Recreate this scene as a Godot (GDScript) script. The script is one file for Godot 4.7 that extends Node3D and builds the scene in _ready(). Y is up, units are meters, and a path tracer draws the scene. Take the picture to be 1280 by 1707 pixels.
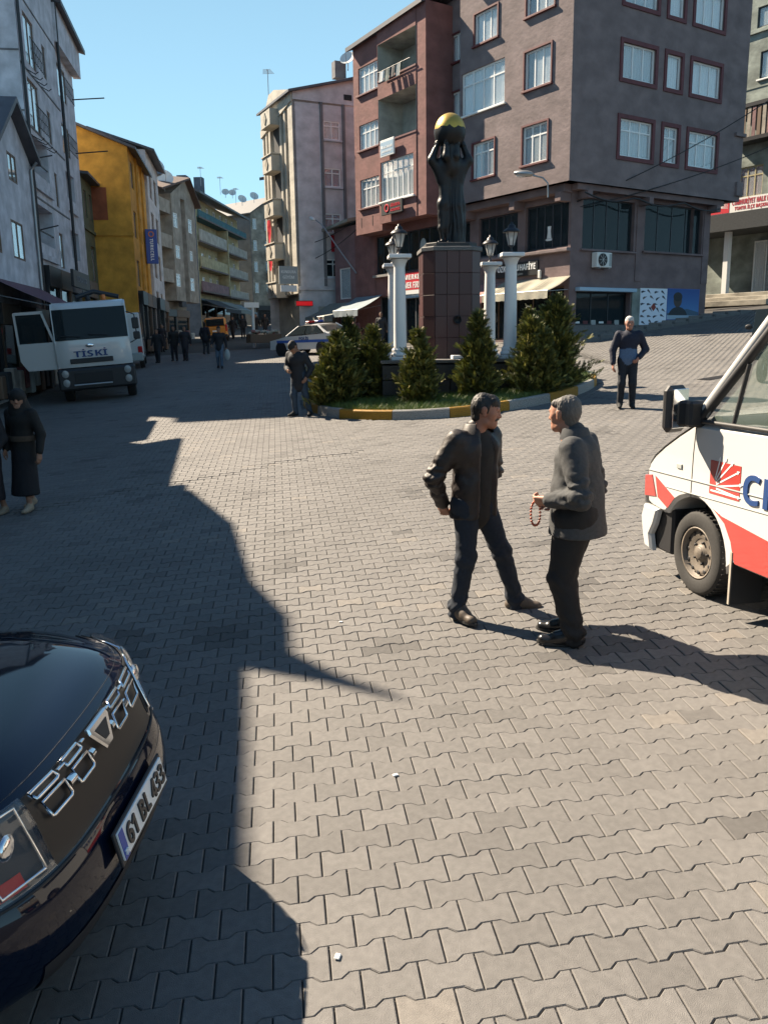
extends Node3D
# A hillside town square: paved plaza, monument on an island, shop houses round it.

const ROLL := -0.86
const PITCH := -11.7
var M := {}
var rng := RandomNumberGenerator.new()
var YB := 0.0  # base height of the building being built; window tables give heights above the world's zero


func _ready() -> void:
	rng.seed = 7
	var cam := Camera3D.new()
	cam.name = "camera"
	cam.fov = rad_to_deg(2.0 * atan(853.5 / 1391.0))
	cam.far = 1500.0
	cam.near = 0.05
	cam.transform = Transform3D(Basis(Vector3.RIGHT, deg_to_rad(PITCH)) * Basis(Vector3.BACK, deg_to_rad(ROLL)), Vector3(0, 2.62, 0))
	add_child(cam)
	var env := Environment.new()
	var sky := Sky.new()
	var sm := ProceduralSkyMaterial.new()
	sm.sky_top_color = Color(0.020, 0.050, 0.115).linear_to_srgb()
	sm.sky_horizon_color = Color(0.19, 0.33, 0.41).linear_to_srgb()
	sm.sky_curve = 0.4
	sm.ground_bottom_color = Color(0.05, 0.05, 0.05).linear_to_srgb()
	sm.ground_horizon_color = Color(0.14, 0.17, 0.19).linear_to_srgb()
	sm.sun_angle_max = 4.0
	sky.sky_material = sm
	env.background_mode = Environment.BG_SKY
	env.sky = sky
	env.tonemap_mode = Environment.TONE_MAPPER_LINEAR
	env.tonemap_exposure = 3.4
	env.sdfgi_enabled = true
	env.ssao_enabled = true
	env.ssil_enabled = true
	var we := WorldEnvironment.new()
	we.name = "world_environment"
	we.environment = env
	add_child(we)
	var sun := DirectionalLight3D.new()
	sun.name = "sun"
	sun.light_color = Color(1.0, 0.93, 0.83)
	sun.light_energy = 1.6
	sun.light_angular_distance = 0.5
	sun.shadow_enabled = true
	var el := deg_to_rad(41.0)
	sun.basis = Basis.looking_at(Vector3(0.77 * cos(el), -sin(el), 0.64 * cos(el)))
	add_child(sun)
	materials()
	ground_and_paving()
	buildings_right()
	buildings_left()
	surroundings()
	monument()
	street_things()
	vehicles()
	people()


# ------------------------------------------------------------------ mesh building
class MB:
	var v := PackedVector3Array()
	var n := PackedVector3Array()
	var c := PackedColorArray()
	var uv := PackedVector2Array()
	var col := Color.WHITE
	var tinted := false

	func tint(k: Color) -> MB:
		col = k
		tinted = true
		return self

	func vert(p: Vector3, nn: Vector3) -> void:
		v.append(p)
		n.append(nn)
		c.append(col)

	func tri(a: Vector3, b: Vector3, d: Vector3, out: Vector3) -> void:
		var nn := (b - a).cross(d - a)
		if nn.length_squared() < 1e-16:
			return
		nn = nn.normalized()
		if nn.dot(out) < 0.0:
			nn = -nn
			vert(a, nn); vert(b, nn); vert(d, nn)
		else:
			vert(a, nn); vert(d, nn); vert(b, nn)

	func quad(a: Vector3, b: Vector3, d: Vector3, e: Vector3, out: Vector3) -> void:
		tri(a, b, d, out)
		tri(a, d, e, out)

	func bx(at: Vector3, s: Vector3, b := Basis(), bev := 0.0) -> MB:
		var h := s * 0.5
		if bev <= 0.0:
			for k in 3:
				for sg in [-1.0, 1.0]:
					var q := []
					for m in [[-1.0, -1.0], [1.0, -1.0], [1.0, 1.0], [-1.0, 1.0]]:
						var p := Vector3.ZERO
						p[k] = sg * h[k]
						p[(k + 1) % 3] = m[0] * h[(k + 1) % 3]
						p[(k + 2) % 3] = m[1] * h[(k + 2) % 3]
						q.append(at + b * p)
					var o := Vector3.ZERO
					o[k] = sg
					quad(q[0], q[1], q[2], q[3], b * o)
			return self
		bev = minf(bev, 0.49 * minf(s.x, minf(s.y, s.z)))
		var P := func(k: int, g: Vector3) -> Vector3:
			var p := g * (h - Vector3.ONE * bev)
			p[k] = g[k] * h[k]
			return at + b * p
		for k in 3:
			var k1 := (k + 1) % 3
			var k2 := (k + 2) % 3
			for sg in [-1.0, 1.0]:
				var q := []
				for m in [[-1.0, -1.0], [1.0, -1.0], [1.0, 1.0], [-1.0, 1.0]]:
					var g := Vector3.ZERO
					g[k] = sg; g[k1] = m[0]; g[k2] = m[1]
					q.append(P.call(k, g))
				var o := Vector3.ZERO
				o[k] = sg
				quad(q[0], q[1], q[2], q[3], b * o)
				for s2 in [-1.0, 1.0]:
					var g0 := Vector3.ZERO
					g0[k] = sg; g0[k1] = s2; g0[k2] = -1.0
					var g1 := g0
					g1[k2] = 1.0
					var oo := Vector3.ZERO
					oo[k] = sg; oo[k1] = s2
					quad(P.call(k, g0), P.call(k, g1), P.call(k1, g1), P.call(k1, g0), b * oo)
		for x in [-1.0, 1.0]:
			for y in [-1.0, 1.0]:
				for z in [-1.0, 1.0]:
					var g := Vector3(x, y, z)
					tri(P.call(0, g), P.call(1, g), P.call(2, g), b * g)
		return self

	# corner to corner box
	func bb(a: Vector3, d: Vector3, bev := 0.0) -> MB:
		return bx((a + d) * 0.5, (d - a).abs(), Basis(), bev)

	# polygon in the xy plane of xf, pushed out from z0 to z1
	func prism(poly: PackedVector2Array, z0: float, z1: float, xf := Transform3D(), bev := 0.0) -> MB:
		var p := poly
		if Geometry2D.is_polygon_clockwise(p):
			p = p.duplicate()
			p.reverse()
		var top := p
		if bev > 0.0:
			var off := Geometry2D.offset_polygon(p, -bev, Geometry2D.JOIN_MITER)
			if off.size() == 1 and off[0].size() == p.size():
				top = off[0]
				if Geometry2D.is_polygon_clockwise(top):
					top.reverse()
				var best := 0
				for i in top.size():
					if top[i].distance_to(p[0]) < top[best].distance_to(p[0]):
						best = i
				var t2 := PackedVector2Array()
				for i in top.size():
					t2.append(top[(best + i) % top.size()])
				top = t2
			else:
				bev = 0.0
		var zb := z1 - bev * signf(z1 - z0)
		var f := signf(z1 - z0)
		var ti := Geometry2D.triangulate_polygon(top)
		for i in range(0, ti.size(), 3):
			tri(xf * Vector3(top[ti[i]].x, top[ti[i]].y, z1), xf * Vector3(top[ti[i + 1]].x, top[ti[i + 1]].y, z1), xf * Vector3(top[ti[i + 2]].x, top[ti[i + 2]].y, z1), xf.basis * Vector3(0, 0, f))
		var bi := Geometry2D.triangulate_polygon(p)
		for i in range(0, bi.size(), 3):
			tri(xf * Vector3(p[bi[i]].x, p[bi[i]].y, z0), xf * Vector3(p[bi[i + 1]].x, p[bi[i + 1]].y, z0), xf * Vector3(p[bi[i + 2]].x, p[bi[i + 2]].y, z0), xf.basis * Vector3(0, 0, -f))
		for i in p.size():
			var j := (i + 1) % p.size()
			var o := Vector3(p[j].y - p[i].y, p[i].x - p[j].x, 0)
			quad(xf * Vector3(p[i].x, p[i].y, z0), xf * Vector3(p[j].x, p[j].y, z0), xf * Vector3(p[j].x, p[j].y, zb), xf * Vector3(p[i].x, p[i].y, zb), xf.basis * o)
			if bev > 0.0:
				quad(xf * Vector3(p[i].x, p[i].y, zb), xf * Vector3(p[j].x, p[j].y, zb), xf * Vector3(top[j].x, top[j].y, z1), xf * Vector3(top[i].x, top[i].y, z1), xf.basis * (o.normalized() + Vector3(0, 0, f)))
		return self

	# rows of points joined into a smooth skin; flip turns the outside round
	func skin(rows: Array, close_u := false, flip := false) -> MB:
		var nr := rows.size()
		var nc: int = rows[0].size()
		var nm := []
		for i in nr:
			var line := PackedVector3Array()
			for j in nc:
				var j0 := (j - 1 + nc) % nc if close_u else maxi(j - 1, 0)
				var j1 := (j + 1) % nc if close_u else mini(j + 1, nc - 1)
				var du: Vector3 = rows[i][j1] - rows[i][j0]
				var dv: Vector3 = rows[mini(i + 1, nr - 1)][j] - rows[maxi(i - 1, 0)][j]
				if du.length_squared() < 1e-12:
					var ii := i + 1 if i + 1 < nr else i - 1
					du = rows[ii][j1] - rows[ii][j0]
				var x := du.cross(dv)
				line.append(x.normalized() * (-1.0 if flip else 1.0))
			nm.append(line)
		for i in nr - 1:
			for j in (nc if close_u else nc - 1):
				var j1 := (j + 1) % nc
				var q := [[i, j], [i, j1], [i + 1, j1], [i + 1, j]]
				for t in [[0, 1, 2], [0, 2, 3]]:
					var ord: Array = t if flip else [t[0], t[2], t[1]]
					var a: Vector3 = rows[q[t[0]][0]][q[t[0]][1]]
					var b: Vector3 = rows[q[t[1]][0]][q[t[1]][1]]
					var d: Vector3 = rows[q[t[2]][0]][q[t[2]][1]]
					if (b - a).cross(d - a).length_squared() < 1e-18:
						continue
					for k in ord:
						vert(rows[q[k][0]][q[k][1]], nm[q[k][0]][q[k][1]])
		return self

	# profile of (radius, height) turned round the y axis of xf
	func lathe(prof: Array, segs := 20, xf := Transform3D()) -> MB:
		var rows := []
		for p in prof:
			var r := PackedVector3Array()
			for s in segs:
				var a := TAU * s / segs
				r.append(xf * Vector3(cos(a) * p[0], p[1], -sin(a) * p[0]))
			rows.append(r)
		return skin(rows, true)

	func tube(path: Array, r: float, sides := 8, r1 := -1.0) -> MB:
		var rows := []
		var np := path.size()
		for i in np:
			var d: Vector3 = (path[mini(i + 1, np - 1)] - path[maxi(i - 1, 0)]).normalized()
			var s := d.cross(Vector3.UP if absf(d.y) < 0.9 else Vector3.RIGHT).normalized()
			var u := s.cross(d)
			var rr := r if r1 < 0.0 else lerpf(r, r1, float(i) / (np - 1))
			var line := PackedVector3Array()
			for k in sides:
				var a := TAU * k / sides
				line.append(path[i] + s * cos(a) * rr + u * sin(a) * rr)
			rows.append(line)
		skin(rows, true, true)
		for e in [0, np - 1]:
			var dd: Vector3 = (path[0] - path[1]) if e == 0 else (path[np - 1] - path[np - 2])
			for k in sides:
				tri(path[e], rows[e][k], rows[e][(k + 1) % sides], dd)
		return self

	func ball(at: Vector3, r: Vector3, segs := 16, rings := 10, b := Basis()) -> MB:
		var rows := []
		for i in rings + 1:
			var t := PI * i / rings - PI / 2
			var line := PackedVector3Array()
			for s in segs:
				var a := TAU * s / segs
				line.append(at + b * Vector3(cos(a) * cos(t) * r.x, sin(t) * r.y, -sin(a) * cos(t) * r.z))
			rows.append(line)
		return skin(rows, true)

	func mesh() -> ArrayMesh:
		var a := []
		a.resize(Mesh.ARRAY_MAX)
		a[Mesh.ARRAY_VERTEX] = v
		a[Mesh.ARRAY_NORMAL] = n
		if tinted:
			a[Mesh.ARRAY_COLOR] = c
		if uv.size() == v.size() and uv.size() > 0:
			a[Mesh.ARRAY_TEX_UV] = uv
		var m := ArrayMesh.new()
		m.add_surface_from_arrays(Mesh.PRIMITIVE_TRIANGLES, a)
		return m


func put(nm: String, mb: MB, mat: Material, parent: Node = self) -> MeshInstance3D:
	return put_mesh(nm, mb.mesh(), mat, parent)


func put_mesh(nm: String, m: Mesh, mat: Material, parent: Node = self, at := Transform3D()) -> MeshInstance3D:
	var o := MeshInstance3D.new()
	o.name = nm
	o.mesh = m
	o.material_override = mat
	o.transform = at
	parent.add_child(o, true)
	return o


func tag(o: Node, label: String, cat: String, group := "") -> Node:
	o.set_meta("label", label)
	o.set_meta("category", cat)
	if group:
		o.set_meta("group", group)
	return o


func struct(o: Node, label := "") -> Node:
	o.set_meta("kind", "structure")
	if label:
		o.set_meta("label", label)
	return o


func thing(nm: String, label: String, cat: String, at: Vector3, b := Basis(), group := "") -> Node3D:
	var o := Node3D.new()
	o.name = nm
	o.transform = Transform3D(b, at)
	tag(o, label, cat, group)
	add_child(o, true)
	return o


func az(deg: float) -> Vector3:
	return Vector3(sin(deg_to_rad(deg)), 0, -cos(deg_to_rad(deg)))


# x along the wall to the right as seen from outside, z out of the wall
func wall_basis(deg: float) -> Basis:
	var a := az(deg)
	return Basis(a, Vector3.UP, Vector3(-a.z, 0, a.x))


# forward is +z
func face_basis(deg: float) -> Basis:
	return Basis(Vector3.UP, PI - deg_to_rad(deg))


func noise_tex(freq: float, lo: float, hi: float, seed_: int, oct := 5, size := 512, normal := 0.0, kind := FastNoiseLite.TYPE_SIMPLEX_SMOOTH) -> NoiseTexture2D:
	var f := FastNoiseLite.new()
	f.noise_type = kind
	f.seed = seed_
	f.frequency = freq
	f.fractal_octaves = oct
	f.fractal_gain = 0.55
	var t := NoiseTexture2D.new()
	t.width = size
	t.height = size
	t.seamless = true
	t.noise = f
	if normal > 0.0:
		t.as_normal_map = true
		t.bump_strength = normal
	else:
		var g := Gradient.new()
		g.set_color(0, Color(lo, lo, lo))
		g.set_color(1, Color(hi, hi, hi))
		t.color_ramp = g
	return t


func mat(nm: String, c: Color, rough := 0.8, tex: Texture2D = null, scale := 0.3, ntex: Texture2D = null, nscale := 0.5, metal := 0.0) -> StandardMaterial3D:
	var m := StandardMaterial3D.new()
	m.resource_name = nm
	m.albedo_color = c.linear_to_srgb()
	m.roughness = rough
	m.metallic = metal
	if tex or ntex:
		m.uv1_triplanar = true
		m.uv1_world_triplanar = true
		m.uv1_scale = Vector3.ONE * scale
	if tex:
		m.albedo_texture = tex
	if ntex:
		m.normal_enabled = true
		m.normal_texture = ntex
		m.normal_scale = nscale
	M[nm] = m
	return m


func materials() -> void:
	var pl := noise_tex(0.012, 0.72, 1.0, 3, 6)
	var pln := noise_tex(0.05, 0, 1, 4, 4, 512, 6.0)
	var dirty := noise_tex(0.008, 0.5, 1.0, 9, 6)
	var conc := noise_tex(0.03, 0.78, 1.0, 5, 6)
	var concn := noise_tex(0.12, 0, 1, 6, 4, 512, 5.0)
	var cloth := noise_tex(0.02, 0.8, 1.0, 8, 4)
	var clothn := noise_tex(0.2, 0, 1, 12, 3, 512, 4.0)
	var stone := noise_tex(0.06, 0.45, 1.0, 14, 5)
	M.tex_cloth = cloth
	M.tex_clothn = clothn
	for d in [["pink", Color(0.30, 0.232, 0.228)], ["red_wall", Color(0.34, 0.155, 0.14)], ["annex_pink", Color(0.37, 0.22, 0.22)], ["cream", Color(0.66, 0.61, 0.52)], ["old_white", Color(0.86, 0.82, 0.83)],
			["grey_white", Color(0.86, 0.86, 0.92)], ["yellow_wall", Color(0.95, 0.47, 0.07)], ["green_wall", Color(0.20, 0.21, 0.12)], ["pale_yellow", Color(0.68, 0.58, 0.34)], ["beige", Color(0.58, 0.52, 0.44)],
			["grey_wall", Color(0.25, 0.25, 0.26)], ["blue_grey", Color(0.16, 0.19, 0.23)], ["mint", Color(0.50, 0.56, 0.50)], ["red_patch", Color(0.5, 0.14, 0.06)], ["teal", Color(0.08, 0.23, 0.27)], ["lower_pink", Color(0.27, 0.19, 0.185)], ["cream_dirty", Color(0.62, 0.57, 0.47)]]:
		mat(d[0], d[1] * 0.8, 0.92, dirty if d[0] in ["mint", "cream_dirty"] else pl, 0.16, pln, 0.13)
	mat("dark_red_trim", Color(0.15, 0.035, 0.04), 0.7, pl, 0.4)
	mat("white_frame", Color(0.72, 0.72, 0.70), 0.4)
	mat("dark_frame", Color(0.03, 0.03, 0.035), 0.5)
	mat("brown_frame", Color(0.13, 0.08, 0.05), 0.6)
	mat("curtain", Color(0.62, 0.62, 0.60), 0.9)
	mat("curtain_grey", Color(0.32, 0.34, 0.33), 0.9)
	mat("curtain_red", Color(0.35, 0.12, 0.11), 0.9)
	mat("room_dark", Color(0.02, 0.022, 0.025), 0.9)
	mat("balcony_inner", Color(0.46, 0.50, 0.45), 0.9, pl, 0.2)
	var g := mat("glass", Color(0.75, 0.85, 0.9), 0.02)
	g.transparency = BaseMaterial3D.TRANSPARENCY_ALPHA
	g.albedo_color.a = 0.18
	g.metallic_specular = 0.8
	var gd := mat("glass_dark", Color(0.02, 0.028, 0.032), 0.03)
	gd.transparency = BaseMaterial3D.TRANSPARENCY_ALPHA
	gd.albedo_color.a = 0.8
	gd.metallic_specular = 0.28
	var gc := mat("car_glass", Color(0.25, 0.32, 0.28), 0.02)
	gc.transparency = BaseMaterial3D.TRANSPARENCY_ALPHA
	gc.albedo_color.a = 0.22
	var hd := mat("head_lens", Color(0.9, 0.92, 0.95), 0.03)
	hd.transparency = BaseMaterial3D.TRANSPARENCY_ALPHA
	hd.albedo_color.a = 0.04
	mat("gloss_black", Color(0.004, 0.004, 0.005), 0.45)
	var gl := mat("lamp_glass", Color(0.8, 0.8, 0.78), 0.15)
	gl.transparency = BaseMaterial3D.TRANSPARENCY_ALPHA
	gl.albedo_color.a = 0.35
	mat("roof_metal", Color(0.10, 0.10, 0.115), 0.55, pl, 0.3)
	mat("roof_brown", Color(0.13, 0.085, 0.07), 0.8, conc, 0.4)
	mat("roof_grey", Color(0.085, 0.088, 0.10), 0.75, pl, 0.3)
	mat("soffit", Color(0.20, 0.16, 0.15), 0.9, pl, 0.3)
	mat("concrete", Color(0.32, 0.30, 0.28), 0.9, conc, 0.7, concn, 0.5)
	mat("concrete_dark", Color(0.16, 0.155, 0.15), 0.9, conc, 0.7, concn, 0.5)
	mat("metal_dark", Color(0.03, 0.03, 0.033), 0.45, null, 1, null, 0, 0.5)
	mat("metal_grey", Color(0.30, 0.31, 0.32), 0.4, null, 1, null, 0, 0.7)
	mat("ac_white", Color(0.6, 0.6, 0.57), 0.5)
	mat("black", Color(0.012, 0.012, 0.014), 0.6)
	mat("rubber", Color(0.035, 0.034, 0.033), 0.85, conc, 2.0)
	mat("chrome", Color(0.75, 0.76, 0.78), 0.08, null, 1, null, 0, 1.0)
	mat("sand", Color(0.048, 0.044, 0.040), 1.0, conc, 2.0)
	var pv := mat("paver", Color(1, 1, 1), 0.8, noise_tex(0.02, 0.86, 1.0, 21, 6), 1.7, noise_tex(0.25, 0, 1, 22, 3, 512, 7.0), 0.35)
	pv.vertex_color_use_as_albedo = true
	mat("kerb_white", Color(0.50, 0.49, 0.46), 0.8, stone, 1.2, concn, 0.6)
	mat("kerb_yellow", Color(0.60, 0.30, 0.02), 0.75, stone, 1.2, concn, 0.6)
	mat("soil", Color(0.05, 0.042, 0.03), 1.0, conc, 2.0)
	mat("granite", Color(0.10, 0.034, 0.031), 0.4, noise_tex(0.2, 0.6, 1.0, 31, 3), 2.0)
	mat("granite_b", Color(0.085, 0.030, 0.029), 0.42, noise_tex(0.2, 0.6, 1.0, 31, 3), 2.0)
	mat("dark_stone", Color(0.045, 0.042, 0.04), 0.6, conc, 1.0, concn, 0.5)
	mat("grey_stone", Color(0.22, 0.21, 0.20), 0.7, stone, 1.0, concn, 0.5)
	mat("column_white", Color(0.66, 0.65, 0.64), 0.5)
	mat("bronze", Color(0.035, 0.034, 0.035), 0.42, conc, 3.0, concn, 0.4, 0.65)
	mat("gold", Color(0.62, 0.40, 0.08), 0.4, conc, 3.0, concn, 0.3, 0.6)
	for d in [["cream_canvas", Color(0.46, 0.43, 0.34)], ["pink_canvas", Color(0.42, 0.20, 0.18)], ["grey_canvas", Color(0.27, 0.28, 0.25)], ["blue_canvas", Color(0.25, 0.30, 0.33)], ["purple_canvas", Color(0.16, 0.075, 0.10)], ["dark_canvas", Color(0.05, 0.055, 0.06)], ["canvas_stripe", Color(0.32, 0.30, 0.24)]]:
		mat(d[0], d[1], 0.95, cloth, 0.8, clothn, 0.3)
		M[d[0]].backlight_enabled = true
		M[d[0]].backlight = Color(0.12, 0.11, 0.09)
	for d in [["sign_red", Color(0.52, 0.02, 0.035)], ["sign_white", Color(0.7, 0.7, 0.68)], ["sign_blue", Color(0.025, 0.06, 0.30)], ["sign_black", Color(0.015, 0.016, 0.018)], ["letter_white", Color(0.8, 0.8, 0.78)], ["letter_red", Color(0.45, 0.03, 0.04)], ["letter_navy", Color(0.015, 0.05, 0.17)], ["letter_blue", Color(0.10, 0.16, 0.45)], ["letter_grey", Color(0.12, 0.13, 0.15)], ["pale_blue", Color(0.30, 0.42, 0.52)], ["orange_paint", Color(0.55, 0.20, 0.015)]]:
		mat(d[0], d[1], 0.45)
	for d in [["paint_black", Color(0.003, 0.006, 0.016)], ["paint_white", Color(0.54, 0.54, 0.53)], ["paint_red", Color(0.40, 0.042, 0.033)], ["paint_orange", Color(0.55, 0.21, 0.015)], ["paint_blue", Color(0.03, 0.10, 0.38)]]:
		var q := mat(d[0], d[1], 0.35)
		if d[0] == "paint_black":
			q.metallic_specular = 0.08
		q.clearcoat_enabled = true
		q.clearcoat = 1.0
		q.clearcoat_roughness = 0.04
	mat("plastic_dark", Color(0.022, 0.022, 0.024), 0.55)
	mat("rim_steel", Color(0.20, 0.17, 0.14), 0.6, conc, 4.0, null, 0, 0.15)
	mat("plate_white", Color(0.72, 0.72, 0.70), 0.4)
	mat("lamp_red", Color(0.4, 0.02, 0.02), 0.15)
	mat("lamp_orange", Color(0.6, 0.16, 0.03), 0.2)
	var sk := mat("skin", Color(1, 1, 1), 0.55)
	sk.vertex_color_use_as_albedo = true
	sk.subsurf_scatter_enabled = true
	sk.subsurf_scatter_strength = 0.06
	var pm := mat("clothed", Color(1, 1, 1), 0.8, cloth, 2.0, clothn, 0.4)
	pm.vertex_color_use_as_albedo = true
	mat("leather_brown", Color(0.0210, 0.0140, 0.0126), 0.55, cloth, 2.0, clothn, 0.25)
	mat("shirt_dark", Color(0.0154, 0.0133, 0.0112), 0.85, cloth, 3.0, clothn, 0.4)
	mat("denim", Color(0.0165, 0.0240, 0.0375), 0.9, cloth, 3.0, clothn, 0.5)
	mat("suit_grey", Color(0.0600, 0.0624, 0.0656), 0.85, cloth, 3.0, clothn, 0.5)
	mat("trouser_black", Color(0.0084, 0.0091, 0.0112), 0.8, cloth, 3.0, clothn, 0.4)
	mat("shoe_black", Color(0.012, 0.012, 0.013), 0.25)
	mat("shoe_brown", Color(0.10, 0.075, 0.055), 0.6, conc, 4.0)
	mat("hair_dark", Color(0.016, 0.013, 0.011), 0.6, noise_tex(0.15, 0.5, 1.0, 41, 3), 8.0)
	mat("hair_grey", Color(0.17, 0.16, 0.15), 0.7, noise_tex(0.15, 0.5, 1.0, 41, 3), 8.0)
	mat("bead_red", Color(0.35, 0.06, 0.02), 0.25)
	mat("bark", Color(0.07, 0.05, 0.035), 0.95, conc, 2.0)
	var lf := mat("leaf", Color(1, 1, 1), 0.6)
	lf.vertex_color_use_as_albedo = true
	lf.backlight_enabled = true
	lf.backlight = Color(0.25, 0.3, 0.06)


# ------------------------------------------------------------------ ground
func gy(x: float, z: float) -> float:
	var d := clampf(-z, -30.0, 140.0)
	var xx := clampf(x, -40.0, 45.0)
	var y := 0.09 + 0.056 * xx + 0.05 * d
	y += 0.045 * maxf(0.0, xx - 7.0) * smoothstep(16.0, 30.0, d)
	y += 0.15 * (1.0 - smoothstep(1.2, 6.0, d))
	return y


func on(x: float, z: float, up := 0.0) -> Vector3:
	return Vector3(x, gy(x, z) + up, z)


var island := PackedVector2Array()  # outline of the island, x and depth


func island_outline() -> void:
	var key := [Vector2(-1.85, 20.3), Vector2(-0.95, 18.25), Vector2(0.6, 17.25), Vector2(2.2, 17.35), Vector2(4.1, 18.75), Vector2(5.35, 21.0), Vector2(5.4, 23.4), Vector2(3.9, 25.4), Vector2(1.5, 26.0), Vector2(-0.8, 25.2), Vector2(-2.0, 22.9)]
	var n := key.size()
	for i in n:
		for s in 4:
			island.append((key[i] as Vector2).cubic_interpolate(key[(i + 1) % n], key[(i - 1 + n) % n], key[(i + 2) % n], s / 4.0))


func ground_and_paving() -> void:
	island_outline()
	var xs := [-700.0, -250.0, -100.0]
	for i in 60: xs.append(-45.0 + i * 1.6)
	xs.append_array([100.0, 250.0, 700.0])
	var ds := [-700.0, -250.0, -80.0, -30.0, -15.0, -8.0, -4.0]
	for i in 28: ds.append(-2.0 + i * 0.5)
	for i in 70: ds.append(12.5 + i * 1.9)
	ds.append_array([180.0, 300.0, 700.0])
	var rows := []
	for d in ds:
		var line := PackedVector3Array()
		for x in xs:
			line.append(Vector3(x, gy(x, -d) - 0.012, -d))
		rows.append(line)
	var g := put("ground", MB.new().skin(rows), M.sand)
	struct(g, "grey interlocking block paving of the sloping town square")
	# interlocking blocks, narrow in the middle, laid in half bond
	var L := 0.214
	var W := 0.152
	var e := 0.0135
	var gap := 0.0027
	var out := PackedVector2Array()
	for q in [[-0.5, -1], [-0.34, -1], [-0.19, 1], [0.19, 1], [0.34, -1], [0.5, -1]]:
		out.append(Vector2(q[0] * (L - 2 * gap), -W / 2 + gap + (e if q[1] > 0 else -e)))
	for q in [[0.5, 1], [0.34, 1], [0.19, -1], [-0.19, -1], [-0.34, 1], [-0.5, 1]]:
		out.append(Vector2(q[0] * (L - 2 * gap), W / 2 - gap + (-e if q[1] < 0 else e)))
	var block := MB.new()
	block.prism(out, -0.03, 0.0, Transform3D(Basis(Vector3.RIGHT, -PI / 2), Vector3.ZERO), 0.0042)
	var bm := block.mesh()
	var ax := az(83.0)
	var ay := az(-7.0)
	var near := []
	var rest_t: Array[Transform3D] = []
	var rest_c := PackedColorArray()
	var mats := []
	for k in 10:
		var m: StandardMaterial3D = M.paver.duplicate()
		m.vertex_color_use_as_albedo = false
		m.albedo_color = paver_tone(k / 9.0).linear_to_srgb()
		mats.append(m)
	var f := FastNoiseLite.new()
	f.seed = 5
	f.frequency = 0.35
	for r in range(-20, 380):
		for c in range(-220, 220):
			var p := ax * ((c + 0.5 * (r & 1)) * L) + ay * (r * W)
			var d := -p.z
			if d < 1.5 or d > 50.0 or p.x < -0.52 * d - 0.9 or p.x > 0.5 * d + 0.7 or (d > 42.0 and p.x > 0):
				continue
			if p.x > -2.2 and p.x < 5.7 and d > 17.0 and d < 26.3 and Geometry2D.is_point_in_polygon(Vector2(p.x, d), island):
				continue
			var nrm := Vector3(-0.056, 1.0, 0.05).normalized()
			var b := Basis(ax, Vector3.UP, -ay)
			var tilt := Basis(Vector3(-nrm.z, 0, nrm.x).normalized() * -1.0, acos(nrm.y))
			b = tilt * b * Basis(Vector3(rng.randf_range(-1, 1), 0, rng.randf_range(-1, 1)).normalized(), rng.randf_range(0, 0.008))
			var settle := 0.0
			# an old trench line where the blocks have opened up
			var cr := absf((d - 12.3) - 0.62 * (p.x + 3.3) - 0.12 * sin(p.x * 3.1))
			if cr < 0.16 and p.x > -5.2 and p.x < -0.4:
				b = b * Basis.from_scale(Vector3(0.95, 1, 0.88))
				settle = 0.006
			var t := Transform3D(b, on(p.x, p.z, rng.randf_range(-0.0018, 0.0018) - settle + 0.001))
			var k := clampf(0.5 + 0.55 * f.get_noise_2d(p.x, d) + rng.randfn(0.0, 0.17), 0.0, 1.0)
			# worn and soiled places
			var soil := f.get_noise_2d(p.x * 2.6 + 40.0, d * 2.6)
			k -= 0.9 * smoothstep(0.28, 0.5, soil)
			k -= 1.2 * (1.0 - smoothstep(0.1, 0.34, Vector2(p.x + 1.32, d - 6.3).length()))
			k = maxf(k, -0.9)
			if d < 7.0 and near.size() < 300 and p.x > -0.49 * d and p.x < 0.47 * d and d > 1.95:
				near.append([t, k])
			else:
				rest_t.append(t)
				rest_c.append(paver_tone(k))
	for q in near:
		put_mesh("paver", bm, mats[clampi(int(q[1] * 9.0), 0, 9)], g, q[0])
	var mm := MultiMesh.new()
	mm.transform_format = MultiMesh.TRANSFORM_3D
	mm.use_colors = true
	mm.mesh = bm
	mm.instance_count = rest_t.size()
	for i in rest_t.size():
		mm.set_instance_transform(i, rest_t[i])
		mm.set_instance_color(i, rest_c[i])
	var mi := MultiMeshInstance3D.new()
	mi.name = "paving"
	mi.multimesh = mm
	mi.material_override = M.paver
	mi.set_meta("kind", "stuff")
	g.add_child(mi)
	print("pavers ", near.size(), " + ", rest_t.size())


func paver_tone(k: float) -> Color:
	var a := Color(0.117, 0.111, 0.106).lerp(Color(0.164, 0.156, 0.149), maxf(k, -0.9))
	if k > 0.93:
		a = Color(0.178, 0.163, 0.147)
	return a


# ------------------------------------------------------------------ walls, windows, signs
func R(x0: float, y0: float, x1: float, y1: float) -> Rect2:
	return Rect2(x0, y0 - YB, x1 - x0, y1 - y0)


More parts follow.
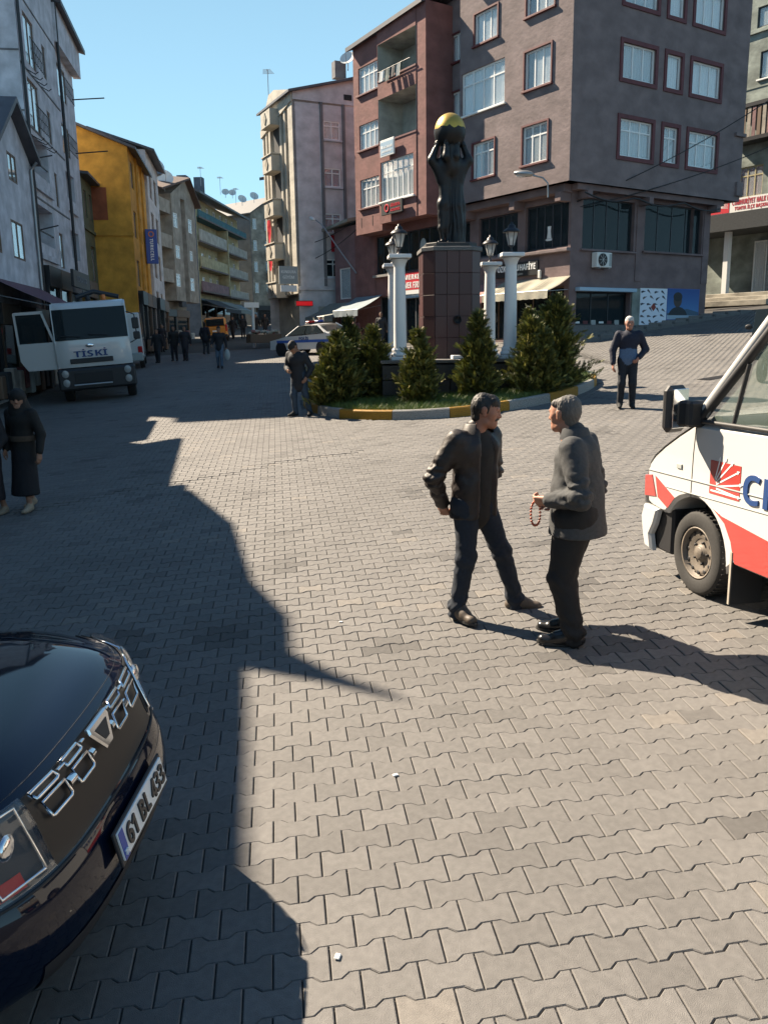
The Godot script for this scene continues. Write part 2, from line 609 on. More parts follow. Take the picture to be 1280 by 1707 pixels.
# a wall face with openings cut through it, reveals d deep
func wall_holes(mb: MB, a: Rect2, holes: Array, z: float, d: float) -> void:
	var ys := [a.position.y, a.end.y]
	for h in holes:
		ys.append(clampf(h.position.y, a.position.y, a.end.y))
		ys.append(clampf(h.end.y, a.position.y, a.end.y))
	ys.sort()
	var F := Vector3(0, 0, 1)
	for i in ys.size() - 1:
		var y0: float = ys[i]
		var y1: float = ys[i + 1]
		if y1 - y0 < 0.002:
			continue
		var ym := (y0 + y1) * 0.5
		var row := []
		for h in holes:
			if h.position.y < ym and h.end.y > ym:
				row.append(h)
		row.sort_custom(func(p, q): return p.position.x < q.position.x)
		var x := a.position.x
		for h in row:
			if h.position.x > x:
				mb.quad(Vector3(x, y0, z), Vector3(h.position.x, y0, z), Vector3(h.position.x, y1, z), Vector3(x, y1, z), F)
			x = h.end.x
		if x < a.end.x - 0.001:
			mb.quad(Vector3(x, y0, z), Vector3(a.end.x, y0, z), Vector3(a.end.x, y1, z), Vector3(x, y1, z), F)
	for h in holes:
		var p: Vector2 = h.position
		var q: Vector2 = h.end
		mb.quad(Vector3(p.x, p.y, z), Vector3(p.x, q.y, z), Vector3(p.x, q.y, z - d), Vector3(p.x, p.y, z - d), Vector3(1, 0, 0))
		mb.quad(Vector3(q.x, p.y, z), Vector3(q.x, q.y, z), Vector3(q.x, q.y, z - d), Vector3(q.x, p.y, z - d), Vector3(-1, 0, 0))
		mb.quad(Vector3(p.x, p.y, z), Vector3(q.x, p.y, z), Vector3(q.x, p.y, z - d), Vector3(p.x, p.y, z - d), Vector3(0, 1, 0))
		mb.quad(Vector3(p.x, q.y, z), Vector3(q.x, q.y, z), Vector3(q.x, q.y, z - d), Vector3(p.x, q.y, z - d), Vector3(0, -1, 0))
		mb.quad(Vector3(p.x, p.y, z - d), Vector3(q.x, p.y, z - d), Vector3(q.x, q.y, z - d), Vector3(p.x, q.y, z - d), F)


# a body of depth dep behind a face with openings; the face lies on z
func block(mb: MB, a: Rect2, holes: Array, z: float, dep: float, rev := 0.3, skip := "") -> void:
	wall_holes(mb, a, holes, z, rev)
	var p := a.position
	var q := a.end
	var zb := z - dep
	if not "l" in skip:
		mb.quad(Vector3(p.x, p.y, z), Vector3(p.x, q.y, z), Vector3(p.x, q.y, zb), Vector3(p.x, p.y, zb), Vector3(-1, 0, 0))
	if not "r" in skip:
		mb.quad(Vector3(q.x, p.y, z), Vector3(q.x, q.y, z), Vector3(q.x, q.y, zb), Vector3(q.x, p.y, zb), Vector3(1, 0, 0))
	mb.quad(Vector3(p.x, p.y, z), Vector3(q.x, p.y, z), Vector3(q.x, p.y, zb), Vector3(p.x, p.y, zb), Vector3(0, -1, 0))
	mb.quad(Vector3(p.x, q.y, z), Vector3(q.x, q.y, z), Vector3(q.x, q.y, zb), Vector3(p.x, q.y, zb), Vector3(0, 1, 0))
	mb.quad(Vector3(p.x, p.y, zb), Vector3(q.x, p.y, zb), Vector3(q.x, q.y, zb), Vector3(p.x, q.y, zb), Vector3(0, 0, -1))


var box_cache := {}


func slab(s: Vector3, bev := 0.0) -> Mesh:
	var k := [s.snapped(Vector3.ONE * 0.001), bev]
	if not box_cache.has(k):
		box_cache[k] = MB.new().bx(Vector3.ZERO, s, Basis(), bev).mesh()
	return box_cache[k]


func box(nm: String, at: Vector3, s: Vector3, m: Material, parent: Node, bev := 0.0, b := Basis()) -> MeshInstance3D:
	return put_mesh(nm, slab(s, bev), m, parent, Transform3D(b, at))


# cols: number of lights side by side; tr: share of the height taken by the top lights
func window(parent: Node, r: Rect2, z: float, o := {}) -> Node3D:
	var cols: int = o.get("cols", 3)
	var tr: float = o.get("tr", 0.0)
	var fm: Material = M[o.get("frame", "white_frame")]
	var fw: float = o.get("fw", 0.068)
	var dep: float = o.get("dep", 0.13)
	var zz := z - dep
	var w := r.size.x
	var h := r.size.y
	var c := Vector3(r.position.x, r.position.y, zz)
	var mb := MB.new()
	mb.bb(c, c + Vector3(w, fw, 0.06))
	mb.bb(c + Vector3(0, h - fw, 0), c + Vector3(w, h, 0.06))
	mb.bb(c + Vector3(0, fw, 0), c + Vector3(fw, h - fw, 0.06))
	mb.bb(c + Vector3(w - fw, fw, 0), c + Vector3(w, h - fw, 0.06))
	var iw := (w - 2 * fw) / cols
	for i in range(1, cols):
		mb.bb(c + Vector3(fw + iw * i - fw * 0.45, fw, 0.003), c + Vector3(fw + iw * i + fw * 0.45, h - fw, 0.057))
	if tr > 0.0:
		mb.bb(c + Vector3(fw, h * (1 - tr) - fw * 0.45, 0.006), c + Vector3(w - fw, h * (1 - tr) + fw * 0.45, 0.053))
	var win := put("window", mb, fm, parent)
	var gm: Material = M[o.get("glass", "glass" if o.get("curtain", "curtain") else "glass_dark")]
	for i in cols:
		var x0 := c.x + fw + iw * i
		var spans := [[fw, h - fw]] if tr <= 0.0 else [[fw, h * (1 - tr)], [h * (1 - tr), h - fw]]
		for s in spans:
			box("pane", Vector3(x0 + iw * 0.5, c.y + (s[0] + s[1]) * 0.5, zz + 0.03), Vector3(iw - fw * 0.5, s[1] - s[0] - 0.01, 0.008), gm, win)
	var cu: String = o.get("curtain", "curtain")
	if cu:
		var part: Array = o.get("drawn", [0.0, 1.0])
		var x0: float = c.x + w * part[0] + 0.01
		var x1: float = c.x + w * part[1] - 0.01
		var n := int(maxf(8.0, (x1 - x0) * 22.0))
		var lo := PackedVector3Array()
		var hi := PackedVector3Array()
		var ph := r.position.x * 3.7 + r.position.y
		for i in n + 1:
			var x := lerpf(x0, x1, float(i) / n)
			var zc := zz - 0.06 + 0.022 * sin(x * 34.0 + ph + 1.3 * sin(x * 7.0))
			lo.append(Vector3(x, c.y + 0.015, zc))
			hi.append(Vector3(x, c.y + h - 0.015, zc * 1.0))
		put("curtain", MB.new().skin([lo, hi]), M[cu], win)
		if part[1] - part[0] < 0.95:
			box("interior", Vector3(c.x + w / 2, c.y + h / 2, zz - 0.11), Vector3(w - 0.01, h - 0.01, 0.02), M.room_dark, win)
	else:
		box("interior", Vector3(c.x + w / 2, c.y + h / 2, zz - 0.12), Vector3(w - 0.01, h - 0.01, 0.02), M.room_dark, win)
	if o.get("sill", ""):
		box("sill", Vector3(c.x + w / 2, c.y - 0.045, z + 0.03), Vector3(w + 0.24, 0.085, 0.16), M[o.sill], win, 0.01)
	if o.get("surround", ""):
		var sw: float = o.get("sw", 0.13)
		var s := MB.new()
		var y0 := c.y
		s.bb(Vector3(c.x - sw, y0 - sw, z - 0.02), Vector3(c.x + w + sw, y0, z + 0.05))
		s.bb(Vector3(c.x - sw, y0 + h, z - 0.02), Vector3(c.x + w + sw, y0 + h + sw, z + 0.05))
		s.bb(Vector3(c.x - sw, y0, z - 0.02), Vector3(c.x, y0 + h, z + 0.05))
		s.bb(Vector3(c.x + w, y0, z - 0.02), Vector3(c.x + w + sw, y0 + h, z + 0.05))
		put("surround", s, M[o.surround], win)
	return win


func text_mesh(s: String, h: float, bold := true, depth := 0.012, serif := false) -> TextMesh:
	var f := SystemFont.new()
	f.font_names = PackedStringArray(["Droid Serif" if serif else "Droid Sans"])
	f.font_weight = 700 if bold else 400
	var t := TextMesh.new()
	t.text = s
	t.font = f
	t.font_size = 64
	t.pixel_size = h / 46.0   # capital height is about 0.71 em
	t.depth = depth
	t.curve_step = 1.0
	return t


# letters whose capital height is h, squeezed or stretched to the width w, centred on at
func letters(nm: String, s: String, at: Vector3, h: float, w: float, m: Material, parent: Node, b := Basis(), bold := true) -> MeshInstance3D:
	var t := text_mesh(s, h, bold)
	var got := t.get_aabb().size.x
	var k := w / got if w > 0.0 and got > 0.0 else 1.0
	return put_mesh(nm, t, m, parent, Transform3D(b * Basis.from_scale(Vector3(k, 1, 1)), at))


# sloping canvas roof: from the wall line (y1) out to the front edge (y0) with a hanging valance
func awning(called: String, label: String, origin: Vector3, b: Basis, x0: float, x1: float, y1: float, y0: float, reach: float, val: float, m: Material, group := "", ribs := 0, rib_m: Material = null) -> Node3D:
	var t := thing(called, label, "awning", origin, b, group)
	var rows := []
	var n := int(maxf(6.0, (x1 - x0) * 5))
	for k in 5:
		var f := k / 4.0
		var line := PackedVector3Array()
		for i in n + 1:
			var x := lerpf(x0, x1, float(i) / n)
			line.append(Vector3(x, lerpf(y1, y0, f) - 0.06 * sin(f * PI) - 0.015 * sin(x * 5.0) * sin(f * PI), reach * f))
		rows.append(line)
	put("canvas", MB.new().skin(rows, false, true), m, t)
	var lo := PackedVector3Array()
	var hi := PackedVector3Array()
	for i in n * 4 + 1:
		var x := lerpf(x0, x1, float(i) / (n * 4))
		lo.append(Vector3(x, y0 - val - 0.02 * absf(sin(x * 9.0)), reach + 0.01 + 0.012 * sin(x * 8.0)))
		hi.append(Vector3(x, y0, reach + 0.005))
	put("valance", MB.new().skin([lo, hi]), m, t)
	var fr := MB.new()
	fr.tube([Vector3(x0, y0 + 0.01, reach - 0.02), Vector3(x1, y0 + 0.01, reach - 0.02)], 0.022, 6)
	for x in [x0 + 0.1, x1 - 0.1]:
		fr.tube([Vector3(x, y1 - 0.55, 0.03), Vector3(x, y0 - 0.02, reach - 0.03)], 0.018, 6)
	put("frame", fr, M.metal_grey, t)
	if ribs > 0:
		for i in ribs:
			var x := lerpf(x0, x1, (i + 0.5) / ribs)
			var wd := (x1 - x0) / ribs * 0.22
			var r2 := []
			for k in 5:
				var f := k / 4.0
				r2.append(PackedVector3Array([Vector3(x - wd, lerpf(y1, y0, f) - 0.06 * sin(f * PI) + 0.012, reach * f), Vector3(x + wd, lerpf(y1, y0, f) - 0.06 * sin(f * PI) + 0.012, reach * f)]))
			put("stripe", MB.new().skin(r2, false, true), rib_m, t)
	return t


func ac_unit(label: String, origin: Vector3, b: Basis) -> Node3D:
	var t := thing("air_conditioner", label, "air conditioner", origin, b, "outdoor units of air conditioners on the walls")
	box("case", Vector3(0, 0.3, 0.2), Vector3(0.92, 0.62, 0.32), M.ac_white, t, 0.02)
	var fan := put("fan", MB.new().lathe([[0.0, 0.0], [0.06, 0.012], [0.23, 0.01], [0.25, 0.025], [0.262, 0.02], [0.262, -0.02], [0.0, -0.02]], 24, Transform3D(Basis(Vector3.RIGHT, PI / 2), Vector3(-0.12, 0.3, 0.372))), M.black, t)
	var gr := MB.new()
	for i in 4:
		var a := i * PI / 4
		gr.bx(Vector3(-0.12, 0.3, 0.40), Vector3(0.5, 0.008, 0.008), Basis(Vector3.BACK, a))
	put("grille", gr, M.ac_white, fan)
	for s in [-0.3, 0.3]:
		box("bracket", Vector3(s, -0.04, 0.18), Vector3(0.04, 0.04, 0.4), M.metal_grey, t)
	box("side_vent", Vector3(0.36, 0.3, 0.363), Vector3(0.14, 0.5, 0.008), M.curtain_grey, t)
	return t


func dish(label: String, at: Vector3, r: float, turn: float) -> Node3D:
	var t := thing("satellite_dish", label, "satellite dish", at, face_basis(turn), "satellite dishes on the roofs")
	put("mast", MB.new().tube([Vector3(0, 0, 0), Vector3(0, r * 1.3, -0.05)], 0.03, 6), M.metal_grey, t)
	var prof := []
	for i in 7:
		prof.append([r * i / 6.0, 0.22 * r * pow(i / 6.0, 2.0)])
	for i in 7:
		prof.append([r * (6 - i) / 6.0, 0.22 * r * pow((6 - i) / 6.0, 2.0) - 0.02])
	var xf := Transform3D(Basis(Vector3.RIGHT, deg_to_rad(58)), Vector3(0, r * 1.4, 0))
	put("dish", MB.new().lathe(prof, 20, xf), M.ac_white, t)
	put("arm", MB.new().tube([xf * Vector3(0, 0.0, r * 0.9), xf * Vector3(0, r * 0.9, 0)], 0.02, 5), M.metal_grey, t)
	return t


func antenna(label: String, at: Vector3, h: float) -> Node3D:
	var t := thing("roof_antenna", label, "antenna", at, Basis(), "thin antennas on the roofs")
	put("mast", MB.new().tube([Vector3.ZERO, Vector3(0, h, 0)], 0.025, 5), M.metal_grey, t)
	var m := MB.new()
	for i in 5:
		m.tube([Vector3(-0.35 + 0.03 * i, h - 0.1 - 0.0 * i, -0.4 + 0.2 * i), Vector3(0.35 - 0.03 * i, h - 0.1, -0.4 + 0.2 * i)], 0.012, 4)
	m.tube([Vector3(0, h - 0.1, -0.45), Vector3(0, h - 0.1, 0.45)], 0.014, 4)
	put("aerial", m, M.metal_grey, t)
	return t


func sloped(mb: MB, pts: Array, th: float) -> void:
	# a slab over four corners (counter-clockwise from above), th thick
	var d := Vector3(0, -th, 0)
	mb.quad(pts[0], pts[1], pts[2], pts[3], Vector3.UP)
	mb.quad(pts[0] + d, pts[1] + d, pts[2] + d, pts[3] + d, Vector3.DOWN)
	var mid: Vector3 = (pts[0] + pts[1] + pts[2] + pts[3]) * 0.25
	for i in 4:
		var a: Vector3 = pts[i]
		var b: Vector3 = pts[(i + 1) % 4]
		var o := (a + b) * 0.5 - mid
		o.y = 0
		mb.quad(a, b, b + d, a + d, o)


# ------------------------------------------------------------------ the right side of the square
func buildings_right() -> void:
	pink_house()
	red_house()
	white_house()
	back_house()


func pink_house() -> void:
	# lit face looks left, the other face looks at the camera's right
	var bl := wall_basis(146.6)
	var br := wall_basis(56.6)
	var C := Vector3(7.62, 0, -35.5)
	YB = gy(7.96, -36.4) - 0.2
	var base := Vector3(7.62, YB, -35.5) - bl.x * 7.0
	var t := thing("pink_house", "tall pink plastered corner house overhanging its dark glazed first floor", "building", base, bl)
	var op := {"cols": 3, "curtain": "curtain", "sill": "dark_red_trim"}
	var rows := [
		[R(0.12, 12.55, 3.05, 14.35), 4, 0.3, "curtain", "white_frame"],
		[R(4.3, 12.68, 5.85, 14.15), 3, 0.0, "curtain", ""], [R(4.25, 9.75, 5.73, 11.27), 3, 0.28, "curtain_grey", ""], [R(0.96, 9.72, 2.44, 11.22), 3, 0.28, "curtain_grey", ""],
		[R(1.03, 15.3, 2.57, 16.55), 3, 0.0, "curtain", ""], [R(4.34, 15.47, 5.95, 16.9), 3, 0.0, "curtain_grey", ""]]
	var holes := rows.map(func(q): return q[0])
	var mb := MB.new()
	block(mb, R(0, 8.76, 7.0, 19.2), holes, 0, 10.8, 0.3, "r")
	put("wall", mb, M.pink, t)
	for q in rows:
		var w := window(t, q[0], 0, {"cols": q[1], "tr": q[2], "curtain": q[3], "sill": "white_frame" if q[4] else "dark_red_trim", "surround": "" if q[4] else "dark_red_trim", "sw": 0.07, "drawn": [0.28, 1.0] if q[0].position.x > 4 and q[2] == 0.0 else [0.0, 1.0]})
		w.set_meta("label", "window in the sunlit pink wall")
	# shaded face, as a skin of its own just proud of the block's end
	var xf := Transform3D(bl.inverse() * br, bl.inverse() * (C + Vector3(0, YB, 0) - base))
	var f2 := Node3D.new()
	f2.name = "shaded_front"
	f2.transform = xf
	t.add_child(f2)
	var rr := []
	for y in [[9.98, 11.45, 0.3], [12.98, 14.32, 0.0], [15.8, 17.15, 0.0]]:
		rr.append([R(2.85, y[0], 4.86, y[1]), 3, y[2]])
		rr.append([R(5.6, y[0], 6.56, y[1]), 2 if y[2] > 0.0 else 1, y[2]])
		rr.append([R(7.3, y[0], 9.3, y[1]), 3, y[2]])
	var m2 := MB.new()
	block(m2, R(0.0, 8.76, 11.3, 19.2), rr.map(func(q): return q[0]), 0.0, 6.9, 0.3, "l")
	m2.bb(Vector3(10.9, 9.0 - YB, 0.0), Vector3(11.33, 9.6 - YB, 0.12))
	m2.bb(Vector3(10.6, 11.6 - YB, 0.0), Vector3(11.36, 11.75 - YB, 0.12))
	put("wall", m2, M.pink, f2)
	for q in rr:
		window(f2, q[0], 0.0, {"cols": q[1], "tr": q[2], "curtain": "curtain_grey" if q[2] > 0 else ["curtain_grey", "curtain"][int(q[0].position.x) % 2], "surround": "dark_red_trim", "sw": 0.16, "fw": 0.065})
	# lower floors stand back under the overhang
	var L := Vector3(7.96, YB, -36.44)
	var lx := Transform3D(bl.inverse() * bl, bl.inverse() * (L - bl.x * 9.2 - base))
	var lo := Node3D.new()
	lo.name = "lower_front"
	lo.transform = lx
	t.add_child(lo)
	var big := [[R(3.25, 6.36, 5.95, 8.12), 5], [R(6.45, 6.33, 9.05, 8.2), 5], [R(0.3, 6.36, 2.6, 8.1), 4]]
	var m3 := MB.new()
	var hl := big.map(func(q): return q[0])
	hl.append(R(3.5, 2.5, 5.3, 4.55))
	hl.append(R(5.6, 2.5, 8.9, 4.75))
	block(m3, R(-2.6, 2.0, 9.2, 8.9), hl, 0, 8.0, 0.45, "r")
	m3.bb(Vector3(-2.6, 8.45 - YB, 0.01), Vector3(9.25, 8.755 - YB, 0.5))
	for x in [0.05, 2.9, 6.2, 9.0]:
		m3.bb(Vector3(x - 0.16, 8.1 - YB, 0.0), Vector3(x + 0.16, 8.45 - YB, 0.62))
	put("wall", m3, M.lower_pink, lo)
	for q in big:
		window(lo, q[0], 0, {"cols": q[1], "tr": 0.0, "curtain": "", "frame": "dark_frame", "glass": "glass_dark", "dep": 0.2, "fw": 0.07})
	# waving cut-out of a tea glass stuck on the first-floor pane
	var cup := MB.new()
	cup.prism(PackedVector2Array([Vector2(-0.13, 0), Vector2(0.13, 0), Vector2(0.09, 0.28), Vector2(0.11, 0.5), Vector2(-0.11, 0.5), Vector2(-0.09, 0.28)]), 0, 0.006, Transform3D(Basis(), Vector3(7.78, 6.78 - YB, -0.155)))
	cup.prism(PackedVector2Array([Vector2(-0.24, 0), Vector2(-0.14, -0.06), Vector2(0.14, -0.06), Vector2(0.24, 0), Vector2(0.16, 0.03), Vector2(-0.16, 0.03)]), 0, 0.006, Transform3D(Basis(), Vector3(7.78, 6.74 - YB, -0.155)))
	put("window_sticker", cup, M.curtain, lo)
	box("sill", Vector3(6.2, 6.2 - YB, 0.09), Vector3(6.0, 0.14, 0.22), M.pink, lo, 0.02)
	# openings of the shops under the awnings
	for r in [R(3.5, 2.5, 5.3, 4.55), R(5.6, 2.5, 8.9, 4.75)]:
		var cols := 2 if r.size.x < 2 else 3
		window(lo, r, 0, {"cols": cols, "curtain": "", "frame": "brown_frame", "dep": 0.35})
	# right-hand lower face
	var rx := Transform3D(bl.inverse() * br, bl.inverse() * (L - base))
	var ro := Node3D.new()
	ro.name = "lower_side"
	ro.transform = rx
	t.add_child(ro)
	var dark := [R(0.68, 6.25, 3.9, 8.32), R(4.6, 6.33, 8.67, 8.38)]
	var shop := R(0.43, 3.09, 3.83, 4.5)
	var m4 := MB.new()
	block(m4, R(0.0, 2.0, 9.22, 8.9), [dark[0], dark[1], shop], 0.0, 8.0, 0.45, "l")
	m4.bb(Vector3(-0.1, 8.52 - YB, 0.01), Vector3(9.6, 8.755 - YB, 0.42))
	for x in [0.45, 4.25, 9.0]:
		m4.bb(Vector3(x - 0.14, 8.2 - YB, 0.0), Vector3(x + 0.14, 8.5 - YB, 0.6))
	m4.bb(Vector3(4.05, 5.0 - YB, 0.0), Vector3(4.45, 8.5 - YB, 0.035))
	m4.bb(Vector3(8.75, 5.0 - YB, 0.0), Vector3(9.2, 8.5 - YB, 0.035))
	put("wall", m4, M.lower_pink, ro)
	for q in dark:
		window(ro, q, 0.004, {"cols": 4, "tr": 0.0, "curtain": "", "frame": "dark_frame", "glass": "glass_dark", "dep": 0.22, "fw": 0.05, "sill": "lower_pink"})
		# tables and a bright partition seen inside
		box("partition", Vector3(q.end.x - 0.75, q.position.y + 1.0, -0.315), Vector3(0.35, 1.9, 0.02), M.curtain_grey, ro)
	window(ro, shop, 0.004, {"cols": 3, "curtain": "", "frame": "metal_dark", "dep": 0.3})
	for i in 6:
		box("shelf_goods", Vector3(0.8 + i * 0.5, 3.2 - YB, -0.28), Vector3(0.3, 0.1 + 0.06 * (i % 3), 0.1), [M.sign_white, M.dark_red_trim, M.curtain_grey][i % 3], ro, 0.02)
	box("awning_box", Vector3(2.15, 4.58 - YB, 0.14), Vector3(3.6, 0.16, 0.3), M.pale_blue, ro, 0.02)
	box("post", Vector3(4.15, 3.8 - YB, 0.03), Vector3(0.5, 1.75, 0.08), M.mint, ro)
	# plinth and pavement of this side
	var k := thing("raised_pavement", "low stone plinth and kerb along the foot of the shaded pink house", "pavement", L + Vector3(0, 0, 0), br)
	var p := MB.new()
	var nrm := br.z
	for i in 12:
		var x0 := -0.6 + i * 0.95
		var a := L + br.x * (x0 + 0.47)
		var y := gy(a.x + nrm.x * 0.9, a.z + nrm.z * 0.9) - YB
		box("kerb_stone", Vector3(x0 + 0.47, y + 0.0, 1.42), Vector3(0.93, 0.34, 0.18), M.concrete_dark, k, 0.015)
		box("slab", Vector3(x0 + 0.475, y - 0.005, 0.66), Vector3(0.94, 0.3, 1.33), M.concrete, k, 0.006)
	box("plinth", Vector3(4.4, 2.65 - YB, 0.06), Vector3(9.4, 0.85, 0.14), M.concrete_dark, k)
	# poster sheet of shoes, portrait banner
	var pb := thing("shoe_poster", "white poster printed with rows of dark shoes on the shop wall", "poster", L + br.x * 5.38 + br.z * 0.03 + Vector3(0, 3.88 - YB, 0), br)
	var qm := QuadMesh.new()
	qm.size = Vector2(1.82, 1.62)
	put_mesh("print", qm, print_mat("shoes", 228, 204), pb, Transform3D(Basis(), Vector3(0, 0, 0.024)))
	box("board", Vector3.ZERO, Vector3(1.86, 1.66, 0.04), M.sign_white, pb)
	var pp := thing("portrait_banner", "blue banner with a dark head and shoulders before a mountain", "banner", L + br.x * 7.5 + br.z * 0.03 + Vector3(0, 4.02 - YB, 0), br)
	var q2 := QuadMesh.new()
	q2.size = Vector2(2.3, 1.38)
	put_mesh("print", q2, print_mat("banner", 230, 138), pp, Transform3D(Basis(), Vector3(0, 0, 0.024)))
	box("board", Vector3.ZERO, Vector3(2.36, 1.42, 0.04), M.sign_blue, pp)
	ac_unit("white air conditioner on the shaded pink wall below the café windows", L + br.x * 1.7 + Vector3(0, 5.5 - YB, 0), br)
	# sign over the draper's shop
	var so := L - bl.x * 3.2 + bl.z * 0.06
	var sg := thing("shop_sign", "black shop sign with white capitals partly hidden by a white column", "sign", so + Vector3(0, 5.6 - YB, 0), bl)
	box("board", Vector3.ZERO, Vector3(2.75, 0.62, 0.1), M.sign_black, sg, 0.01)
	letters("lettering", "ÖZKAN TUHAFİYE", Vector3(0, 0.07, 0.056), 0.26, 2.5, M.letter_white, sg)
	letters("small_lettering", "İç Giyim", Vector3(0.1, -0.2, 0.056), 0.09, 0.7, M.curtain_grey, sg, Basis(), false)
	box("lamp_box", Vector3(1.52, -0.3, 0.06), Vector3(0.16, 0.34, 0.1), M.ac_white, sg, 0.02)
	awning("shop_awning", "cream striped awning over the draper's shop door", L, bl, -4.13, 0.05, 5.12 - YB, 4.5 - YB, 1.3, 0.3, M.cream_canvas, "", 22, M.canvas_stripe)
	awning("shop_awning", "faded pink awning beside the cream striped awning", L, bl, -6.0, -4.18, 5.08 - YB, 4.48 - YB, 1.28, 0.3, M.pink_canvas)
	# street lamp on the corner
	var lampo := C + Vector3(0, 8.9, 0) - bl.x * 1.05 + bl.z * 0.06
	var sl := thing("wall_lamp", "grey street light on a short arm at the corner of the pink house", "street light", lampo, bl)
	put("arm", MB.new().tube([Vector3(0, -0.65, 0.05), Vector3(0, -0.1, 0.08), Vector3(-0.15, 0.12, 0.22), Vector3(-0.5, 0.25, 0.45)], 0.035, 8), M.metal_grey, sl)
	put("head", MB.new().ball(Vector3(-0.85, 0.36, 0.62), Vector3(0.46, 0.13, 0.2), 16, 8, Basis(Vector3.UP, 0.5) * Basis(Vector3.BACK, -0.15)), M.metal_grey, sl)
	put("lens", MB.new().ball(Vector3(-0.9, 0.29, 0.64), Vector3(0.3, 0.09, 0.15), 14, 6, Basis(Vector3.UP, 0.5)), M.lamp_glass, sl)
	# roof edge high above the frame
	var rf := MB.new()
	sloped(rf, [Vector3(-0.7, 19.2 - YB, 0.8), Vector3(7.7, 19.2 - YB, 0.8), Vector3(7.7, 21.6 - YB, -6.0), Vector3(-0.7, 21.6 - YB, -6.0)], 0.18)
	sloped(rf, [Vector3(-0.7, 21.6 - YB, -6.0), Vector3(7.7, 21.6 - YB, -6.0), Vector3(7.7, 19.2 - YB, -12.2), Vector3(-0.7, 19.2 - YB, -12.2)], 0.18)
	put("roof", rf, M.roof_brown, t)
	# recessed stair wall between the pink and the red house
	var rc := MB.new()
	var rb := Vector3(-3.6, 0, -0.55)
	var rwin := [R(0.05, 15.3, 1.45, 16.5), R(0.05, 12.75, 1.45, 14.0)]
	var rs := Node3D.new()
	rs.name = "stair_front"
	rs.position = Vector3(-1.55, 0, -0.62)
	t.add_child(rs)
	block(rc, R(-2.5, 8.7, 1.56, 18.0), rwin, 0, 6.0, 0.3)
	put("wall", rc, M.pink, rs)
	for q in rwin:
		window(rs, q, 0, {"cols": 3, "curtain": "curtain", "surround": "dark_red_trim", "sw": 0.06, "sill": "dark_red_trim"})
	var ev := MB.new()
	sloped(ev, [Vector3(-2.6, 17.6 - YB, 0.5), Vector3(1.0, 18.4 - YB, 0.5), Vector3(1.0, 18.6 - YB, -4.0), Vector3(-2.6, 17.7 - YB, -4.0)], 0.2)
	put("eave", ev, M.roof_metal, rs)
	put("drainpipe", MB.new().tube([Vector3(-1.6, 17.4 - YB, 0.5), Vector3(-1.45, 17.1 - YB, 0.12), Vector3(-1.2, 17.0 - YB, 0.1), Vector3(-1.2, 5.0 - YB, 0.1)], 0.06, 8), M.pink, rs)


# flat print for posters: soft shapes on a coloured ground
func print_mat(kind: String, w: int, h: int) -> StandardMaterial3D:
	var im := Image.create(w, h, false, Image.FORMAT_RGB8)
	var r := RandomNumberGenerator.new()
	r.seed = 11
	if kind == "shoes":
		im.fill(Color(0.82, 0.84, 0.88))
		for row in 6:
			for k in 4:
				var cx := (k + 0.5 + 0.3 * (row % 2) - 0.15) * w / 4.0 + r.randf_range(-5, 5)
				var cy := (row + 0.5) * h / 6.0 + r.randf_range(-4, 4)
				var a := r.randf_range(-0.7, 0.7)
				var shade := Color(0.12, 0.14, 0.2).lerp(Color(0.35, 0.3, 0.3), r.randf())
				for y in range(-14, 15):
					for x in range(-22, 23):
						var u := x * cos(a) + y * sin(a)
						var v := -x * sin(a) + y * cos(a)
						var top := -7.0 if u < -4 else lerpf(-7.0, 2.0, clampf((u + 4) / 18.0, 0, 1))
						if absf(u) < 19 and v < 6 and v > top:
							var px := int(cx + x)
							var py := int(cy + y)
							if px >= 0 and py >= 0 and px < w and py < h:
								im.set_pixel(px, py, Color(0.75, 0.76, 0.8) if v > 3.5 else shade)
		for y in range(-22, 23):
			for x in range(-22, 23):
				if absi(x) + absi(y) < 24:
					im.set_pixel(w / 2 + x, h / 2 + y, Color(0.5, 0.16, 0.1))
	else:
		for y in h:
			for x in w:
				var u := float(x) / w
				var v := float(y) / h
				var c := Color(0.10, 0.27, 0.52).lerp(Color(0.32, 0.52, 0.70), v)
				if v > 0.78 - 0.5 * maxf(0.0, 0.28 - absf(u - 0.62) * 0.6) and v > 0.5:
					c = Color(0.22, 0.33, 0.42)
				if Vector2((u - 0.32) / 0.13, (v - 0.36) / 0.24).length() < 1.0:
					c = Color(0.23, 0.17, 0.16)
				if Vector2((u - 0.32) / 0.14, (v - 0.25) / 0.15).length() < 1.0:
					c = Color(0.09, 0.08, 0.09)
				if Vector2((u - 0.34) / 0.3, (v - 0.92) / 0.34).length() < 1.0:
					c = Color(0.10, 0.12, 0.16)
				if v > 0.86:
					c = Color(0.55, 0.62, 0.68)
				im.set_pixel(x, y, c)
	var m := StandardMaterial3D.new()
	m.albedo_texture = ImageTexture.create_from_image(im)
	m.roughness = 0.6
	return m


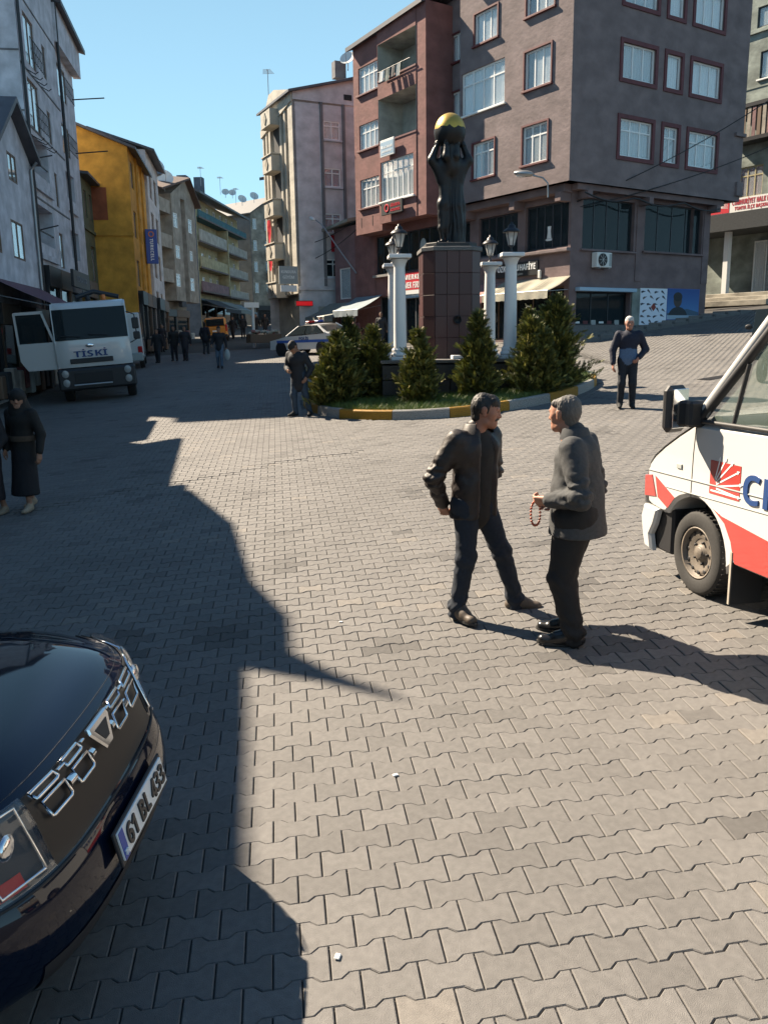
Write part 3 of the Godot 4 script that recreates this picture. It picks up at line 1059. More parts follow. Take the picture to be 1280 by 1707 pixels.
func red_house() -> void:
	var b := wall_basis(146.6)
	var P := Vector3(0.03, 0, -45.5) - b.x * 2.37
	YB = gy(0, -46.0) - 0.1
	var base := P + Vector3(0, YB, 0)
	var t := thing("red_house", "brick red plastered house with open corner balconies and overhanging upper floors", "building", base, b)
	var wl := []
	for y in [[15.05, 16.35], [12.35, 13.6], [9.45, 10.9]]:
		wl.append(R(0.5, y[0], 2.4, y[1]))
	var mb := MB.new()
	block(mb, R(0, 8.15, 2.55, 17.5), wl, 0, 7.0, 0.3)
	put("wall", mb, M.red_wall, t)
	for q in wl:
		window(t, q, 0, {"cols": 4, "tr": 0.33, "curtain": "curtain", "sill": "dark_red_trim", "drawn": [0.0, 0.78]})
	# bay with two open balconies over a wide window
	var bay := Node3D.new()
	bay.name = "bay"
	bay.position = Vector3(2.55, 0, 0.14)
	t.add_child(bay)
	var W := 3.25
	var m2 := MB.new()
	wall_holes(m2, R(0, 8.5, W, 12.25), [R(0.12, 9.48, 3.0, 11.4)], 0, 0.3)
	m2.bb(Vector3(0, 8.45 - YB, -0.31), Vector3(W, 8.5 - YB, 0.0))
	m2.bb(Vector3(0, 14.38 - YB, -0.15), Vector3(W, 15.2 - YB, 0.0))
	m2.bb(Vector3(0, 16.9 - YB, -0.15), Vector3(W, 17.75 - YB, 0.0))
	m2.bb(Vector3(-0.02, 12.2 - YB, -1.5), Vector3(W, 12.3 - YB, -0.002))
	m2.bb(Vector3(-0.02, 8.5 - YB, -0.31), Vector3(0.0, 17.7 - YB, 0.0))
	m2.bb(Vector3(W, 8.45 - YB, -6.0), Vector3(W + 0.75, 17.75 - YB, -0.03))
	m2.bb(Vector3(0, 8.5 - YB, -1.6), Vector3(W, 12.2 - YB, -0.32))
	put("wall", m2, M.red_wall, bay)
	window(bay, R(0.12, 9.48, 3.0, 11.4), 0, {"cols": 6, "tr": 0.28, "curtain": "curtain", "drawn": [0.0, 0.9], "sill": "white_frame"})
	for y in [[12.3, 14.38], [15.2, 16.9]]:
		var room := MB.new()
		var y0: float = y[0] - YB
		var y1: float = y[1] - YB
		room.quad(Vector3(0.02, y0, -1.5), Vector3(W, y0, -1.5), Vector3(W, y1, -1.5), Vector3(0.02, y1, -1.5), Vector3(0, 0, 1))
		room.quad(Vector3(0.02, y0, 0), Vector3(0.02, y0, -1.5), Vector3(0.02, y1, -1.5), Vector3(0.02, y1, 0), Vector3(1, 0, 0))
		room.quad(Vector3(W - 0.004, y0, 0), Vector3(W - 0.004, y0, -1.5), Vector3(W - 0.004, y1, -1.5), Vector3(W - 0.004, y1, 0), Vector3(-1, 0, 0))
		room.quad(Vector3(0.02, y1 - 0.003, -1.5), Vector3(W, y1 - 0.003, -1.5), Vector3(W, y1 - 0.003, 0), Vector3(0.02, y1 - 0.003, 0), Vector3(0, -1, 0))
		room.bb(Vector3(0.02, y0 - 0.3, -1.6), Vector3(W, y0 + 0.02, -1.45))
		var bal := put("balcony", room, M.balcony_inner, bay)
		window(bal, Rect2(1.7, y0 + 0.15, 1.45, 1.35), -1.42, {"cols": 3, "tr": 0.3, "curtain": "curtain_grey", "dep": 0.04})
		box("coping", Vector3(W / 2, y0 + 0.02, -0.07), Vector3(W + 0.05, 0.08, 0.2), M.dark_red_trim, bal)
	# washing on the top balcony
	var wash := thing("washing", "pale washing hung over the rail of the topmost red balcony", "washing", base + b * Vector3(3.0, 15.2 - YB, 0.32), b)
	for i in 4:
		var rows := []
		for k in 4:
			var line := PackedVector3Array()
			for j in 7:
				line.append(Vector3(0.05 + i * 0.48 + j * 0.06, 0.32 - k * 0.16 * (1.0 + 0.15 * (i % 2)), 0.02 + 0.025 * sin(j * 1.9 + i) + 0.02 * k))
			rows.append(line)
		put("cloth", MB.new().skin(rows), [M.curtain, M.mint, M.metal_dark, M.curtain_grey][i], wash)
	put("rail", MB.new().tube([Vector3(-0.2, 0.34, 0.0), Vector3(2.6, 0.34, 0.0)], 0.02, 6), M.metal_dark, wash)
	# overhang underside and soffit step under the left windows
	for x in [0.55, 1.65]:
		box("slot", Vector3(x, 8.75 - YB, 0.0), Vector3(0.04, 0.5, 0.02), M.black, t)
	var rf := MB.new()
	sloped(rf, [Vector3(-0.25, 17.5 - YB, 0.3), Vector3(6.5, 17.85 - YB, 0.32), Vector3(6.5, 19.0 - YB, -3.5), Vector3(-0.25, 19.0 - YB, -3.5)], 0.2)
	sloped(rf, [Vector3(-0.25, 19.0 - YB, -3.5), Vector3(6.7, 19.0 - YB, -3.5), Vector3(6.7, 17.3 - YB, -7.3), Vector3(-0.25, 17.3 - YB, -7.3)], 0.2)
	put("roof", rf, M.roof_metal, t)
	# ground and mezzanine floors set back
	var lw := MB.new()
	var back := -0.9
	var gw := R(0.55, 6.05, 2.45, 8.05)
	var gw2 := R(2.6, 6.05, 6.3, 8.05)
	var door := R(0.6, 2.2, 2.6, 4.9)
	var door2 := R(3.0, 2.2, 6.4, 4.75)
	var s0 := 2.37 - 3.84 + 0.0
	block(lw, R(-1.0, 2.0, 6.6, 8.6), [gw, gw2, door, door2], back, 6.0, 0.4)
	put("lower_wall", lw, M.red_wall, t)
	window(t, gw, back, {"cols": 3, "curtain": "curtain", "drawn": [0.0, 0.35], "glass": "glass_dark", "frame": "dark_frame"})
	window(t, gw2, back, {"cols": 4, "curtain": "", "glass": "glass_dark", "frame": "dark_frame"})
	window(t, door, back, {"cols": 2, "curtain": "", "frame": "metal_grey", "dep": 0.3})
	window(t, door2, back, {"cols": 4, "curtain": "", "frame": "metal_grey", "dep": 0.3})
	box("sill", Vector3(1.6, 5.98 - YB, back + 0.1), Vector3(2.2, 0.12, 0.25), M.concrete, t)
	# oval sticker
	put("oval_sign", MB.new().lathe([[0.0, 0.02], [0.4, 0.02], [0.42, 0.0]], 24, Transform3D(Basis(Vector3.RIGHT, PI / 2) * Basis.from_scale(Vector3(0.62, 1, 1)), Vector3(4.95, 7.15 - YB, back + 0.03))), M.curtain_grey, t)
	# signs of this house
	var s1 := thing("office_sign", "pale blue and white office sign on the parapet of the middle red balcony", "sign", base + b * Vector3(3.62, 11.95 - YB, 0.33), b)
	box("board", Vector3.ZERO, Vector3(1.2, 0.78, 0.08), M.sign_white, s1, 0.01)
	box("field", Vector3(0, -0.02, 0.042), Vector3(1.1, 0.6, 0.01), M.pale_blue, s1)
	letters("lettering", "MALİ MÜŞAVİR", Vector3(0.1, 0.02, 0.05), 0.11, 0.8, M.letter_white, s1)
	letters("lettering", "MUHASEBE", Vector3(0, -0.18, 0.05), 0.09, 0.85, M.letter_white, s1)
	box("logo", Vector3(-0.42, 0.05, 0.048), Vector3(0.14, 0.14, 0.01), M.letter_white, s1)
	var s2 := thing("dark_sign", "dark sign with red ring and red letters under the wide bay window", "sign", base + b * Vector3(4.0, 9.08 - YB, 0.34), b)
	box("board", Vector3.ZERO, Vector3(1.85, 0.62, 0.1), M.room_dark, s2, 0.01)
	put("ring", MB.new().lathe([[0.13, 0.0], [0.13, 0.02], [0.2, 0.02], [0.2, 0.0]], 20, Transform3D(Basis(Vector3.RIGHT, PI / 2), Vector3(-0.42, 0.0, 0.052))), M.sign_red, s2)
	letters("lettering", "SİGORTA", Vector3(0.32, 0.09, 0.055), 0.14, 0.85, M.sign_red, s2)
	letters("lettering", "ACENTESİ", Vector3(0.32, -0.14, 0.055), 0.12, 0.85, M.sign_red, s2)
	var s3 := thing("bakery_sign", "red bakery sign with white capitals seen between column and pedestal", "sign", base + b * Vector3(4.1, 5.53 - YB, back + 0.1), b)
	box("board", Vector3.ZERO, Vector3(2.2, 0.86, 0.1), M.sign_red, s3, 0.01)
	letters("lettering", "MERKEZ", Vector3(0.12, 0.2, 0.055), 0.24, 1.6, M.letter_white, s3)
	letters("lettering", "EKMEK FIRINI", Vector3(0, -0.2, 0.055), 0.3, 2.05, M.letter_white, s3)
	box("edge", Vector3(0, -0.55, 0.02), Vector3(2.3, 0.2, 0.1), M.sign_white, s3)
	var s4 := thing("shopfront_board", "narrow pale blue lettered board below the red bakery sign", "sign", base + b * Vector3(4.2, 4.83 - YB, back + 0.08), b)
	box("board", Vector3.ZERO, Vector3(2.1, 0.26, 0.06), M.pale_blue, s4)
	letters("lettering", "PASTANE", Vector3(0.3, 0.0, 0.035), 0.13, 0.9, M.letter_white, s4)
	ac_unit("white air conditioner in the recess between red and pink houses", base + b * Vector3(7.05, 8.6 - YB, -1.1), b)
	# annex and its blinds
	YB = gy(-2.0, -49.5) - 0.1
	var ab := P + b.x * (-3.9) + b.z * back + Vector3(0, YB, 0)
	var an := thing("pink_annex", "low two-storey pink annex with a tiled lean-to roof left of the red house", "building", ab, b)
	var wa := R(0.5, 4.95, 1.72, 6.7)
	var wp := R(2.65, 5.05, 3.95, 7.45)
	var ma := MB.new()
	block(ma, R(0, 2.0, 4.4, 8.95), [wa, wp, R(0.4, 2.2, 2.1, 4.3), R(2.5, 2.2, 4.1, 4.5)], 0.0, 6.0, 0.3)
	put("wall", ma, M.annex_pink, an)
	window(an, wa, 0, {"cols": 1, "curtain": "teal", "frame": "white_frame", "dep": 0.1})
	window(an, wp, 0, {"cols": 1, "tr": 0.13, "curtain": "teal", "frame": "white_frame", "dep": 0.1})
	window(an, R(0.4, 2.2, 2.1, 4.3), 0, {"cols": 2, "curtain": "", "frame": "metal_grey"})
	window(an, R(2.5, 2.2, 4.1, 4.5), 0, {"cols": 2, "curtain": "", "frame": "metal_grey"})
	var ar := MB.new()
	sloped(ar, [Vector3(-0.5, 9.0 - YB, 0.55), Vector3(2.4, 9.25 - YB, 0.55), Vector3(2.4, 10.2 - YB, -4.0), Vector3(-0.5, 9.9 - YB, -4.0)], 0.16)
	put("roof", ar, M.cream_dirty, an)
	box("red_strip", Vector3(3.35, 6.0 - YB, 0.02), Vector3(2.05, 5.4, 0.03), M.red_wall, an)
	awning("shop_awning", "pale grey awning with printed valance beside the police car", ab, b, -1.6, 2.3, 4.75 - YB, 3.95 - YB, 1.6, 0.3, M.grey_canvas)
	awning("shop_awning", "blue-grey awning over the dark shop door under the red house", ab, b, 2.35, 5.0, 5.0 - YB, 4.2 - YB, 1.6, 0.32, M.blue_canvas)
	# flagpole arm with lamp
	var fl := thing("arm_lamp", "street light on a long slanting pole fixed to the pink annex", "street light", ab + b * Vector3(1.7, 6.9 - YB, 0.08), b)
	put("arm", MB.new().tube([Vector3(0.8, -0.6, 0.0), Vector3(0, 0.6, 0.5), Vector3(-1.2, 2.2, 1.0), Vector3(-1.6, 2.5, 1.2)], 0.05, 8, 0.03), M.metal_grey, fl)
	put("head", MB.new().ball(Vector3(-1.8, 2.58, 1.3), Vector3(0.3, 0.1, 0.14), 12, 8, Basis(Vector3.BACK, -0.4)), M.ac_white, fl)


func white_house() -> void:
	YB = gy(-4.8, -51) - 0.1
	var br := wall_basis(64)
	var bl := wall_basis(154)
	var base := Vector3(-4.83, YB, -51.0)
	var t := thing("white_house", "tall off-white apartment house with a gable and small carved balconies", "building", base, br)
	var wins := [R(1.83, 14.02, 2.88, 15.05), R(1.8, 11.43, 2.85, 12.48), R(1.78, 8.85, 2.82, 9.95), R(1.76, 6.3, 2.7, 7.35), R(3.15, 16.26, 3.65, 16.56)]
	var mb := MB.new()
	block(mb, R(0, 2.2, 7.5, 16.0), [wins[0], wins[1], wins[2], wins[3], R(1.2, 2.4, 3.4, 4.6)], 0, 5.35, 0.25, "l")
	# gable end above
	var gp := PackedVector2Array([Vector2(0, 16.0 - YB), Vector2(7.5, 16.0 - YB), Vector2(7.5, 18.3 - YB), Vector2(3.95, 17.63 - YB), Vector2(0.0, 16.5 - YB)])
	mb.prism(gp, -0.25, 0.06)
	mb.bb(Vector3(0, 5.55 - YB, 0), Vector3(7.5, 5.75 - YB, 0.1))
	put("wall", mb, M.old_white, t)
	for x in [1.72, 3.1]:
		box("pilaster", Vector3(x, 10.9 - YB, 0.05), Vector3(0.16, 10.2, 0.12), M.grey_wall, t)
	for i in 4:
		window(t, wins[i], 0, {"cols": 2, "tr": 0.27, "curtain": ["curtain_grey", "curtain_red", "curtain_red", ""][i], "sill": "grey_white", "dep": 0.08})
	window(t, R(1.2, 2.4, 3.4, 4.6), 0, {"cols": 3, "curtain": "", "frame": "brown_frame"})
	box("red_cloth", Vector3(2.35, 8.25 - YB, 0.02), Vector3(0.42, 0.95, 0.03), M.sign_red, t)
	box("attic_window", Vector3(3.4, 16.41 - YB, 0.07), Vector3(0.5, 0.3, 0.03), M.room_dark, t)
	var rf := MB.new()
	sloped(rf, [Vector3(-0.35, 16.42 - YB, 0.35), Vector3(8, 18.6 - YB, 0.35), Vector3(8, 18.6 - YB, -5.5), Vector3(-0.35, 16.42 - YB, -5.5)], 0.12)
	put("roof", rf, M.roof_metal, t)
	box("chimney", Vector3(3.3, 18.1 - YB, -0.9), Vector3(0.7, 0.9, 0.5), M.grey_wall, t)
	box("chimney", Vector3(4.6, 18.7 - YB, -1.2), Vector3(0.35, 1.4, 0.35), M.grey_wall, t)
	# street face
	var sx := Transform3D(br.inverse() * bl, br.inverse() * (base - bl.x * 5.35 - base))
	var f := Node3D.new()
	f.name = "street_front"
	f.transform = sx
	t.add_child(f)
	var m2 := MB.new()
	block(m2, R(0, 5.35, 5.35, 15.05), [], -0.12, 4.0, 0.1, "r")
	m2.prism(PackedVector2Array([Vector2(-0.2, 15.0 - YB), Vector2(5.35, 15.9 - YB), Vector2(5.35, 16.5 - YB), Vector2(2.6, 17.15 - YB), Vector2(1.6, 17.1 - YB), Vector2(-0.2, 15.4 - YB)]), -3.0, 0.12)
	m2.bb(Vector3(0, 2.0 - YB, -3.0), Vector3(5.3, 5.35 - YB, -0.6))
	# upright ribs
	for q in [[0.0, 0.22], [0.55, 0.8], [1.15, 1.45], [3.15, 3.45], [3.9, 4.15], [4.62, 5.35]]:
		m2.bb(Vector3(q[0], 5.35 - YB, -0.13), Vector3(q[1], 15.9 - YB if q[0] > 3 else 15.2 - YB, 0.06))
	put("wall", m2, M.cream, f)
	for s in 4:
		var yb := [12.55, 10.0, 7.5, 5.2][s] as float
		for q in [[0.25, 0.54], [4.17, 4.6]]:
			var w := MB.new().bb(Vector3(q[0], yb + 0.95 - YB, -0.118), Vector3(q[1], yb + 2.35 - YB, -0.07))
			put("window", w, M.glass_dark, f)
		var bal := put("balcony", MB.new().bb(Vector3(1.45, yb - YB, -0.1), Vector3(3.15, yb + 0.92 - YB, 0.62), 0.02).bb(Vector3(1.38, yb + 0.92 - YB, -0.1), Vector3(3.22, yb + 0.99 - YB, 0.68)), M.cream, f)
		put("carving", MB.new().prism(PackedVector2Array([Vector2(2.3, yb + 0.12 - YB), Vector2(2.55, yb + 0.46 - YB), Vector2(2.3, yb + 0.82 - YB), Vector2(2.05, yb + 0.46 - YB)]), 0.615, 0.67), M.cream_dirty, bal)
		box("door", Vector3(2.3, yb + 1.75 - YB, -0.1), Vector3(1.2, 1.6, 0.05), M.room_dark, bal)
	var bal := put("balcony", MB.new().bb(Vector3(1.45, 15.1 - YB, -0.1), Vector3(3.15, 16.0 - YB, 0.62), 0.02), M.cream, f)
	put("carving", MB.new().prism(PackedVector2Array([Vector2(2.3, 15.2 - YB), Vector2(2.55, 15.54 - YB), Vector2(2.3, 15.9 - YB), Vector2(2.05, 15.54 - YB)]), 0.615, 0.67), M.cream_dirty, bal)
	# red cloth hung from the far windows, shop fittings below
	var rows := []
	for k in 9:
		var line := PackedVector3Array()
		for j in 4:
			line.append(Vector3(0.75 + j * 0.16, 10.0 - YB - k * 0.38, 0.2 + 0.05 * sin(k * 1.3 + j)))
		rows.append(line)
	var fg := thing("red_banner", "long red and white cloth hanging down the sunny side of the white house", "banner", base - bl.x * 5.35, bl)
	put("cloth", MB.new().skin(rows), M.sign_red, fg)
	box("pole", Vector3(1.0, 10.05 - YB, 0.15), Vector3(0.8, 0.04, 0.04), M.metal_grey, fg)
	var led := thing("lit_shop_sign", "small glowing red sign above the corner shop", "sign", base + br * Vector3(0.15, 4.75 - YB, 0.45), br)
	var lm := mat("led_red", Color(0.5, 0.01, 0.02), 0.4)
	lm.emission_enabled = true
	lm.emission = Color(1.0, 0.05, 0.08)
	lm.emission_energy_multiplier = 0.1
	box("sign_panel", Vector3.ZERO, Vector3(1.0, 0.24, 0.08), lm, led)
	box("case", Vector3(0, 0, -0.05), Vector3(1.08, 0.32, 0.08), M.black, led)
	var hs := thing("hanging_sign", "grey hanging shop sign at the corner of the white house", "sign", base + br * Vector3(-0.75, 6.15 - YB, 0.35), br)
	box("board", Vector3(0, 0.2, 0), Vector3(1.15, 1.0, 0.08), M.curtain_grey, hs)
	letters("lettering", "KUNDURA", Vector3(0, 0.38, 0.045), 0.16, 0.9, M.sign_white, hs)
	letters("lettering", "GİYİM", Vector3(0, 0.08, 0.045), 0.16, 0.7, M.sign_white, hs)
	box("lower_board", Vector3(0, -0.55, 0), Vector3(1.0, 0.36, 0.06), M.sign_white, hs)
	# goods outside the corner shop
	var st := thing("fruit_stand", "stand of pale goods heaped outside the corner shop", "stand", on(-6.9, -50.2), br)
	box("table", Vector3(0, 0.55, 0), Vector3(1.9, 0.5, 0.9), M.brown_frame, st, 0.02)
	for i in 16:
		put("goods", MB.new().ball(Vector3(-0.8 + 0.11 * i, 0.85 + 0.12 * absf(sin(i * 1.7)), 0.2 * sin(i * 2.3)), Vector3(0.14, 0.1, 0.13), 8, 5), [M.cream, M.pink_canvas, M.cream_canvas][i % 3], st)
	var post := thing("white_post", "white pole with a small board outside the corner shop", "pole", on(-7.6, -51.0), br)
	put("pole", MB.new().tube([Vector3.ZERO, Vector3(0, 2.6, 0)], 0.09, 8), M.sign_white, post)
	box("board", Vector3(-0.1, 2.5, 0.1), Vector3(0.9, 0.3, 0.06), M.sign_white, post)


func back_house() -> void:
	var b := wall_basis(146.6)
	var P := Vector3(20.77, 0, -50.0)
	YB = 4.3
	var base := P - b.x * 6.0 + Vector3(0, YB, 0)
	var t := thing("grey_green_house", "tall pale grey-green house behind the pink house on the right edge", "building", base, b)
	var holes := [R(6.0, 18.95, 7.6, 20.0), R(6.35, 16.3, 8.0, 17.7), R(5.5, 11.2, 7.0, 11.9), R(5.5, 10.2, 7.0, 11.2)]
	var mb := MB.new()
	block(mb, R(0, 9.3, 12, 24), [holes[0], holes[1], R(5.5, 10.2, 7.0, 11.85)], 0, 8, 0.3)
	mb.bb(Vector3(5.0, 18.7 - YB, 0), Vector3(12, 18.85 - YB, 0.12))
	mb.bb(Vector3(0, 15.9 - YB, 0), Vector3(12, 15.98 - YB, 0.03))
	mb.bb(Vector3(0, 4.0 - YB, -8), Vector3(12, 9.3 - YB, -1.6))
	put("wall", mb, M.mint, t)
	window(t, holes[0], 0, {"cols": 2, "curtain": "curtain_grey", "frame": "dark_frame"})
	window(t, holes[1], 0, {"cols": 2, "curtain": "curtain", "frame": "dark_frame", "sill": "white_frame"})
	window(t, R(5.5, 10.2, 7.0, 11.85), 0, {"cols": 3, "tr": 0.3, "curtain": "curtain_red", "frame": "pale_yellow"})
	var bal := put("balcony", MB.new().bb(Vector3(5.2, 13.0 - YB, 0), Vector3(11, 13.2 - YB, 1.0)).bb(Vector3(5.2, 14.75 - YB, 0), Vector3(11, 14.95 - YB, 1.0)), M.metal_dark, t)
	for i in 18:
		box("slat", Vector3(5.35 + i * 0.3, 13.95 - YB, 0.95), Vector3(0.2, 1.5, 0.03), [M.brown_frame, M.beige, M.annex_pink][i % 3], bal)
	# party office: sign, dark canopy, shopfront and steps
	var s := thing("office_sign", "long white party office sign with red block above the dark canopy", "sign", base + b * Vector3(6.4, 9.75 - YB, 0.6), b)
	box("board", Vector3(0, 0, 0), Vector3(4.4, 0.74, 0.12), M.sign_white, s)
	box("emblem", Vector3(-1.55, 0, 0.065), Vector3(1.25, 0.7, 0.012), M.sign_red, s)
	for i in 6:
		box("ray", Vector3(-1.55 + 0.1, -0.05 + 0.02 * i, 0.073), Vector3(0.9, 0.018, 0.006), M.letter_white, s, 0.0, Basis(Vector3.BACK, -0.1 + i * 0.13))
	letters("lettering", "CUMHURİYET HALK PARTİSİ", Vector3(0.72, 0.14, 0.065), 0.27, 2.95, M.letter_red, s)
	letters("lettering", "TONYA İLÇE BAŞKANLIĞI", Vector3(0.72, -0.18, 0.065), 0.19, 2.6, M.letter_red, s)
	var cp := MB.new()
	cp.bb(Vector3(1.0, 8.35 - YB, -1.6), Vector3(12, 9.28 - YB, 1.3))
	put("canopy", cp, M.dark_canvas, t)
	for x in [2.4, 5.5, 8.6]:
		box("pillar", Vector3(x, 6.5 - YB, 0.6), Vector3(0.3, 3.7, 0.3), M.sign_white, t)
	window(t, R(5.9, 4.9, 8.2, 7.9), -1.3, {"cols": 3, "curtain": "curtain", "drawn": [0.0, 0.3], "frame": "white_frame", "dep": 0.1})
	var tr := thing("stone_terrace", "stone retaining wall and steps below the party office", "wall", base + b * Vector3(0, 0, 0), b)
	for k in 3:
		box("step", Vector3(6.0, 4.7 - 0.22 * k - YB, 1.6 + k * 0.5), Vector3(9.5 - k, 0.3, 1.0), M.cream_dirty, tr, 0.02)
	box("low_wall", Vector3(1.2, 4.5 - YB, 3.6), Vector3(4.2, 2.0, 0.5), M.concrete_dark, tr, 0.03)
	box("low_wall", Vector3(4.2, 4.35 - YB, 3.4), Vector3(1.6, 1.5, 0.9), M.concrete, tr, 0.03)
	# stall furniture in the shade by the corner
	for i in 4:
		var ch := thing("stacked_crate", ["dark crate stacked lowest beside the low wall", "dark crate second in the stack beside the low wall", "dark crate leaning on the stack by the low wall", "topmost dark crate in the stack beside the low wall"][i], "crate", base + b * Vector3(0.7 + 0.5 * (i % 2), 5.55 - YB + 0.33 * (i / 2), 3.5), b, "dark crates by the low wall")
		for k in 3:
			box("slat", Vector3(0, 0.05 + 0.1 * k, 0.2), Vector3(0.46, 0.08, 0.02), M.metal_dark, ch)
		box("bottom", Vector3(0, 0.02, 0), Vector3(0.46, 0.03, 0.4), M.metal_dark, ch)
	# no-stopping sign on a leaning utility pole
	var q := P + b * Vector3(0.15, 0, 4.4)
	q.y = gy(q.x, q.z) + 0.3
	var po := thing("utility_pole", "thin dark pole rising past the party office sign", "pole", q)
	put("pole", MB.new().tube([Vector3.ZERO, Vector3(0.18, 4.2, 0), Vector3(0.75, 11.5, 0)], 0.09, 8, 0.05), M.metal_dark, po)
	var ns := thing("traffic_sign", "round no-stopping sign, blue with red cross and rim, on the dark pole", "traffic sign", q + Vector3(-0.05, 2.35, 0.16), wall_basis(95))
	put("disc", MB.new().lathe([[0.0, 0.02], [0.5, 0.02], [0.5, 0.0], [0.0, 0.0]], 24, Transform3D(Basis(Vector3.RIGHT, PI / 2), Vector3.ZERO)), M.sign_blue, ns)
	put("rim", MB.new().lathe([[0.42, 0.021], [0.42, 0.03], [0.52, 0.03], [0.52, -0.01]], 24, Transform3D(Basis(Vector3.RIGHT, PI / 2), Vector3.ZERO)), M.sign_red, ns)
	for a in [0.785, -0.785]:
		box("bar", Vector3(0, 0, 0.024 + 0.003 * a), Vector3(0.86, 0.09, 0.008), M.sign_red, ns, 0.0, Basis(Vector3.BACK, a))
	var ps := thing("information_plate", "blue rectangular plate under the round no-stopping sign", "sign", q + Vector3(-0.3, 1.35, 0.16), wall_basis(95))
	box("plate", Vector3.ZERO, Vector3(1.0, 0.75, 0.04), M.sign_blue, ps)
	letters("lettering", "P", Vector3(-0.2, 0, 0.025), 0.3, 0, M.letter_white, ps)


# ------------------------------------------------------------------ the left side of the street
func recess(mb: MB, r: Rect2, z: float, d: float) -> void:
	# the inside of a balcony cut into a wall; the wall's own opening has been cut already
	pass


func balustrade(parent: Node, x0: float, x1: float, y: float, z: float, h: float, m: Material, bars: int) -> void:
	var mb := MB.new()
	mb.tube([Vector3(x0, y + h, z), Vector3(x1, y + h, z)], 0.022, 6)
	mb.tube([Vector3(x0, y + h * 0.5, z), Vector3(x1, y + h * 0.5, z)], 0.016, 6)
	mb.tube([Vector3(x0, y + 0.05, z), Vector3(x1, y + 0.05, z)], 0.016, 6)
	for i in bars + 1:
		var x := lerpf(x0, x1, float(i) / bars)
		mb.tube([Vector3(x, y, z), Vector3(x, y + h, z)], 0.012, 5)
	put("railing", mb, m, parent)


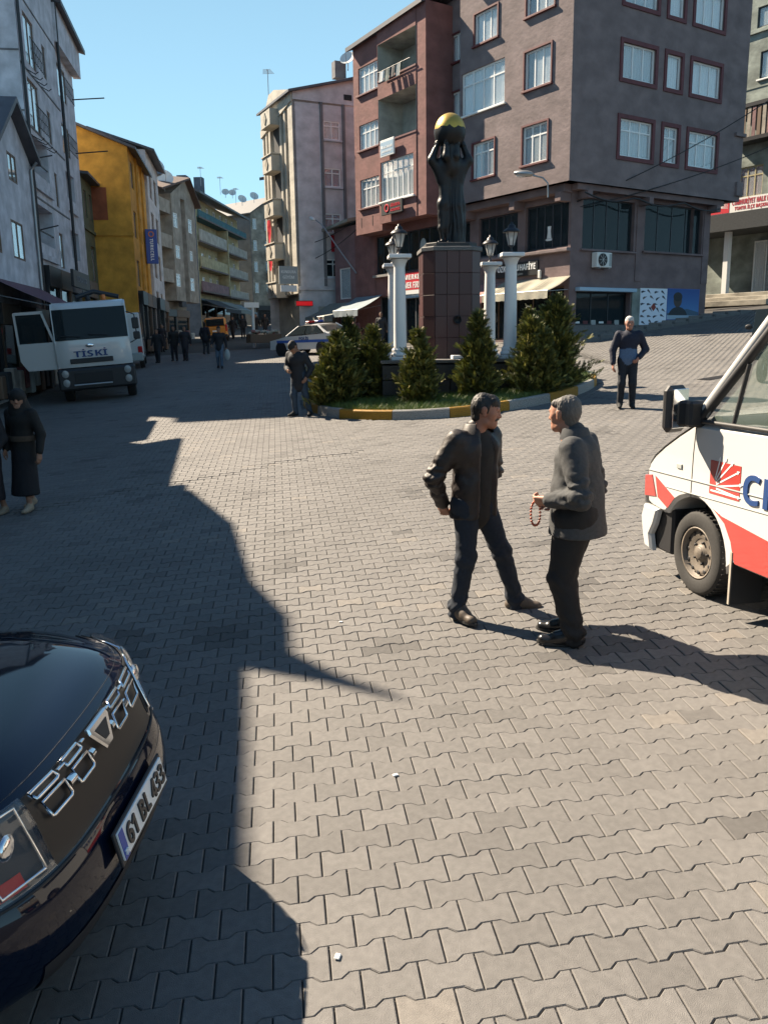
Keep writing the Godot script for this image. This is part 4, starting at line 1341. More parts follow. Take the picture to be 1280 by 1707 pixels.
func buildings_left() -> void:
	var b := wall_basis(-9)
	# tall white house
	YB = gy(-13.3, -34) - 0.3
	var O := Vector3(-13.34, YB, -34.0)
	var t := thing("white_house", "tall grey-white house with slim railed windows and sunken balconies on the left", "building", O, b)
	var wins := [R(1.1, 13.35, 2.8, 15.15), R(0.9, 10.95, 2.65, 12.75)]
	var small := [R(4.1, 13.6, 4.75, 14.9), R(4.0, 11.0, 4.7, 12.3), R(4.4, 8.5, 5.0, 9.9), R(4.3, 5.9, 5.1, 7.4)]
	var bal := [R(0.35, 8.75, 3.4, 10.65), R(0.35, 6.1, 3.35, 8.05)]
	var mb := MB.new()
	block(mb, R(0, 10.8, 7.0, 18.6), wins + small.slice(0, 2), 0, 7.0, 0.3)
	block(mb, R(0, 2.0, 7.0, 10.8), bal + small.slice(2), 0, 7.0, 1.3)
	var mbb := MB.new()
	# the sunken balconies need depth: front strips round them and a back wall
	put("wall", mb, M.grey_white, t)
	for i in 2:
		window(t, wins[i], 0, {"cols": 2, "curtain": "curtain", "frame": "brown_frame", "fw": 0.07, "dep": 0.1})
		balustrade(t, 1.0, 3.2, wins[i].position.y + 0.02, 0.22, 0.8, M.metal_dark, 9)
	for q in small:
		window(t, q, 0, {"cols": 1, "curtain": "curtain_grey", "frame": "brown_frame", "dep": 0.1})
	for q in bal:
		var x0: float = q.position.x
		var y0: float = q.position.y
		var x1: float = q.end.x
		var y1: float = q.end.y
		var pr := MB.new()
		# sunken balcony: slab edge and parapet in the opening
		pr.bb(Vector3(x0 - 0.05, y0 - 0.16, -0.1), Vector3(x1 + 0.05, y0 + 0.06, 0.12))
		pr.bb(Vector3(x0 + 0.02, y0 + 0.06, -0.09), Vector3(x1 - 0.02, y0 + 0.5, -0.01))
		var pb := put("balcony", pr, M.grey_white, t)
		box("door", Vector3(x0 + 0.9, (y0 + y1) / 2, -1.27), Vector3(0.9, y1 - y0 - 0.1, 0.05), M.room_dark, pb)
		box("rail", Vector3((x0 + x1) / 2, y0 + 0.98, -0.05), Vector3(x1 - x0 - 0.02, 0.05, 0.05), M.metal_dark, pb)
		put("line_arm", MB.new().tube([Vector3(x0 + 0.3, y0 + 0.95, 0.0), Vector3(x0 + 0.9, y0 + 1.2, 0.6)], 0.03, 6), M.metal_dark, pb)
	# second block beyond the drainpipe
	var w2 := [R(8.25, 14.0, 10.2, 15.5), R(8.0, 11.5, 10.0, 12.85)]
	var m2 := MB.new()
	var bal2 := [R(7.5, 9.0, 10.3, 10.7), R(7.4, 6.2, 10.3, 8.0)]
	block(m2, R(7.0, 10.9, 12.2, 17.6), w2, -0.25, 7.0, 0.3)
	block(m2, R(7.0, 2.0, 12.2, 10.9), bal2, -0.25, 7.0, 1.3)
	m2.bb(Vector3(7.0, 15.9 - YB, -0.24), Vector3(12.6, 17.5 - YB, 0.12))
	put("far_wall", m2, M.grey_white, t)
	for q in w2:
		window(t, q, -0.25, {"cols": 2, "curtain": "curtain", "frame": "brown_frame", "dep": 0.08})
		balustrade(t, q.position.x, q.end.x, q.position.y, 0.1, 0.75, M.metal_dark, 7)
		put("line_arm", MB.new().tube([Vector3(q.end.x, q.position.y + 0.3, 0.0), Vector3(q.end.x + 0.3, q.position.y + 0.5, 1.5)], 0.03, 6), M.metal_dark, t)
	for q in bal2:
		var x0: float = q.position.x
		var y0: float = q.position.y
		var x1: float = q.end.x
		var pr := MB.new()
		pr.bb(Vector3(x0 - 0.05, y0 - 0.16, -0.35), Vector3(x1 + 0.05, y0 + 0.06, -0.13))
		pr.bb(Vector3(x0 + 0.02, y0 + 0.06, -0.34), Vector3(x1 - 0.02, y0 + 0.5, -0.26))
		var pb := put("balcony", pr, M.grey_white, t)
		box("door", Vector3(x0 + 0.9, y0 + 0.85, -1.52), Vector3(0.9, 1.6, 0.05), M.room_dark, pb)
	put("drainpipe", MB.new().tube([Vector3(0.06, 4.0 - YB, 0.09), Vector3(0.06, 18.4 - YB, 0.09)], 0.06, 8), M.metal_dark, t)
	put("drainpipe", MB.new().tube([Vector3(7.15, 4.6 - YB, 0.1), Vector3(7.15, 17.9 - YB, 0.1)], 0.07, 8), M.metal_dark, t)
	for y in [15.6, 13.0, 10.9, 8.3]:
		box("string_course", Vector3(3.5, y - YB, 0.012), Vector3(7.0, 0.07, 0.025), M.grey_wall, t)
		box("side_course", Vector3(-0.012, y + 0.4 - YB, -3.5), Vector3(0.025, 0.06, 7.0), M.grey_wall, t)
	for k in 8:
		put("hook", MB.new().tube([Vector3(1.0 + 0.75 * (k % 4), (13.0 if k < 4 else 10.6) - YB, 0.02), Vector3(1.05 + 0.75 * (k % 4), (12.85 if k < 4 else 10.45) - YB, 0.3), Vector3(1.1 + 0.75 * (k % 4), (12.95 if k < 4 else 10.55) - YB, 0.4)], 0.02, 5), M.metal_dark, t)
	var rf := MB.new()
	sloped(rf, [Vector3(-0.4, 18.6 - YB, 0.7), Vector3(7.1, 18.6 - YB, 0.7), Vector3(7.1, 20.8 - YB, -3.6), Vector3(-0.4, 20.8 - YB, -3.6)], 0.18)
	sloped(rf, [Vector3(-0.4, 20.8 - YB, -3.6), Vector3(7.1, 20.8 - YB, -3.6), Vector3(7.1, 18.6 - YB, -7.3), Vector3(-0.4, 18.6 - YB, -7.3)], 0.18)
	sloped(rf, [Vector3(7.1, 17.7 - YB, 0.4), Vector3(12.8, 17.3 - YB, 0.4), Vector3(13.0, 18.6 - YB, -3.6), Vector3(7.1, 19.0 - YB, -3.6)], 0.2)
	put("roof", rf, M.roof_metal, t)
	shop_row(t, 0.3, 11.5, 2.0 - YB, 4.4, 5)
	var nb := thing("neon_board", "dark shop boards and canopy under the sunken balconies", "sign", O + b * Vector3(3.4, 5.3 - YB, 0.9), b)
	box("board", Vector3(0, 0, 0), Vector3(3.6, 0.7, 0.12), M.sign_black, nb, 0.02)
	letters("lettering", "LOKANTA", Vector3(0, 0.0, 0.07), 0.24, 2.2, M.letter_grey, nb)

	# low gabled grey house nearest on the left
	YB = gy(-12.4, -30) - 0.2
	var O1 := Vector3(-13.34, YB, -34.0) - b.x * 9.4
	var g := thing("gabled_house", "low grey rendered house with a steep dark gable on the left edge", "building", O1, b)
	var gw := [R(6.1, 8.25, 7.25, 9.2), R(5.75, 5.6, 7.35, 6.9), R(2.8, 5.6, 4.3, 6.9)]
	var m1 := MB.new()
	block(m1, R(0, 0.5, 9.3, 7.2), [gw[1], gw[2]], 0.0, 7.0, 0.3)
	block(m1, R(5.0, 7.2, 9.3, 9.3), [gw[0]], 0.0, 7.0, 0.3)
	m1.prism(PackedVector2Array([Vector2(1.3, 7.2 - YB), Vector2(5.0, 7.2 - YB), Vector2(5.0, 9.75 - YB)]), -6.95, 0.0)
	m1.prism(PackedVector2Array([Vector2(5.0, 9.3 - YB), Vector2(9.3, 9.3 - YB), Vector2(9.3, 9.55 - YB), Vector2(6.6, 10.85 - YB), Vector2(5.0, 9.75 - YB)]), -6.95, 0.0)
	put("wall", m1, M.grey_white, g)
	for q in gw:
		window(g, q, 0.0, {"cols": 2, "curtain": "curtain_grey", "frame": "brown_frame", "dep": 0.06})
	var gr := MB.new()
	sloped(gr, [Vector3(9.55, 9.5 - YB, 0.4), Vector3(9.35, 9.5 - YB, -7.0), Vector3(6.6, 11.05 - YB, -7.0), Vector3(6.6, 11.05 - YB, 0.4)], 0.18)
	sloped(gr, [Vector3(6.6, 11.05 - YB, 0.4), Vector3(6.6, 11.05 - YB, -7.0), Vector3(1.0, 7.25 - YB, -7.0), Vector3(1.0, 7.25 - YB, 0.4)], 0.18)
	sloped(gr, [Vector3(-0.3, 7.2 - YB, 0.55), Vector3(1.2, 7.2 - YB, 0.55), Vector3(1.2, 7.9 - YB, -7.0), Vector3(-0.3, 7.9 - YB, -7.0)], 0.14)
	put("roof", gr, M.roof_metal, g)
	put("drainpipe", MB.new().tube([Vector3(9.2, 9.4 - YB, 0.3), Vector3(9.15, 9.1 - YB, 0.08), Vector3(9.15, 3.0 - YB, 0.08)], 0.06, 8), M.metal_grey, g)
	shop_row(g, 0.3, 9.0, 0.9 - YB, 3.6, 4, 0.0)
	awning("shop_awning", "faded purple awning above the truck on the left", O1, b, 2.2, 9.2, 4.75 - YB, 3.75 - YB, 2.2, 0.3, M.purple_canvas)

	# green house and yellow house
	YB = gy(-15, -47) - 0.2
	var O2 := O + b.x * 12.4 + b.z * (-0.35)
	O2.y = YB
	var gh := thing("green_house", "small dull green house squeezed between white and yellow houses", "building", O2, b)
	var ghw := [R(0.9, 9.3, 1.7, 10.7), R(2.6, 9.3, 3.4, 10.7), R(1.9, 6.0, 3.1, 7.9)]
	var mg := MB.new()
	block(mg, R(0, 2.0, 4.3, 11.4), ghw, 0, 6, 0.3)
	mg.bb(Vector3(0, 8.6 - YB, 0), Vector3(4.3, 8.75 - YB, 0.1))
	put("wall", mg, M.green_wall, gh)
	for q in ghw:
		window(gh, q, 0, {"cols": 1, "curtain": "curtain_grey", "frame": "brown_frame"})
	var rg := MB.new()
	sloped(rg, [Vector3(-0.2, 11.4 - YB, 0.5), Vector3(4.4, 11.4 - YB, 0.5), Vector3(4.4, 12.0 - YB, -6), Vector3(-0.2, 12.0 - YB, -6)], 0.14)
	put("roof", rg, M.roof_metal, gh)
	YB = gy(-14.1, -50) - 0.2
	var O3 := Vector3(-14.09, YB, -50.0)
	var y := thing("yellow_house", "ochre yellow house with a blank gable end and a brick red patch", "building", O3, b)
	var yw := []
	for f in 3:
		for k in 3:
			yw.append(R(0.9 + k * 2.4, 11.4 - f * 2.75, 2.2 + k * 2.4, 12.9 - f * 2.75))
	var my := MB.new()
	block(my, R(0, 2.0, 8.1, 13.45), yw, 0, 5.5, 0.3)
	# gable end rises to the left
	my.prism(PackedVector2Array([Vector2(0.0, 13.44 - YB), Vector2(-5.5, 13.44 - YB), Vector2(-5.5, 15.6 - YB)]), -0.25, 0.0, Transform3D(Basis(Vector3(0, 0, 1), Vector3.UP, Vector3(-1, 0, 0)), Vector3(0.0, 0, 0)))
	my.bb(Vector3(-0.1, 8.62 - YB, -5.5), Vector3(-0.005, 8.78 - YB, 0.05))
	my.bb(Vector3(2.9, 5.0 - YB, 0), Vector3(3.15, 13.4 - YB, 0.12))
	my.bb(Vector3(5.5, 5.0 - YB, 0), Vector3(5.75, 13.4 - YB, 0.12))
	put("wall", my, M.yellow_wall, y)
	box("red_patch", Vector3(-0.02, 10.35 - YB, -2.6), Vector3(0.05, 1.75, 2.6), M.red_patch, y)
	for q in yw:
		window(y, q, 0, {"cols": 2, "curtain": "curtain_grey", "frame": "brown_frame"})
	var ry := MB.new()
	sloped(ry, [Vector3(-0.3, 13.35 - YB, 0.5), Vector3(8.2, 13.35 - YB, 0.5), Vector3(8.2, 15.75 - YB, -5.6), Vector3(-0.3, 15.75 - YB, -5.6)], 0.14)
	put("roof", ry, M.roof_metal, y)
	shop_row(y, 0.3, 7.8, 2.0 - YB, 4.3, 3)
	var vs := thing("vertical_sign", "tall blue vertical sign with white letters on the yellow house", "sign", O3 + b * Vector3(5.4, 8.6 - YB, 0.45), wall_basis(70))
	box("board", Vector3.ZERO, Vector3(0.72, 2.1, 0.12), M.sign_blue, vs, 0.02)
	put("ring", MB.new().lathe([[0.12, 0.0], [0.12, 0.02], [0.18, 0.02], [0.18, 0.0]], 16, Transform3D(Basis(Vector3.RIGHT, PI / 2), Vector3(0, 0.75, 0.065))), M.lamp_orange, vs)
	letters("lettering", "TURKCELL", Vector3(0, -0.2, 0.07), 0.2, 1.35, M.letter_white, vs, Basis(Vector3.BACK, -PI / 2))

	# white house with dishes, then the stepped grey house
	YB = gy(-15.5, -59) - 0.2
	var O4 := O3 + b.x * 8.3 + b.z * 0.15
	O4.y = YB
	var w := thing("narrow_white_house", "narrow white house beyond the yellow house with roof dishes", "building", O4, b)
	var ww := []
	for f in 4:
		for k in 2:
			ww.append(R(1.2 + k * 3.0, 12.2 - f * 2.6, 3.0 + k * 3.0, 13.9 - f * 2.6))
	var mw := MB.new()
	block(mw, R(0, 2.0, 7.6, 15.0), ww, 0, 7, 0.3)
	put("wall", mw, M.old_white, w)
	for q in ww:
		window(w, q, 0, {"cols": 2, "curtain": "curtain_grey", "frame": "brown_frame"})
	var rw := MB.new()
	sloped(rw, [Vector3(-0.2, 15.0 - YB, 0.6), Vector3(7.7, 15.0 - YB, 0.6), Vector3(7.7, 16.3 - YB, -3.5), Vector3(-0.2, 16.3 - YB, -3.5)], 0.14)
	sloped(rw, [Vector3(-0.2, 16.3 - YB, -3.5), Vector3(7.7, 16.3 - YB, -3.5), Vector3(7.7, 15.0 - YB, -7.2), Vector3(-0.2, 15.0 - YB, -7.2)], 0.14)
	put("roof", rw, M.roof_metal, w)
	shop_row(w, 0.3, 7.3, 2.0 - YB, 4.3, 2)

	YB = gy(-16.6, -69) - 0.2
	var b6 := wall_basis(5)
	var O5 := Vector3(-16.64, YB, -68.0)
	var s := thing("grey_gabled_house", "grey-beige house with two bays under a brown gable", "building", O5, b6)
	var sw := [R(1.2, 11.55, 2.15, 12.65), R(1.35, 9.2, 2.35, 10.2), R(1.05, 7.0, 2.05, 8.0), R(4.95, 11.55, 5.9, 12.65), R(4.95, 9.3, 5.65, 10.1), R(4.7, 6.85, 5.7, 7.9)]
	var ms := MB.new()
	block(ms, R(0.9, 5.9, 3.2, 14.0), sw.slice(0, 3), 0.3, 6, 0.25)
	block(ms, R(4.3, 5.9, 6.9, 14.0), sw.slice(3), 0.3, 6, 0.25)
	ms.bb(Vector3(-2.2, 2.5 - YB, -6.5), Vector3(6.9, 13.9 - YB, -0.9))
	ms.prism(PackedVector2Array([Vector2(0.9, 14.0 - YB), Vector2(6.9, 14.0 - YB), Vector2(4.6, 15.6 - YB)]), -5.0, 0.3)
	for yy in [12.6, 10.0, 7.4]:
		ms.bb(Vector3(-2.2, yy - 0.15 - YB, -1.0), Vector3(0.88, yy + 0.85 - YB, 0.2))
	put("wall", ms, M.beige, s)
	box("gap", Vector3(3.75, 9.5 - YB, -0.2), Vector3(1.1, 8.0, 0.3), M.blue_grey, s)
	for q in sw:
		window(s, q, 0.3, {"cols": 2, "tr": 0.3, "curtain": "curtain_grey", "dep": 0.06})
	var rs := MB.new()
	sloped(rs, [Vector3(7.2, 13.9 - YB, 0.8), Vector3(7.2, 13.9 - YB, -5.5), Vector3(4.6, 15.8 - YB, -5.5), Vector3(4.6, 15.8 - YB, 0.8)], 0.15)
	sloped(rs, [Vector3(4.6, 15.8 - YB, 0.8), Vector3(4.6, 15.8 - YB, -5.5), Vector3(-2.4, 15.5 - YB, -5.5), Vector3(-2.4, 13.9 - YB, 0.8)], 0.15)
	put("roof", rs, M.roof_brown, s)
	shop_row(s, 0.0, 6.9, 2.6 - YB, 3.2, 2, -0.9)

	# long house with coloured balconies
	YB = gy(-18, -90) - 0.3
	var b7 := wall_basis(4.6)
	var O6 := Vector3(-17.92, YB, -86.0)
	var l := thing("balcony_house", "long pale house with teal, cream and pink balcony bands", "building", O6, b7)
	var lw := []
	for f in 4:
		for k in 7:
			lw.append(R(1.8 + k * 2.6, 15.35 - f * 2.4, 2.9 + k * 2.6, 16.5 - f * 2.4))
	var ml := MB.new()
	block(ml, R(0, 3.0, 20.3, 16.9), lw, -1.0, 7, 0.3)
	ml.bb(Vector3(-0.25, 3.0 - YB, -8.0), Vector3(-0.01, 17.0 - YB, 0.0))
	ml.bb(Vector3(10.8, 7.6 - YB, -1.0), Vector3(11.1, 14.6 - YB, 0.2))
	put("wall", ml, M.pale_yellow, l)
	for q in lw:
		window(l, q, -1.0, {"cols": 2, "curtain": ["curtain_grey", "curtain", "curtain_red"][int(q.position.x) % 3]})
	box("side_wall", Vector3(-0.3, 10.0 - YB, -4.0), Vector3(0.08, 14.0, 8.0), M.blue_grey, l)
	var bands := [[14.8, 15.4, "teal", 0.4, 20.2], [12.5, 13.6, "cream", 0.4, 10.8], [10.0, 11.0, "pale_yellow", 0.4, 10.8], [7.7, 8.6, "annex_pink", 0.4, 10.8], [12.4, 13.3, "beige", 11.1, 20.2], [9.9, 10.8, "beige", 11.1, 20.2], [7.6, 8.4, "beige", 11.1, 20.2]]
	for q in bands:
		var bn := MB.new()
		bn.bb(Vector3(q[3], q[0] - 0.14 - YB, -1.0), Vector3(q[4], q[0] - YB, 0.1))
		bn.bb(Vector3(q[3], q[0] - YB, 0.0), Vector3(q[4], q[1] - YB, 0.1))
		var bd := put("balcony", bn, M[q[2]], l)
		box("slab_edge", Vector3((q[3] + q[4]) / 2, q[0] - 0.07 - YB, 0.13), Vector3(q[4] - q[3], 0.16, 0.06), M.soffit, bd)
	var rl := MB.new()
	sloped(rl, [Vector3(-0.4, 17.0 - YB, 0.6), Vector3(20.8, 17.1 - YB, 0.6), Vector3(20.8, 18.9 - YB, -4.5), Vector3(-0.4, 18.9 - YB, -4.5)], 0.2)
	sloped(rl, [Vector3(-0.4, 18.9 - YB, -4.5), Vector3(20.8, 18.9 - YB, -4.5), Vector3(20.8, 17.1 - YB, -8.4), Vector3(-0.4, 17.1 - YB, -8.4)], 0.2)
	put("roof", rl, M.roof_metal, l)
	box("chimney", Vector3(-0.4, 17.7 - YB, -1.0), Vector3(1.1, 1.3, 0.9), M.blue_grey, l)
	box("chimney", Vector3(8.5, 18.9 - YB, -2.0), Vector3(0.9, 1.8, 0.9), M.blue_grey, l)
	shop_row(l, 0.3, 20.0, 3.6 - YB, 4.0, 6, -0.6)
	awning("shop_awning", "dark awning over shops under the balcony house, nearest", O6, b7, 0.3, 6.5, 6.9 - YB, 5.9 - YB, 2.4, 0.4, M.dark_canvas)
	awning("shop_awning", "dark grey awning over shops under the balcony house, middle", O6, b7, 6.8, 12.0, 6.9 - YB, 6.0 - YB, 2.2, 0.4, M.grey_canvas)
	awning("shop_awning", "pale small awning over shops under the balcony house, farthest", O6, b7, 12.3, 16.0, 6.8 - YB, 5.9 - YB, 2.0, 0.4, M.blue_canvas)

	# house at the end of the street
	YB = gy(-16, -111) - 0.3
	var b8 := wall_basis(40)
	var O7 := Vector3(-16.12, YB, -110.0)
	var e := thing("cream_end_house", "cream gabled house closing the view down the street", "building", O7, b8)
	var ew := []
	for f in 4:
		for k in 3:
			ew.append(R(0.25 + k * 2.0, 16.45 - f * 2.6, 0.95 + k * 2.0, 17.75 - f * 2.6))
	var me := MB.new()
	block(me, R(-0.1, 3.5, 6.5, 18.5), ew, 0, 9, 0.3)
	me.prism(PackedVector2Array([Vector2(-0.1, 18.5 - YB), Vector2(6.5, 18.5 - YB), Vector2(3.2, 20.4 - YB)]), -8.0, 0.0)
	for f in 3:
		me.bb(Vector3(2.4, 8.0 + f * 2.6 - YB, 0.0), Vector3(6.4, 8.9 + f * 2.6 - YB, 1.1))
	put("wall", me, M.cream_dirty, e)
	for q in ew:
		window(e, q, 0, {"cols": 2, "curtain": "curtain_grey"})
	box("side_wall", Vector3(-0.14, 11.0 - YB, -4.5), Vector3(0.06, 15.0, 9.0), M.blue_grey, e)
	var re := MB.new()
	sloped(re, [Vector3(6.9, 18.3 - YB, 0.6), Vector3(6.9, 18.3 - YB, -9), Vector3(3.2, 20.6 - YB, -9), Vector3(3.2, 20.6 - YB, 0.6)], 0.15)
	sloped(re, [Vector3(3.2, 20.6 - YB, 0.6), Vector3(3.2, 20.6 - YB, -9), Vector3(-0.6, 18.3 - YB, -9), Vector3(-0.6, 18.3 - YB, 0.6)], 0.15)
	put("roof", re, M.roof_grey, e)
	shop_row(e, 0.2, 6.3, 4.4 - YB, 3.2, 2)

	# metal-roofed house peeping out behind the white house
	YB = 0.0
	var mr := thing("metal_roofed_house", "house with a projecting grey metal roof behind the white house", "building", Vector3(-9.25, gy(-9.25, -78.0), -78.0), wall_basis(120))
	var mm := MB.new()
	mm.bb(Vector3(0.2, 0, -8.0), Vector3(9.0, 10.5, -0.4))
	put("wall", mm, M.grey_wall, mr)
	var mro := MB.new()
	sloped(mro, [Vector3(-0.9, 13.2, 0.9), Vector3(9.5, 13.2, 0.9), Vector3(9.5, 14.6, -3.6), Vector3(0.2, 14.6, -3.6)], 0.25)
	sloped(mro, [Vector3(0.2, 14.6, -3.6), Vector3(9.5, 14.6, -3.6), Vector3(9.5, 13.2, -8.5), Vector3(-0.9, 13.2, -8.5)], 0.25)
	put("roof", mro, M.roof_grey, mr)
	put("eave", MB.new().prism(PackedVector2Array([Vector2(0.2, 10.4), Vector2(9.0, 10.4), Vector2(9.0, 13.0), Vector2(-0.7, 13.0)]), -7.8, 0.1), M.roof_brown, mr)
	box("chimney", Vector3(0.6, 15.0, -2.0), Vector3(0.5, 1.3, 0.5), M.grey_wall, mr)

	dish("large white satellite dish on the roof past the yellow house", Vector3(-16.9, 14.0, -66.0), 0.95, 150)
	dish("smaller white satellite dish on the roof past the yellow house", Vector3(-16.6, 14.1, -68.5), 0.7, 150)
	dish("left grey dish on the roof of the far end house", Vector3(-16.8, 18.9, -108.0), 0.55, 150)
	dish("right grey dish on the roof of the far end house", Vector3(-15.4, 19.3, -108.5), 0.55, 150)
	dish("small dish on a mast, left of two on the balcony house", Vector3(-17.4, 18.6, -100.0), 0.42, 170)
	dish("small dish on a mast, right of two on the balcony house", Vector3(-16.7, 18.6, -100.5), 0.42, 170)
	for i in 4:
		antenna(["thin antenna at the left end of the balcony house roof", "thin antenna in the middle of the balcony house roof", "thin antenna at the right end of the balcony house roof", "thin antenna on the end house roof"][i], Vector3([-18.5, -17.6, -16.9, -13.6][i], [18.5, 18.6, 18.4, 19.6][i], [-92.0, -98.0, -104.0, -109.0][i]), 1.9)
	dish("cluster dish on the roof of the white apartment house", Vector3(-1.7, 17.9, -52.6), 0.45, 200)
	antenna("thin antenna on the gable of the white apartment house", Vector3(-6.6, 17.0, -54.6), 1.6)


# a dark ground floor of shop bays in a facade
func shop_row(parent: Node, x0: float, x1: float, y0: float, h: float, n: int, z := 0.0) -> void:
	var w := (x1 - x0) / n
	for i in n:
		var a := x0 + i * w
		var sh := MB.new()
		sh.bb(Vector3(a + 0.05, y0, z), Vector3(a + 0.2, y0 + h * 0.8, z + 0.22))
		sh.bb(Vector3(a + w - 0.2, y0, z), Vector3(a + w - 0.05, y0 + h * 0.8, z + 0.22))
		sh.bb(Vector3(a + 0.05, y0 + h * 0.66, z), Vector3(a + w - 0.05, y0 + h * 0.84, z + 0.3))
		var f := put("shopfront", sh, [M.metal_dark, M.brown_frame, M.concrete_dark][i % 3], parent)
		box("interior", Vector3(a + w / 2, y0 + h * 0.33, z + 0.03), Vector3(w - 0.4, h * 0.66, 0.05), M.room_dark, f)
		box("pane", Vector3(a + w / 2, y0 + h * 0.33, z + 0.12), Vector3(w - 0.4, h * 0.66, 0.02), M.glass_dark, f)
		for k in 3:
			box("goods", Vector3(a + 0.4 + (w - 0.8) * k / 2.0, y0 + 0.45 + 0.1 * ((i + k) % 3), z + 0.45), Vector3((w - 0.6) / 3.4, 0.7, 0.3), [M.brown_frame, M.dark_canvas, M.beige, M.dark_red_trim, M.curtain_grey][(i * 2 + k) % 5], f, 0.03)


# ------------------------------------------------------------------ houses of the square outside the picture
func plain_house(called: String, label: String, O: Vector3, b: Basis, w: float, h: float, dep: float, m: Material, roof_up: float, ridge_dir := 0) -> Node3D:
	YB = 0.0
	var t := thing(called, label, "building", O, b)
	var holes := []
	var nf := int(h / 3.0)
	var nw := int(w / 2.6)
	for f in range(1, nf):
		for k in nw:
			holes.append(Rect2((k + 0.5) * w / nw - 0.65, f * 3.0 + 1.0, 1.3, 1.4))
	var mb := MB.new()
	block(mb, Rect2(0, -0.5, w, h + 0.5), holes, 0, dep, 0.25)
	put("wall", mb, m, t)
	for q in holes:
		window(t, q, 0, {"cols": 2, "curtain": "curtain_grey"})
	var rf := MB.new()
	if ridge_dir == 0:
		sloped(rf, [Vector3(-0.3, h, 0.7), Vector3(w + 0.3, h, 0.7), Vector3(w + 0.3, h + roof_up, -dep / 2), Vector3(-0.3, h + roof_up, -dep / 2)], 0.16)
		sloped(rf, [Vector3(-0.3, h + roof_up, -dep / 2), Vector3(w + 0.3, h + roof_up, -dep / 2), Vector3(w + 0.3, h, -dep - 0.5), Vector3(-0.3, h, -dep - 0.5)], 0.16)
	put("roof", rf, M.roof_brown, t)
	shop_row(t, 0.2, w - 0.2, 0.0, 3.2, maxi(2, nw / 2))
	return t


func surroundings() -> void:
	var b := wall_basis(-9)
	# left side, before the gabled house: these throw the long shadow over the paving
	var e := Vector3(-13.34, 0, -34.0) - b.x * 9.6
	var row := [[10.9, 12.0, 7.35, "terrace_house", "low beige annex left of the picture"], [12.0, 16.3, 8.35, "terrace_house", "beige house left of the picture on the shaded side"], [16.3, 21.5, 8.7, "terrace_house", "grey house with a stepped gable left of the picture"], [21.5, 31.0, 9.6, "terrace_house", "pale house left of the parked car"], [31.0, 42.0, 9.0, "terrace_house", "grey house farthest back on the shaded side"]]
	row[0][0] = 9.65
	for i in row.size():
		var q: Array = row[i]
		var p: Vector3 = Vector3(-13.34, 0, -34.0) - b.x * q[1]
		p.y = gy(p.x, p.z)
		var h := plain_house(q[3], q[4], p, b, q[1] - q[0] - 0.05, q[2] - p.y, 8.0, [M.green_wall, M.beige, M.grey_wall, M.old_white, M.grey_wall][i], 1.6)
		if i == 2:
			var top := MB.new()
			top.prism(PackedVector2Array([Vector2(0.0, q[2] - p.y), Vector2(0.0, 10.05 - p.y), Vector2(0.9, 10.1 - p.y), Vector2(1.6, 9.75 - p.y), Vector2(3.6, 9.55 - p.y), Vector2(5.1, q[2] + 0.05 - p.y)]), -7.0, 0.72)
			put("gable", top, M.grey_wall, h)
			put("finial", MB.new().lathe([[0.28, 0.0], [0.2, 0.4], [0.09, 0.9], [0.03, 1.5], [0.0, 1.5]], 10, Transform3D(Basis(), Vector3(0.35, 9.95 - p.y, 0.3))), M.beige, h)
	# behind the camera
	for i in 3:
		var q := Vector3(20.0 - i * 14.0, 0, 26.0)
		plain_house("square_house", ["cream house behind the camera on the right", "pink house straight behind the camera", "low grey house behind the camera"][i], Vector3(q.x, gy(q.x, q.z), q.z), wall_basis(-90), 12.6, 6.2, 9.0, [M.cream_dirty, M.annex_pink, M.grey_wall][i], 1.5)
	var q := Vector3(24.0, 0, -8.0)
	plain_house("square_house", "beige house right of the picture", Vector3(q.x, gy(q.x, q.z), q.z), wall_basis(172), 14.0, 6.2, 9.0, M.beige, 1.5)


